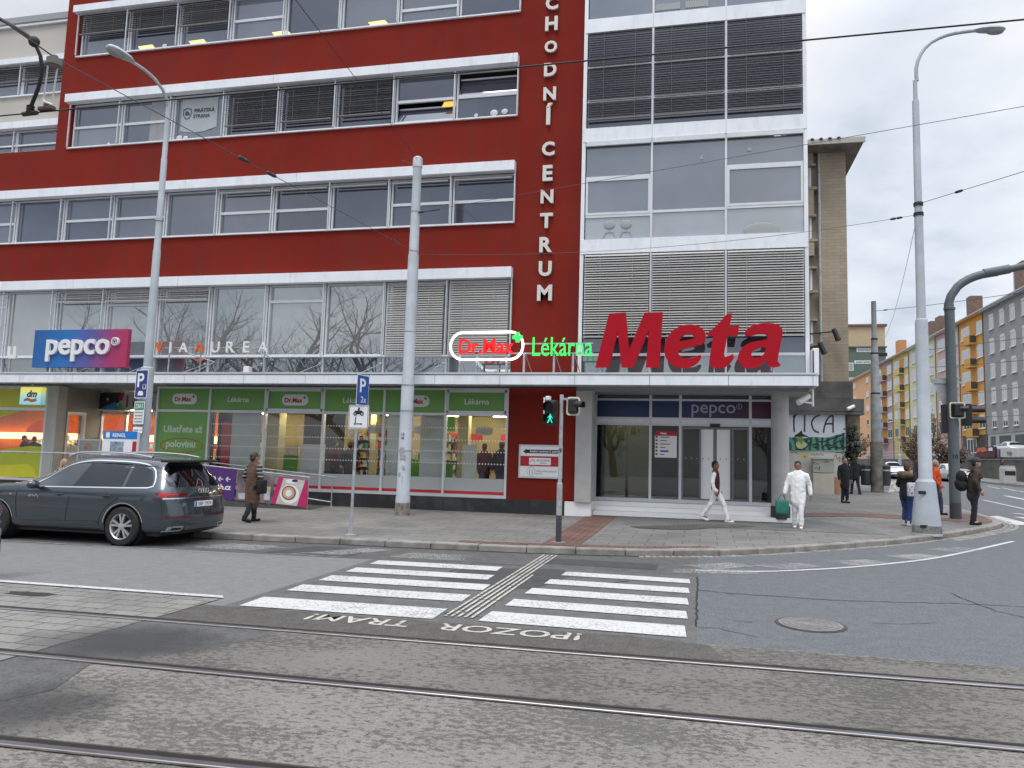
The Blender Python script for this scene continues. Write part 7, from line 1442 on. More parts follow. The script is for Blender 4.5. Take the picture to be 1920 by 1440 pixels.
P = [WY(x, y, CY - .1 - .25 * k) for k, (x, y) in zip((1, .8, .6, .4, .3, .2, .1, 0), ((-20, 25), (35, 55), (64, 78), (76, 105), (79, 130), (72, 165), (60, 195), (57, 205)))]
fc = thing('feeder_cable', 'thick black feeder cable looping down to the contact wire at the upper left', 'cable', P[-1]); MB().tube(spline([tuple(q) for q in P], .1), .02, 8).build('cable', WIRE, fc, smooth=True); MB().ell(P[2], (.06, .05, .06), 10, 8).build('clamp', DARK, fc); q = P[-1]; mb = MB(); [mb.ell((q.x, q.y, q.z + dz), (.045, .04, .018), 10, 6) for dz in (-.03, .0, .03)]; mb.tube([q + Vector((-.09, 0, -.05)), q + Vector((.09, 0, -.045))], .025, 8); mb.build('clamp', DARK, fc)
hg = thing('wire_hanger', 'insulated hanger with two thin rods holding the contact wire at the upper left', 'hanger', WY(90, 203, CY)); q = hang; mb = MB(); mb.lathe([(.05, -.10), (.075, -.09), (.075, -.02), (.03, -.01), (.03, .02)], q, 14); mb.build('insulator', mat('grey_insulator', (.16, .14, .13), .6, var=.2), hg, smooth=True); mb = MB()
for (xa, ya), (xb, yb) in (((90, 121), (82, 186)), ((107, 130), (98, 192))): mb.tube([WY(xa, ya, CY - .15), WY(xb, yb, CY - .02)], .008, 6)
mb.tube([WY(90, 120, CY - .15), WY(97, 117, CY - .15), WY(104, 121, CY - .15), WY(109, 129, CY - .15)], .010, 6); mb.tube([WY(81, 184, CY - .02), WY(83, 191, CY - .02), WY(92, 194, CY - .02), WY(99, 197, CY - .02)], .012, 6); mb.build('rods', WHITEP, hg); mb = MB(); q = WY(88, 203, CY); mb.bevbox(q.x - .10, q.x + .10, q.y - .03, q.y + .03, q.z - .03, q.z + .018, .012); mb.box(q.x - .03, q.x + .03, q.y - .02, q.y + .02, q.z + .018, q.z + .05); mb.build('clamp', mat('rusty_clamp', (.11, .065, .05), .8, var=.4, vs=20), hg)
top780 = Vector((PX_, PY_, zt_)); wire('thin wire rising from the top of the pharmacy pole to the upper edge', top780, WY(543, -15, 8.0), .006, 0, WIRE); wire('short thin wire from the pharmacy pole top to the left', top780 + Vector((-.02, 0, -.2)), WY(753, 300, PY_), .006, 0, WIREG)
LR1 = Vector((RX, RY, zr(402))); wire('thin span wire between the pharmacy pole and the cone base lamp', Vector((PX_ + .15, PY_, zp(477))), LR1, .006, .35, WIREG, (.97,)); wire('span wire with insulators from the cone base lamp to the right edge', Vector((RX, RY, zr(382))), WY(1990, 300, 15.0), .007, .0, WIRE, (.06, .40))
mb = MB(); mb.lathe([(.125, zr(405)), (.125, zr(399))], (RX, RY, 0), 16); mb.lathe([(.12, zr(386)), (.12, zr(380))], (RX, RY, 0), 16); mb.build('clamp_band', DARK, lr_)
b1 = Vector((PX_ + .17, PY_ - .05, zp(400))); wire('thin wire from the pharmacy pole bracket across the glass tower to the right edge', b1, WY(1990, 187, 14.0), .006, .0, WIREG, (.03,)); MB().tube([b1 + Vector((-.15, 0, 0)), b1 + Vector((.6, 0, .05))], .014, 6).build('bracket', DARK, tp)
wire('thin steep wire from the cone base lamp down to the old pole', Vector((RX - .1, RY, zr(425))), WY(1660, 632, OY - 1), .006, .35, WIREG); wire('thin wire from the old pole top to the right edge', Vector((OX + .1, OY, zo(583))), WY(1990, 527, 30.0), .012, .2, WIREG, (.12,))
wire('thin far wire in front of the grey house, upper', WY(1690, 660, 60), WY(1990, 622, 40), .018, .1, WIREG); wire('thin far wire in front of the grey house, middle', WY(1700, 690, 60), WY(1990, 668, 40), .018, .1, WIREG); wire('thin far wire before the lowest grey house windows', WY(1790, 740, 60), WY(1990, 712, 40), .018, .1, WIREG, (.2,)); wire('lowest thin far wire with insulators near the signal heads', WY(1790, 782, 60), WY(1990, 772, 45), .018, .1, WIREG, (.25, .4))
# ================================================================ CARS
from mathutils.bvhtree import BVHTree
random.seed(31)
def evalmesh(o, name):
    dg = bpy.context.evaluated_depsgraph_get(); dg.update(); me = bpy.data.meshes.new_from_object(o.evaluated_get(dg)); me.name = name; return me
CGL = glass_mat('car_window_glass', (.022, .025, .03), .07, (.9, .95, 1.0)); PRIV = glass_mat('privacy_glass', (.005, .005, .006), .02, (.9, .93, 1.0)); TYRE = mat('tyre_rubber', (.016, .016, .017), .75, var=.25, vs=12, bp=.3, bs=60); ALLOY = mat('alloy_wheel', (.55, .56, .58), .28, .7, var=.05)
TLR = mat('tail_light_red', (.42, .008, .006), .15, var=.15, vs=20, coat=.6); TLD = mat('tail_light_dark', (.10, .004, .006), .15, var=.1, coat=.6); HLG = mat('headlight_glass', (.62, .64, .66), .1, .2, var=.1, coat=.7)
def carpaint(name, c, metal=.45): return mat(name, c, .24, metal, var=.03, coat=.9)
def car_body(t_, paint_m, S, name='body'):
    st_ = S['st']; lev = S['lev']; nL = len(lev); grid = []
    for i, (x, hz, gw, taper) in enumerate(st_):                # hz: surface height on the centre line, gw: half width of the top
        ring_ = []
        for j, (y, z, xr, xf) in enumerate(lev):
            u_ = (x - st_[0][0]) / (st_[-1][0] - st_[0][0]); xx = x
            if i == 0: xx = xr
            elif i == 1: xx = x * .5 + .5 * (xr + (x - st_[0][0]))
            elif i == len(st_) - 1: xx = xf
            elif i == len(st_) - 2: xx = x * .5 + .5 * (xf - (st_[-1][0] - x))
            if j < S['nb']: ring_.append((xx, y * taper, min(z, hz - .06 * (S['nb'] - j) / S['nb'] - .02)))
            else:
                f = (j - S['nb']) / (nL - 1 - S['nb']); base = lev[S['nb'] - 1][1]
                belt = min(lev[S['nb'] - 1][1], 9); zb = min(S['belt'], hz - .03); prof = [(1, .0), (.90, .32), (.78, .68), (.66, .90), (.36, .985), (0, 1.0)][j - S['nb']]
                yw_ = (S['belt_y'] * taper) * (prof[0] if hz > S['belt'] + .15 else [1, .985, .95, .80, .42, 0][j - S['nb']])
                if hz > S['belt'] + .15: yw_ = yw_ * (1 - (1 - gw) * prof[1])
                ring_.append((xx, yw_, zb + (hz - zb) * prof[1]))
        grid.append(ring_)
    V = []; F = []; M_ = len(grid[0])
    for g in grid: V += g
    for i in range(len(grid) - 1):
        for j in range(M_ - 1): a = i * M_ + j; F.append((a, a + 1, a + M_ + 1, a + M_))
    b = bmesh.new(); vs = [b.verts.new(p) for p in V]; [b.faces.new([vs[k] for k in f]) for f in F]
    # mirror, then caps at both ends
    g2 = bmesh.ops.duplicate(b, geom=b.verts[:] + b.faces[:]); mv = [q for q in g2['geom'] if isinstance(q, bmesh.types.BMVert)]
    for q in mv: q.co.y *= -1
    bmesh.ops.reverse_faces(b, faces=[q for q in g2['geom'] if isinstance(q, bmesh.types.BMFace)]); K = 6
    for end, sgn_ in ((0, -1), (len(grid) - 1, 1)):
        L = grid[end]; col_ = []
        for (x, y, z) in L: col_.append([b.verts.new((x + sgn_ * S['bulge'] * (1 - (2 * k / K - 1) ** 2), y * (1 - 2 * k / K), z)) for k in range(K + 1)])
        for j in range(M_ - 1):
            for k in range(K):
                q = [col_[j][k], col_[j][k + 1], col_[j + 1][k + 1], col_[j + 1][k]]
                try: b.faces.new(q)
                except ValueError: pass
    # floor
    for i in range(len(grid) - 1):
        a, c = grid[i][0], grid[i + 1][0]; b.faces.new([b.verts.new(p) for p in (a, c, (c[0], -c[1], c[2]), (a[0], -a[1], a[2]))])
    bmesh.ops.remove_doubles(b, verts=b.verts, dist=.0015); bmesh.ops.recalc_face_normals(b, faces=b.faces)
    me = bpy.data.meshes.new('tmp'); b.to_mesh(me); b.free(); o = bpy.data.objects.new('tmp', me); COL.objects.link(o)
    md = o.modifiers.new('s', 'SUBSURF'); md.levels = 2; md.render_levels = 2; m1 = evalmesh(o, 'car_surface'); o.data = m1; o.modifiers.clear()
    tmpc = []
    for ax_ in S['axles']:
        cmb_ = MB().lathe([(S['arch'], -1.2), (S['arch'], 1.2)], (0, 0, 0), 40); cme = bpy.data.meshes.new('c'); cme.from_pydata([(x + ax_, z, y + S['wr'] - .0) for x, y, z in cmb_.v], [], cmb_.f); bb = bmesh.new(); bb.from_mesh(cme); bmesh.ops.recalc_face_normals(bb, faces=bb.faces); bb.to_mesh(cme); bb.free()
        co = bpy.data.objects.new('c', cme); COL.objects.link(co); tmpc.append(co); md = o.modifiers.new('b', 'BOOLEAN'); md.operation = 'DIFFERENCE'; md.object = co; md.solver = 'EXACT'
    m2 = evalmesh(o, name); bpy.data.objects.remove(o); [bpy.data.objects.remove(c) for c in tmpc]
    m2.materials.clear(); m2.materials.append(paint_m); m2.polygons.foreach_set('use_smooth', [True] * len(m2.polygons)); m2.set_sharp_from_angle(angle=R_(38)); bo = bpy.data.objects.new(name, m2); COL.objects.link(bo); bo.parent = t_
    bm_ = bmesh.new(); bm_.from_mesh(m1); bv = BVHTree.FromBMesh(bm_); bm_.free(); return bo, bv
def panel(bv, loops, axis, off, m, parent, name, step=.09, side=1, th=.0):
    """patch that hugs the body: outline in (x,z) cast sideways, or in (y,z) cast on the tail (axis -x) or front (axis +x)"""
    if isinstance(loops[0][0], (int, float)): loops = [loops]
    b = bmesh.new(); ed = []
    for L in loops:
        vs = [b.verts.new((p[0], p[1], 0)) for p in L]; ed += [b.edges.new((vs[i], vs[(i + 1) % len(vs)])) for i in range(len(vs))]
    bmesh.ops.triangle_fill(b, use_beauty=True, edges=ed)
    for k in (0, 1):
        lo = min(v.co[k] for v in b.verts); hi = max(v.co[k] for v in b.verts); c = lo + step
        while c < hi:
            n_ = [0, 0, 0]; n_[k] = 1; p_ = [0, 0, 0]; p_[k] = c; bmesh.ops.bisect_plane(b, geom=b.verts[:] + b.edges[:] + b.faces[:], plane_co=p_, plane_no=n_); c += step
    for v in b.verts:
        if axis == 'y': o_, d_ = Vector((v.co.x, 3 * side, v.co.y)), Vector((0, -side, 0))
        else: o_, d_ = Vector((4 * side, v.co.x, v.co.y)), Vector((-side, 0, 0))
        h, n_, i_, dist = bv.ray_cast(o_, d_)
        if h is None:
            h, n_, i_, dist = bv.find_nearest(Vector((v.co.x, .8 * side, v.co.y)) if axis == 'y' else Vector((2.4 * side, v.co.x, v.co.y)))
        if n_.dot(d_) > 0: n_ = -n_
        v.co = h + n_ * off
    bmesh.ops.recalc_face_normals(b, faces=b.faces); f0 = b.faces[0]; c = Vector((0, 0, .8)) if True else None
    s_ = sum((f.normal.dot((f.calc_center_median() - c)) for f in b.faces))
    if s_ < 0: bmesh.ops.reverse_faces(b, faces=b.faces)
    me = bpy.data.meshes.new(name); b.to_mesh(me); b.free(); me.materials.append(m); me.polygons.foreach_set('use_smooth', [True] * len(me.polygons)); o = bpy.data.objects.new(name, me); COL.objects.link(o); o.parent = parent; return o
def strip_loop(P, w_): A, B = offset_line(P, -w_ / 2), offset_line(P, w_ / 2); return A + B[::-1]
def wheel(t_, x, y, r, w_, spokes=True, simple=False):
    s = 1 if y > 0 else -1; wh = MB(); n = 36; pr = [(r * .66, -w_ / 2), (r * .93, -w_ / 2), (r, -w_ * .36), (r, w_ * .36), (r * .93, w_ / 2), (r * .66, w_ / 2)]
    def lat(pr, n=36, cp=False):
        mb = MB().lathe(pr, (0, 0, 0), n, cp); mb.v = [(x + vx, y + vz * s, r + vy) for vx, vy, vz in mb.v]; return mb
    ty = lat(pr).build('wheel', TYRE, t_, smooth=True, local=True, fix=True); ri = MB()
    lat([(r * .60, w_ * .1), (r * .64, w_ * .42), (r * .68, w_ * .49), (r * .655, w_ * .50), (r * .62, w_ * .44)]).build('rim', ALLOY, ty, smooth=True, local=True, fix=True); lat([(r * .62, w_ * .05), (r * .60, w_ * .10)], 36, True).build('brake_disc', mat('brake_dark', (.05, .05, .05), .5, .5, var=.1), ty, local=True)
    if simple: lat([(r * .62, w_ * .30), (r * .1, w_ * .38)], 20, True).build('hubcap', ALLOY, ty, smooth=True, local=True); return ty
    sp_ = MB()
    for k in range(5):
        for d in (-.11, .11):
            a = 2 * math.pi * k / 5 + .3; a1, a2 = a + d * .9, a + d * 1.9
            def P_(rad, ang, wd): return (x + rad * math.cos(ang) - wd * math.sin(ang), r + rad * math.sin(ang) + wd * math.cos(ang))
            q = [P_(r * .10, a1, -.014), P_(r * .63, a2, -.022), P_(r * .63, a2, .022), P_(r * .10, a1, .014)]
            lo_, hi_ = y + s * w_ * .30, y + s * w_ * .44; sp_.add([(px, hi_, pz) for px, pz in q] + [(px, lo_, pz) for px, pz in q], [(0, 1, 2, 3), (7, 6, 5, 4), (0, 4, 5, 1), (2, 6, 7, 3), (1, 5, 6, 2), (3, 7, 4, 0)])
    sp_.build('spokes', ALLOY, ty, local=True, fix=True); lat([(r * .17, w_ * .2), (r * .17, w_ * .45), (r * .10, w_ * .47), (.005, w_ * .47)], 20, True).build('hub', ALLOY, ty, smooth=True, local=True); return ty
SUV = dict(nb=5, belt=1.10, belt_y=.90, bulge=.10, arch=.425, wr=.375, axles=(-1.50, 1.50),
  lev=[(.70, .22, -2.30, 2.25), (.90, .25, -2.42, 2.38), (.945, .42, -2.47, 2.47), (.950, .66, -2.46, 2.50), (.970, .97, -2.40, 2.42), (.915, 1.10, -2.36, 2.36), (0, 0, -2.28, 2.3), (0, 0, -2.16, 2.3), (0, 0, -2.08, 2.3), (0, 0, -2.05, 2.3), (0, 0, -2.05, 2.3)],
  st=[(-2.42, 1.64, .83, .90), (-2.2, 1.68, .84, .965), (-1.9, 1.705, .85, .995), (-1.4, 1.735, .86, 1), (-.8, 1.75, .87, 1), (-.2, 1.745, .87, 1), (.08, 1.69, .87, 1), (.34, 1.55, .86, 1), (.60, 1.37, .88, 1), (.90, 1.165, .95, 1), (1.5, 1.10, 1, .995), (2.05, 1.05, 1, .97), (2.35, .97, 1, .90), (2.5, .82, 1, .80)])
# ---- the grey estate car at the kerb
Q7P = carpaint('dark_blue_grey_metallic', (.060, .074, .090), .6)
suv = thing('parked_car', 'dark grey large estate car with roof rails parked at the kerb beside the ramp', 'car', (-12.42, 13.08, 0), R_(180))
body, bv = car_body(suv, Q7P, SUV)
for s in (1, -1):
    P = lambda pts: pts
    wl_ = [(.62, 1.09), (.42, 1.24), (.18, 1.41), (-.04, 1.51), (-.30, 1.565), (-.42, 1.575)]
    panel(bv, wl_ + [(-.26, 1.115)], 'y', .004, CGL, suv, 'front_side_window', side=s)
    panel(bv, [(-.50, 1.567), (-.9, 1.575), (-1.34, 1.565), (-1.37, 1.125), (-.34, 1.117)], 'y', .004, PRIV, suv, 'rear_side_window', side=s)
    panel(bv, [(-1.41, 1.56), (-1.70, 1.515), (-1.86, 1.44), (-1.98, 1.26), (-2.0, 1.17), (-1.94, 1.145), (-1.44, 1.127)], 'y', .004, PRIV, suv, 'quarter_window', side=s)
    panel(bv, [(-.42, 1.57), (-.50, 1.57), (-.34, 1.117), (-.26, 1.115)], 'y', .005, BLACK, suv, 'pillar_trim', side=s)
    tr_ = spline([(.70, 1.08), (.46, 1.255), (.20, 1.445), (-.04, 1.545), (-.42, 1.605), (-.9, 1.61), (-1.4, 1.595), (-1.74, 1.545), (-1.93, 1.44), (-2.04, 1.24), (-2.05, 1.15), (-1.95, 1.12)], .1) + [(-1.4, 1.105), (-.6, 1.092), (0, 1.082), (.70, 1.07)]
    panel(bv, strip_loop(tr_, .022), 'y', .008, CHROME, suv, 'chrome_trim', side=s, step=.3)
    for pts in ([(-.30, 1.07), (-.26, .9), (-.20, .55), (-.18, .28)], [(-1.42, 1.08), (-1.38, .92), (-1.20, .80), (-1.02, .62), (-.96, .40), (-.95, .30)], [(.98, 1.03), (1.0, .8), (.97, .5), (.94, .32)], [(-.95, .28), (.94, .28)]): panel(bv, strip_loop(spline(pts, .1), .010), 'y', .0035, mat('panel_gap', (.006, .006, .007), .7, var=0), suv, 'panel_gap', side=s, step=.2)
    panel(bv, [(.80, .30), (-.90, .40), (-.95, .43), (-.85, .455), (.0, .43), (.88, .40), (.92, .33)], 'y', .012, Q7P, suv, 'door_moulding', side=s); panel(bv, strip_loop([(.93, .235), (-.96, .245)], .022), 'y', .012, CHROME, suv, 'sill_trim', side=s, step=.3)
    panel(bv, strip_loop([(1.50 + .445 * math.cos(a), .375 + .445 * math.sin(a)) for a in [R_(d) for d in range(8, 175, 8)]], .016), 'y', .006, CHROME, suv, 'arch_trim', side=s, step=.3); panel(bv, strip_loop([(-1.50 + .445 * math.cos(a), .375 + .445 * math.sin(a)) for a in [R_(d) for d in range(8, 175, 8)]], .016), 'y', .006, CHROME, suv, 'arch_trim', side=s, step=.3)
    for x_ in (-.02, -1.10):
        h = bv.ray_cast(Vector((x_, 3 * s, .95)), Vector((0, -s, 0)))[0]; MB().bevbox(x_ - .10, x_ + .10, h.y + s * .010 - .014, h.y + s * .010 + .014, .935, .965, .01).build('door_handle', Q7P, suv, local=True, smooth=True); panel(bv, [(x_ + .06 * math.cos(a * .52), .945 + .035 * math.sin(a * .52)) for a in range(12)], 'y', .003, BLACK, suv, 'handle_recess', side=s)
    m_b = MB(); m_b.ell((.50, s * 1.06, 1.12), (.10, .13, .085), 14, 10); m_b.tube([(.52, s * .88, 1.06), (.50, s * 1.0, 1.08)], .035, 8); m_b.build('wing_mirror', Q7P, suv, local=True, smooth=True)
    MB().tube(spline([(.10, s * .66, 1.70), (-.12, s * .675, 1.765), (-.7, s * .69, 1.785), (-1.4, s * .69, 1.765), (-1.85, s * .68, 1.71)], .15), .024, 8).build('roof_rail', CHROME, suv, local=True, smooth=True)
    for ax_ in SUV['axles']: wheel(suv, ax_, s * .845, .375, .255); MB().lathe([(.42, -.10), (.42, .10)], (0, 0, 0), 30).build('x', BLACK, suv, local=True) if False else None
    # tail lights wrap the corner
    panel(bv, [(-2.20, .965), (-2.24, 1.05), (-2.41, 1.045), (-2.41, .93)], 'y', .006, TLR, suv, 'tail_light', side=s, step=.06)
    panel(bv, [(s * .90, .945), (s * .90, 1.035), (s * .42, 1.015), (s * .40, .955)], 'x', .006, TLD, suv, 'tail_light', side=-1, step=.06); panel(bv, [(s * .88, .985), (s * .88, 1.025), (s * .62, 1.005), (s * .62, .985)], 'x', .011, TLR, suv, 'light_bar', side=-1, step=.06)
    panel(bv, [(s * .86, .545), (s * .86, .585), (s * .40, .58), (s * .40, .55)], 'x', .006, TLD, suv, 'reflector', side=-1, step=.06)
    panel(bv, [(s * .84, .30), (s * .80, .40), (s * .50, .385), (s * .54, .30)], 'x', .008, CHROME, suv, 'exhaust_trim', side=-1, step=.06); panel(bv, [(s * .76, .325), (s * .74, .375), (s * .55, .365), (s * .57, .325)], 'x', .012, BLACK, suv, 'exhaust_opening', side=-1, step=.06)
panel(bv, [(-.60, 1.14), (.60, 1.14), (.74, 1.16), (.64, 1.55), (-.64, 1.55), (-.74, 1.16)], 'x', .005, PRIV, suv, 'rear_window', side=-1)
panel(bv, [(.05, 1.15), (.36, 1.15), (.22, 1.42), (.12, 1.42)], 'x', .008, mat('window_pale_reflection', (.10, .10, .11), .3, var=0), suv, 'rear_headrest', side=-1) if False else None
MB().bevbox(-2.33, -2.02, -.68, .68, 1.615, 1.665, .02).build('spoiler', BLACK, suv, local=True, smooth=True)
panel(bv, strip_loop([(-.88, .925), (.88, .925)], .022), 'x', .012, CHROME, suv, 'tail_trim', side=-1, step=.1)
panel(bv, [(-.46, .31), (.46, .31), (.50, .40), (-.50, .40)], 'x', .009, mat('diffuser_grey', (.10, .105, .11), .4, .3, var=.05), suv, 'diffuser', side=-1); panel(bv, [(-.95, .20), (.95, .20), (.93, .30), (-.93, .30)], 'x', .004, BLACK, suv, 'bumper_underside', side=-1)
xb = bv.ray_cast(Vector((-4, 0, .80)), Vector((1, 0, 0)))[0].x
bx('number_plate', WHITEG, suv, (xb - .022, xb - .006, -.26, .26, .745, .855), local=True); bx('plate_blue_strip', mat('plate_blue', (.02, .06, .35), .4, var=0), suv, (xb - .024, xb - .0221, .215, .26, .745, .855), local=True); text('plate_lettering', INK, suv, '3BF 1974', box=(.40, .075), o=(xb - .023, -.02, .80), u=(0, -1, 0), depth=.002, local=True)
mb = MB()
for k in range(4): mb.tube([(xb - .012 + .022, -.105 + k * .07 + .045 * math.cos(a * .4), 1.06 + .045 * math.sin(a * .4)) for a in range(17)], .006, 5)
mb.build('emblem', CHROME, suv, local=True); text('emblem', CHROME, suv, 'Q7', box=(.12, .06), o=(bv.ray_cast(Vector((-4, .52, .80)), Vector((1, 0, 0)))[0].x - .006, .52, .80), u=(0, -1, 0), depth=.004, local=True, bold=.02)
h = bv.ray_cast(Vector((.55, 3, .90)), Vector((0, -1, 0)))[0]; mb = MB()
pp_ = [(.70, .875), (.68, .91), (.66, .875), (.64, .91), (.60, .91), (.60, .875), (.57, .90), (.545, .875), (.53, .93), (.50, .89), (.48, .90), (.47, .86)]; mb.tube([(a, h.y + .004, z) for a, z in pp_], .004, 4); mb.build('door_decal', WHITEG, suv, local=True); bx('side_badge', CHROME, suv, (1.10, 1.16, h.y + .0, h.y + .008, .90, .925), local=True)
mb = MB(); mb.box(-2.2, 2.1, -.80, .80, .20, .30); mb.build('underbody', BLACK, suv, local=True)
for ax_ in SUV['axles']:
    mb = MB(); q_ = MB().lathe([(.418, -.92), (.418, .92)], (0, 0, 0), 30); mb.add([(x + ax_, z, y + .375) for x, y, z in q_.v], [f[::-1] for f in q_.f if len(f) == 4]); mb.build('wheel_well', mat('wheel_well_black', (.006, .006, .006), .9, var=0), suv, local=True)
# ---- generic saloon for the side street
SED = dict(nb=5, belt=.93, belt_y=.84, bulge=.10, arch=.36, wr=.31, axles=(-1.32, 1.32),
  lev=[(.60, .20, -2.15, 2.1), (.80, .22, -2.24, 2.2), (.86, .38, -2.28, 2.28), (.875, .62, -2.27, 2.28), (.86, .83, -2.20, 2.18), (.84, .93, -2.15, 2.1)] + [(0, 0, -2.15, 2.1)] * 5,
  st=[(-2.25, .88, 1, .88), (-2.05, .97, 1, .95), (-1.7, 1.06, .95, .99), (-1.3, 1.27, .86, 1), (-.9, 1.40, .86, 1), (-.3, 1.45, .86, 1), (.2, 1.42, .86, 1), (.6, 1.26, .87, 1), (1.0, 1.02, .95, 1), (1.35, .95, 1, 1), (1.8, .89, 1, .96), (2.1, .82, 1, .90), (2.25, .70, 1, .80)])
def saloon(label, loc, rz, col, lights=True, group=None, metal=.2):
    t_ = thing('car', label, 'car', loc, rz, group); b_, v_ = car_body(t_, carpaint('car_paint_%.3f_%.3f_%.3f' % col, col, metal), SED)
    for s in (1, -1):
        panel(v_, [(.72, .96), (.35, 1.22), (.1, 1.31), (-.25, 1.34), (-.25, .97)], 'y', .004, CGL, t_, 'front_side_window', side=s, step=.15); panel(v_, [(-.33, .97), (-.33, 1.34), (-.8, 1.31), (-1.2, 1.15), (-1.4, .99)], 'y', .004, CGL, t_, 'rear_side_window', side=s, step=.15)
        panel(v_, [(s * .80, .66), (s * .80, .76), (s * .42, .72), (s * .45, .62)], 'x', .006, HLG, t_, 'headlight', side=1, step=.1); panel(v_, [(s * .80, .66), (s * .80, .80), (s * .45, .78), (s * .5, .68)], 'x', .006, TLR, t_, 'tail_light', side=-1, step=.1)
        MB().ell((.62, s * .94, .98), (.07, .10, .06), 10, 7).build('wing_mirror', b_.data.materials[0], t_, local=True, smooth=True)
        for ax_ in SED['axles']: wheel(t_, ax_, s * .77, .31, .2, simple=True)
    b2 = bmesh.new(); top = [(.63, .98, 1.02), (-.63, .98, 1.02), (-.52, .30, 1.38), (.52, .30, 1.38)]
    for nm, quad_ in (('windscreen', [(1.0, .70, 1.0), (1.0, -.70, 1.0), (.38, -.56, 1.345), (.38, .56, 1.345)]), ('rear_screen', [(-1.66, -.66, 1.06), (-1.66, .66, 1.06), (-1.14, .54, 1.33), (-1.14, -.54, 1.33)])):
        mb = MB(); n = 8; vs = []
        for i in range(n + 1):
            for j in range(n + 1):
                u_, w_ = i / n, j / n; p_ = (Vector(quad_[0]).lerp(Vector(quad_[1]), u_)).lerp(Vector(quad_[3]).lerp(Vector(quad_[2]), u_), w_); h, nn_, _, _ = v_.find_nearest(p_ + Vector((0, 0, .3)) if nm else p_); r_ = v_.ray_cast(Vector((p_.x, p_.y, 3)), Vector((0, 0, -1))); h = r_[0] if r_[0] else h; vs.append(h + Vector((.004 if nm == 'windscreen' else -.004, 0, .005)))
        mb.add(vs, [(i * (n + 1) + j, (i + 1) * (n + 1) + j, (i + 1) * (n + 1) + j + 1, i * (n + 1) + j + 1) for i in range(n) for j in range(n)]); mb.build(nm, CGL, t_, local=True, smooth=True)
    panel(v_, [(-.42, .48), (.42, .48), (.40, .66), (-.40, .66)], 'x', .005, BLACK, t_, 'grille', side=1, step=.1); panel(v_, [(-.75, .22), (.75, .22), (.70, .36), (-.70, .36)], 'x', .005, BLACK, t_, 'lower_grille', side=1, step=.1); panel(v_, [(-.26, .42), (.26, .42), (.26, .52), (-.26, .52)], 'x', .012, WHITEG, t_, 'number_plate', side=1, step=.1)
    for ax_ in SED['axles']:
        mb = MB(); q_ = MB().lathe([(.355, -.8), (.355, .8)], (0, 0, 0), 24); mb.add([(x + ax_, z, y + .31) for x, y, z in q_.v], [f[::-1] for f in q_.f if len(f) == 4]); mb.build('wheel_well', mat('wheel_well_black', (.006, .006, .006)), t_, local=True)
    bx('underbody', BLACK, t_, (-2.0, 1.9, -.7, .7, .18, .26), local=True)
    if lights: panel(v_, [(.70, .66), (.70, .71), (.5, .70), (.5, .66)], 'x', .012, emit('lit_headlamp', (1, .95, .7), 2.0), t_, 'lit_lamp', side=1, step=.1)
    return t_
q = Gs(1674, 897); saloon('white saloon car driving towards the camera behind the old pole', q, R_(-98), (.62, .63, .66))
q = Gs(1702, 890); saloon('dark blue grey car behind the white saloon', q + Vector((0, 3, 0)), R_(-98), (.06, .075, .10), False)
q = Gs(1782, 903); saloon('white car behind the dark mast, turned towards the crossing', q, R_(-75), (.52, .54, .57))
q = Gs(1618, 886); saloon('distant silver car left of the old pole', q + Vector((0, 4, 0)), R_(-95), (.30, .31, .33), False)
q = Gs(1790, 893); saloon('grey green car passing beyond the dark mast', Vector((q.x - 1, q.y + 4, gz(q.y + 4))), R_(-20), (.17, .20, .21), False)
for i, (px, c_, lab) in enumerate(((1757, (.40, .42, .44), 'silver car parked on the terrace left of the mast'), (1800, (.22, .25, .28), 'blue grey car parked on the terrace right of the mast'), (1640, (.35, .35, .36), 'light grey car parked on the terrace behind the old pole'))):
    y = WX(px, 868, 28).y; t_ = saloon(lab, (28.0, y, 2.31), R_(90), c_, False)
t_ = saloon('white car parked on the terrace at the right edge', (27.6, WX(1893, 868, 27.6).y, 2.75), R_(92), (.66, .68, .72), False)
# low white flatbed with graffiti in front of that car
fy0, fy1 = WX(1930, 875, 26.2).y, WX(1868, 870, 26.2).y; fb = thing('flatbed_trailer', 'low white flatbed trailer with graffiti on the terrace at the right edge', 'trailer', (26.4, (fy0 + fy1) / 2, 2.3)); bx('side_board', mat('dirty_white_paint', (.58, .57, .55), .6, var=.12, vs=1.5), fb, (26.15, 26.25, fy0, fy1, 2.72, 3.45)); bx('bed', GALV, fb, (26.26, 28.6, fy0, fy1, 2.60, 2.71)); bx('chassis', BLACK, fb, (26.4, 28.4, fy0 + .3, fy1 - .3, 2.45, 2.6)); text('graffiti', mat('graffiti_grey', (.12, .12, .13)), fb, 'Vole', box=(1.3, .4), o=(26.14, (fy0 + fy1) / 2 + .3, 3.05), u=(0, -1, 0), depth=.004, bold=.02)
for yy in (fy0 + 1.0, fy1 - 1.0): MB().tube([(26.3, yy, 2.56), (26.55, yy, 2.56)], .26, 16).build('wheel', TYRE, fb); bx('mudguard', mat('blue_mudguard', (.03, .08, .3), .5, var=0), fb, (26.1, 26.14, yy - .15, yy + .15, 2.35, 3.4)) if yy > fy0 + 2 else None
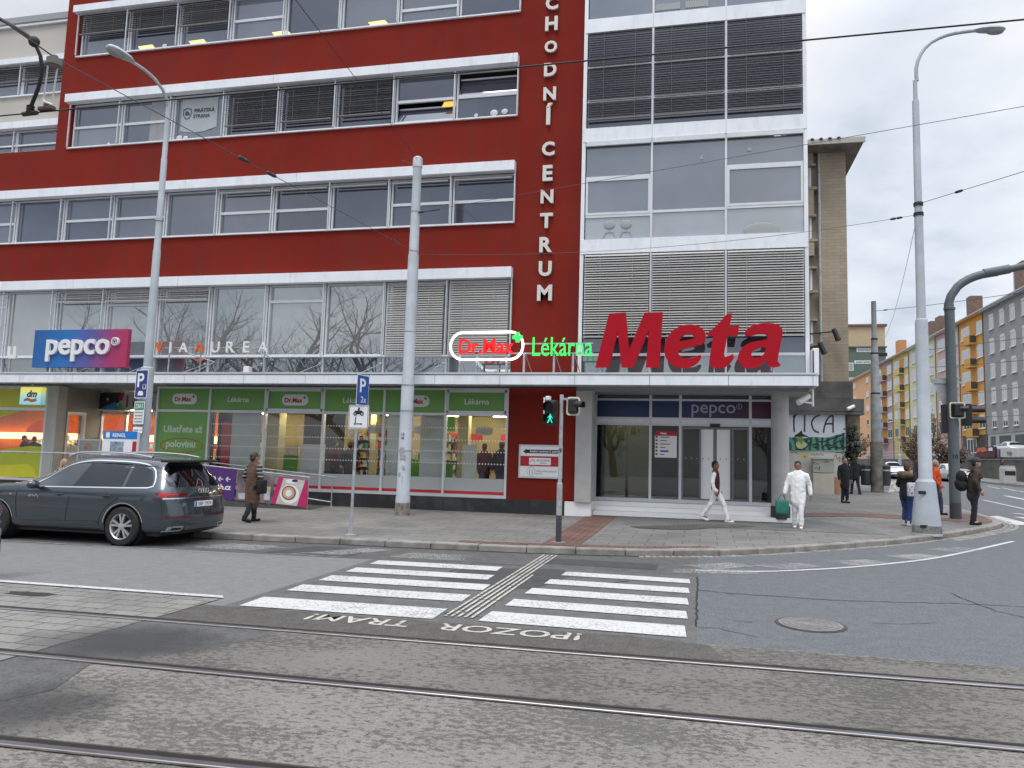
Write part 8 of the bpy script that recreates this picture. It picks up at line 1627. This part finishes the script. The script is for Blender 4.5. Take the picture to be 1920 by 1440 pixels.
# ================================================================ PEOPLE
random.seed(77)
def rem(parts, vox, name, m, parent, smooth_it=2, flat=None):
    """one continuous surface grown round tapered limbs (p0,p1,r0,r1[,squash]) and ellipsoids (c,(rx,ry,rz))"""
    mb = MB()
    for q in parts:
        if len(q) == 2: mb.ell(q[0], q[1], 14, 10); continue
        p0, p1, r0, r1 = Vector(q[0]), Vector(q[1]), q[2], q[3]; d = (p1 - p0); L = d.length or 1e-4; n = max(2, int(L / (min(r0, r1) * .7)) + 1); pts = [p0 + d * (i / n) for i in range(n + 1)]; rr_ = [r0 + (r1 - r0) * i / n for i in range(n + 1)]; sq = q[4] if len(q) > 4 else 1.0
        t = MB().tube(pts, rr_, 12)
        if sq != 1.0: t.v = [(x, p0.y + (p1.y - p0.y) * 0 + (y - (p0.y + p1.y) / 2) * sq + (p0.y + p1.y) / 2, z) for x, y, z in t.v]
        mb.add(t.v, t.f)
        mb.ell(p0, (r0, r0 * sq, r0), 12, 8); mb.ell(p1, (r1, r1 * sq, r1), 12, 8)
    me = bpy.data.meshes.new('t'); me.from_pydata(mb.v, [], mb.f); o = bpy.data.objects.new('t', me); COL.objects.link(o); md = o.modifiers.new('r', 'REMESH'); md.mode = 'VOXEL'; md.voxel_size = vox
    if smooth_it: ms_ = o.modifiers.new('s', 'SMOOTH'); ms_.iterations = smooth_it; ms_.factor = .5
    if name in ('jacket', 'coat', 'trousers', 'sleeves'):
        tx_ = bpy.data.textures.get('cloth_folds') or bpy.data.textures.new('cloth_folds', 'CLOUDS'); tx_.noise_scale = .11; md = o.modifiers.new('d', 'DISPLACE'); md.texture = tx_; md.strength = .035; md.mid_level = .5; md.texture_coords = 'LOCAL'
    m2 = evalmesh(o, name); bpy.data.objects.remove(o); m2.materials.clear(); m2.materials.append(m); m2.polygons.foreach_set('use_smooth', [True] * len(m2.polygons)); ob = bpy.data.objects.new(name, m2); COL.objects.link(ob)
    if parent: ob.parent = parent
    return ob
SKIN = mat('skin', (.42, .24, .17), .55, var=.06, vs=8); SKIND = mat('warm_brown_skin', (.27, .125, .075), .55, var=.08, vs=8)
def cl(name, c, var=.18): return mat(name, c, .9, var=var, vs=9, bp=.4, bs=45)
BLK = cl('black_coat_cloth', (.014, .014, .016)); JEAN = cl('blue_jeans', (.022, .05, .15)); DKT = cl('dark_trousers', (.018, .019, .023)); SHOE = cl('black_shoe', (.012, .012, .012))
EYE = mat('eye_dark', (.02, .015, .012), .3, var=0); LIP = mat('lip', (.30, .11, .09), .5, var=0)
def person(label, loc, rz, H=1.72, skin=SKIN, hair=None, hair_style='short', top=BLK, top_len=.0, bottom=DKT, shoes=SHOE, feet=((.10, 0), (-.10, 0)), arms=None, lean=0.0, hat=None, bulk=1.0, sleeves=None, group=None, lift=(0, 0), hood=False, skirt=False):
    """local frame: faces -y, x to the figure's left as seen from the front (our right)"""
    t_ = thing('person', label, 'person', loc, rz, group); s = H / 1.75; B = bulk
    V_ = lambda x, y, z: Vector((x * s, y * s, z * s)); ln = lambda z: -lean * max(0, z - .9)
    hip, chest, sh, nk, hd = .93, 1.25, 1.43, 1.50, 1.635
    body = []; 
    body += [(V_(0, ln(hd), hd), (.082 * s, .100 * s, .120 * s)), (V_(0, ln(hd) - .03, hd - .055), (.062 * s, .075 * s, .07 * s)), (V_(0, ln(hd) - .100, hd - .012), V_(0, ln(hd) - .088, hd + .03), .016 * s, .010 * s), (V_(0, ln(nk) + .01, nk - .06), V_(0, ln(hd) + .005, hd - .06), .058 * s, .055 * s)]
    for sx_ in (1, -1): body.append((V_(sx_ * .083, ln(hd) + .005, hd - .01), (.012 * s, .022 * s, .033 * s)))
    body += [(V_(0, 0, hip), V_(0, ln(chest), chest), .125 * s, .135 * s, .75), (V_(0, ln(chest), chest), V_(0, ln(sh), sh - .03), .135 * s, .12 * s, .72), (V_(-.13, ln(sh), sh - .03), V_(.13, ln(sh), sh - .03), .065 * s, .065 * s)]
    legs = []; shoes_p = []
    for k, (fx, fy) in enumerate(feet):
        sx_ = 1 if k == 0 else -1; h = V_(sx_ * .085, 0, hip - .03); a = V_(fx, fy, .085 + lift[k]); mid = (h + a) / 2 + Vector((0, -.03 * s - .10 * abs(fy) * s - (.25 * lift[k]), .02)); legs.append((h, mid, a)); body += [(h, mid, .085 * s, .055 * s), (mid, a, .055 * s, .038 * s), (a, a + V_(0, -.13, -.045), .038 * s, .03 * s)]
        pit = -.35 * (1 if fy > .12 else 0); shoes_p += [(a + V_(0, .04, -.045), a + V_(0, -.15, -.05 + pit * .16), .045 * s, .04 * s), (a + V_(0, .02, .03), a + V_(0, .02, -.04), .048 * s, .048 * s)]
    arms = arms or (((.24, .03, 1.14), (.25, -.05, .90)), ((-.24, .03, 1.14), (-.25, -.05, .90)))
    arm_j = []
    for k, (e_, w_) in enumerate(arms):
        sx_ = 1 if k == 0 else -1; S_ = V_(sx_ * .165 * B, ln(sh), sh - .06); E_ = V_(*e_); W_ = V_(*w_); arm_j.append((S_, E_, W_)); body += [(S_, E_, .048 * s, .038 * s), (E_, W_, .038 * s, .027 * s)]
        d = (W_ - E_).normalized(); acr = Vector((0, 1, 0)) - d * d.y; acr = acr.normalized() if acr.length > .1 else Vector((1, 0, 0)); pn = d.cross(acr).normalized() * sx_; P0 = W_ + d * .045 * s
        body += [(W_, P0 + d * .03 * s, .025 * s, .030 * s), (P0 - acr * .02 * s, P0 + acr * .02 * s + d * .03 * s, .020 * s, .020 * s)]
        for f_, (o_, L_) in enumerate(((-.030, .070), (-.010, .080), (.010, .075), (.029, .058))):
            a = P0 + acr * o_ * s + d * .045 * s; b = a + d * L_ * .55 * s - pn * .010 * s; c = b + d * L_ * .42 * s - pn * .028 * s; body += [(a, b, .0098, .0092), (b, c, .0092, .0085)]
        th_ = P0 - acr * .03 * s; body += [(th_, th_ - acr * .028 * s + d * .025 * s, .0115, .010), (th_ - acr * .028 * s + d * .025 * s, th_ - acr * .030 * s + d * .06 * s, .010, .009)]
    rem(body, .0105, 'body', skin, t_, 1)
    eb = MB(); [eb.ell(V_(sx_ * .031, ln(hd) - .094, hd + .008), (.012 * s, .006 * s, .006 * s), 8, 6) for sx_ in (1, -1)]; eb.build('eyes', EYE, t_, local=True); MB().ell(V_(0, ln(hd) - .100, hd - .058), (.022 * s, .006 * s, .006 * s), 8, 6).build('mouth', LIP, t_, local=True)
    # clothes
    tr_ = [(V_(0, 0, hip - .02), V_(0, 0, hip + .08), .145 * s * B, .14 * s * B, .78)]
    for h, mid, a in legs: tr_ += [(h, mid, .102 * s * B, .074 * s), (mid, a + Vector((0, 0, .01)), .074 * s, .060 * s)]
    if not skirt: rem(tr_, .016, 'trousers', bottom, t_, 4)
    rem(shoes_p[:2], .012, 'shoe', shoes, t_, 1); rem(shoes_p[2:], .012, 'shoe', shoes, t_, 1)
    zl = hip - .06 - top_len; jk = [(V_(0, 0, zl), V_(0, ln(chest), chest), (.150 + .05 * top_len) * s * B, .158 * s * B, .80), (V_(0, ln(chest), chest), V_(0, ln(sh), sh - .04), .158 * s * B, .128 * s * B, .78), (V_(0, ln(nk), nk - .05), V_(.15 * B, ln(sh), sh - .055), .07 * s, .066 * s * B), (V_(0, ln(nk), nk - .05), V_(-.15 * B, ln(sh), sh - .055), .07 * s, .066 * s * B), (V_(0, ln(nk) + .01, nk - .07), V_(0, ln(nk) + .005, nk - .02), .085 * s, .075 * s)]
    if hood: jk.append((V_(0, ln(nk) + .07, nk - .02), (.10 * s, .07 * s, .08 * s)))
    slv = []
    for S_, E_, W_ in arm_j: slv += [(S_, E_, .066 * s * B, .056 * s * B), (E_, W_ - (W_ - E_) * .05, .056 * s * B, .045 * s * B)]
    if sleeves is None: rem(jk + slv, .015, 'jacket', top, t_, 6)
    else: rem(jk, .015, 'coat', top, t_, 5); rem(slv, .013, 'sleeves', sleeves, t_)
    if hair:
        hh = [(V_(0, ln(hd) + .014, hd + .028), (.091 * s, .103 * s, .108 * s))]
        if hair_style == 'long': hh += [(V_(0, ln(hd) + .065, hd + .0), V_(0, ln(sh) + .10, sh - .02), .085 * s, .07 * s), (V_(.06, ln(hd) + .03, hd), V_(.085, ln(sh) + .03, sh), .045 * s, .04 * s), (V_(-.06, ln(hd) + .03, hd), V_(-.085, ln(sh) + .03, sh), .045 * s, .04 * s)]
        elif hair_style == 'bun': hh += [(V_(0, ln(hd) + .06, hd - .02), (.085 * s, .07 * s, .09 * s)), (V_(0, ln(hd) + .10, hd + .05), (.045 * s, .045 * s, .045 * s))]
        else: hh += [(V_(0, ln(hd) + .05, hd - .02), (.082 * s, .065 * s, .085 * s))]
        ob = rem(hh, .012, 'hair', hair, t_, 1); b = bmesh.new(); b.from_mesh(ob.data)
        bmesh.ops.delete(b, geom=[v for v in b.verts if v.co.y < (ln(hd) - .045) * s and v.co.z < (hd + .055) * s and abs(v.co.x) < .075 * s], context='VERTS'); b.to_mesh(ob.data); b.free()
    if hat:
        rem([(V_(0, ln(hd), hd + .065), (.100 * s, .115 * s, .085 * s)), (V_(0, ln(hd) - .09, hd + .055), V_(0, ln(hd) - .13, hd + .045), .03 * s, .02 * s)], .012, 'cap', hat, t_, 1)
    return t_, V_, arm_j, s
BRH = mat('brown_hair', (.06, .032, .02), .7, var=.3, vs=40); BLH = mat('blonde_hair', (.42, .30, .16), .7, var=.25, vs=40); GRH = mat('greying_blond_hair', (.38, .32, .25), .7, var=.25, vs=40); DKH = mat('dark_hair', (.025, .018, .014), .7, var=.3, vs=40)
def bag(t_, name, m, c, size, strap=None, label=None, lab_cat=None, loc_parent=None):
    mb = MB().bevbox(c[0] - size[0], c[0] + size[0], c[1] - size[1], c[1] + size[1], c[2] - size[2], c[2] + size[2], min(size) * .5, 3); o = mb.build(name, m, None, smooth=True, label=label, cat=lab_cat)
    return o
def world(t_, p): return Matrix.Translation(t_.location) @ Matrix.Rotation(t_.rotation_euler.z, 4, 'Z') @ Vector(p)
# woman in the brown coat walking away
STR = None; m, t, p = nodes('striped_sleeve_knit'); g = t.nodes.new('ShaderNodeNewGeometry'); wv = t.nodes.new('ShaderNodeTexWave'); wv.bands_direction = 'Z'; wv.inputs['Scale'].default_value = 3.4; wv.inputs['Distortion'].default_value = .6; t.links.new(g.outputs['Position'], wv.inputs['Vector']); t.links.new(ramp(t, wv.outputs['Fac'], [(.70, (.03, .032, .035)), (.80, (.32, .32, .31))]), p.inputs['Base Color']); p.inputs['Roughness'].default_value = .9; STR = m
BROWN = cl('brown_wool_coat', (.115, .064, .046))
q = Gs(470, 979, .12); t_, V_, aj, s = person('woman in a long brown coat with striped sleeves walking away along the pavement', q, R_(160), 1.70, hair=BRH, hair_style='bun', top=BROWN, top_len=.36, feet=((.10, -.16), (-.09, .24)), lift=(0, .05), sleeves=STR, bulk=1.25, arms=(((.27, .05, 1.15), (.27, -.06, .95)), ((-.27, .0, 1.15), (-.28, -.08, .93))))
c = world(t_, V_(-.33, -.02, .90)); bag(t_, 'shoulder_bag', cl('black_leather', (.012, .012, .014)), c, (.08, .12, .17), label='black shoulder bag on the arm of the brown coated woman', lab_cat='bag')
# blonde woman behind the estate car
q = WY(121, 868, 16.4); person('blonde woman in black behind the parked estate car, facing right', (q.x, 16.4, .125), R_(75), q.z + .10 - .125, hair=BLH, hair_style='long', top=BLK, bottom=DKT)
# person stepping past the white steps
WHC = cl('blown_out_white_cloth', (.82, .82, .82), .03); MAR = cl('maroon_jumper', (.075, .012, .022));  # WHC: clothes blown out to white, the glare held in the colour
q = Vector((.42, 20.95, .12 + gz(20.95))); t_, V_, aj, s = person('striding person in clothes blown out to white and a maroon top in front of the steps', q, R_(75), 1.70, skin=SKIND, hair=DKH, top=MAR, bottom=WHC, feet=((.06, -.34), (-.06, .36)), lift=(0, .08), sleeves=WHC, shoes=WHC)
# man in blown-out white clothes
q = Gs(1497, 991, .12); t_, V_, aj, s = person('man in blown-out white clothes carrying a green shopping bag past the steps', q, R_(-8), 1.76, skin=SKIND, hair=DKH, top=WHC, top_len=.16, bottom=WHC, shoes=WHC, bulk=1.22, feet=((.07, -.10), (-.09, .12)), arms=(((.29, .06, 1.15), (.31, .02, .90)), ((-.28, .0, 1.15), (-.33, -.08, .90))))
c = world(t_, V_(-.40, -.13, .56)); GB = cl('green_plastic_bag', (.03, .17, .13)); gbg = thing('shopping_bag', 'green plastic shopping bag in the hand of the man in blown-out white', 'bag', (c.x, c.y, c.z - .2)); MB().bevbox(c.x - .17, c.x + .17, c.y - .07, c.y + .07, c.z - .2, c.z + .17, .04, 3).build('bag_body', GB, gbg, smooth=True); MB().tube([(c.x - .1, c.y, c.z + .15), (c.x - .04, c.y, c.z + .30), (c.x + .04, c.y, c.z + .30), (c.x + .1, c.y, c.z + .15)], .012, 6).build('handle', GB, gbg)
# two dark walkers by the mural
y_ = 31.0; x_ = WY(1584, 900, y_).x; person('person in a long black coat walking before the mural wall', (x_, y_, .12 + gz(y_)), R_(20), 1.82, hair=BRH, top=BLK, top_len=.22, bottom=DKT, bulk=1.15, feet=((.05, -.05), (-.06, .08)))
y_ = 37.5; x_ = WY(1604, 890, y_).x; person('second dark walker farther away beside the long black coat', (x_, y_, .12 + gz(y_)), R_(200), 1.78, hair=BRH, top=BLK, top_len=.05, bottom=DKT, bulk=1.15, feet=((.08, -.22), (-.08, .22)))
# jeans woman behind the cone base lamp
q = Gs(1701, 986, .12); FUR = cl('brown_fur_trim', (.13, .085, .055), .4); t_, V_, aj, s = person('woman in a black jacket and wide blue jeans left of the cone base lamp', q, R_(130), 1.74, hair=BRH, hair_style='short', top=BLK, top_len=.0, bottom=JEAN, bulk=1.25, hood=True, shoes=cl('white_shoe', (.5, .5, .5)), lean=.10, feet=((.10, -.03), (-.10, .05)), arms=(((.30, -.05, 1.16), (.16, -.22, 1.0)), ((-.30, -.05, 1.16), (-.16, -.22, 1.0))))
rem([(V_(0, .10, 1.44), (.20, .13, .11)), (V_(-.12, .04, 1.44), (.12, .12, .10))], .014, 'fur_collar', FUR, t_)
m, t, p = nodes('white_patterned_fabric'); vo = t.nodes.new('ShaderNodeTexVoronoi'); vo.inputs['Scale'].default_value = 24; g = t.nodes.new('ShaderNodeNewGeometry'); t.links.new(g.outputs['Position'], vo.inputs['Vector']); t.links.new(ramp(t, vo.outputs['Distance'], [(.25, (.10, .10, .14)), (.5, (.60, .60, .64))]), p.inputs['Base Color']); PATT = m
qq = Gs(1701, 986, .12); c = Vector((WY(1712, 922, qq.y - .38).x, qq.y - .38, WY(1712, 918, qq.y - .38).z)); bag(t_, 'patterned_bag', PATT, c, (.15, .06, .19), label='white patterned bag on the back of the woman in jeans', lab_cat='bag')
# dark figure half hidden by the lamp
q = Vector((WY(1727, 900, 30).x, 30.0, .12 + gz(30))); person('dark dressed person half hidden behind the cone base lamp', q, R_(90), 1.72, hair=DKH, top=BLK, top_len=.2, bottom=DKT)
# orange jacket
ORJ = cl('orange_jacket_cloth', (.62, .075, .012)); q = Gs(1757, 965, .12); person('grey blond person in a bright orange jacket, looking right', q, R_(70), 1.72 * 1.06, hair=GRH, top=ORJ, top_len=.02, bottom=cl('slate_trousers', (.05, .06, .085)), bulk=1.25, feet=((.05, -.12), (-.05, .15)), arms=(((.30, .05, 1.16), (.29, -.10, .98)), ((-.30, .05, 1.16), (-.29, -.10, .98))))
# man with the backpack
BRJ = cl('dark_brown_jacket_cloth', (.052, .036, .026)); q = Gs(1826, 984, .12); t_, V_, aj, s = person('tall man in a dark brown jacket and cap waiting at the corner kerb', q, R_(82), 1.93, hair=DKH, hat=cl('slate_cap', (.05, .06, .075)), top=BRJ, top_len=.10, bottom=DKT, bulk=1.22, lean=.14, feet=((.08, -.02), (-.08, .04)), arms=(((.28, .0, 1.15), (.26, -.12, .92)), ((-.28, .0, 1.15), (-.26, -.12, .92))))
c = world(t_, V_(0, .26, 1.20)); bp_ = thing('backpack', 'black backpack on the back of the man in brown', 'backpack', (c.x, c.y, c.z - .25)); rem([((0, 0, .05), (.17, .19, .17)), ((0, 0, .30), (.15, .17, .20)), ((-.06, 0, .12), (.14, .14, .12))], .016, 'sack', BLK, bp_); MB().tube([(.1, -.14, .45), (.25, -.16, .50), (.36, -.14, .35), (.30, -.14, .1)], .02, 6).build('strap', BLK, bp_, local=True)
# far walkers
q = Gs(1861, 898, .12); person('far person in a pale blue jacket with raised arms before the retaining wall', q, R_(10), 1.75, hair=BRH, top=cl('pale_blue_jacket', (.20, .25, .33)), bottom=cl('pale_jeans', (.14, .20, .28)), feet=((.10, -.1), (-.12, .15)), arms=(((.34, -.05, 1.40), (.16, -.12, 1.58)), ((-.34, -.05, 1.40), (-.16, -.12, 1.58))))
q = Gs(1903, 905, .12); person('far dark dressed person beside the concrete litter bin', q + Vector((-.4, 1.2, 0)), R_(80), 1.78, hair=DKH, top=BLK, top_len=.15, bottom=DKT, bulk=1.1)
# person at the left edge in a patterned coat
m, t, p = nodes('dark_floral_coat'); vo = t.nodes.new('ShaderNodeTexVoronoi'); vo.inputs['Scale'].default_value = 11; g = t.nodes.new('ShaderNodeNewGeometry'); t.links.new(g.outputs['Position'], vo.inputs['Vector']); f = noise(t, 9, 4, .6)
t.links.new(mixc(t, ramp(t, f, [(.52, (0, 0, 0)), (.56, (1, 1, 1))]), (.018, .024, .032), ramp(t, vo.outputs['Color'], [(.3, (.30, .34, .38)), (.6, (.06, .09, .12)), (.8, (.30, .03, .05))])), p.inputs['Base Color']); p.inputs['Roughness'].default_value = .7
q = G(-14, 1085); person('person in a dark floral coat cut off by the left picture edge', (q.x - .14, q.y, 0), R_(-60), 1.30, hair=BRH, top=m, top_len=.38, bottom=DKT, bulk=1.45)
# people seen inside the shops
for lab, px, Y, H, c_, rz in (('customer in dark red seen through the third pharmacy window', 627, 22.6, 1.68, (.10, .02, .022), 150), ('customer in dark green inside the pharmacy behind the sign post', 655, 22.9, 1.62, (.03, .04, .03), 200), ('customer in maroon at the far counter in the last pharmacy window', 908, 22.0, 1.66, (.09, .014, .03), 180), ('customer in black beside the maroon one in the last pharmacy window', 940, 22.0, 1.72, (.012, .012, .014), 180), ('dark haired customer stooping in the drugstore window', 42, 22.3, 1.6, (.015, .014, .014), 120), ('second dark customer close behind in the drugstore window', 60, 22.5, 1.58, (.02, .018, .018), 240), ('person in cream seen through the side door of the drugstore', 121, 23.2, 1.66, (.5, .38, .24), 20)):
    x = WY(px, 870, Y).x; person(lab, (x, Y, .59), R_(rz), H, hair=BRH, top=cl('shop_coat_%d' % px, c_), bottom=DKT, bulk=1.2)
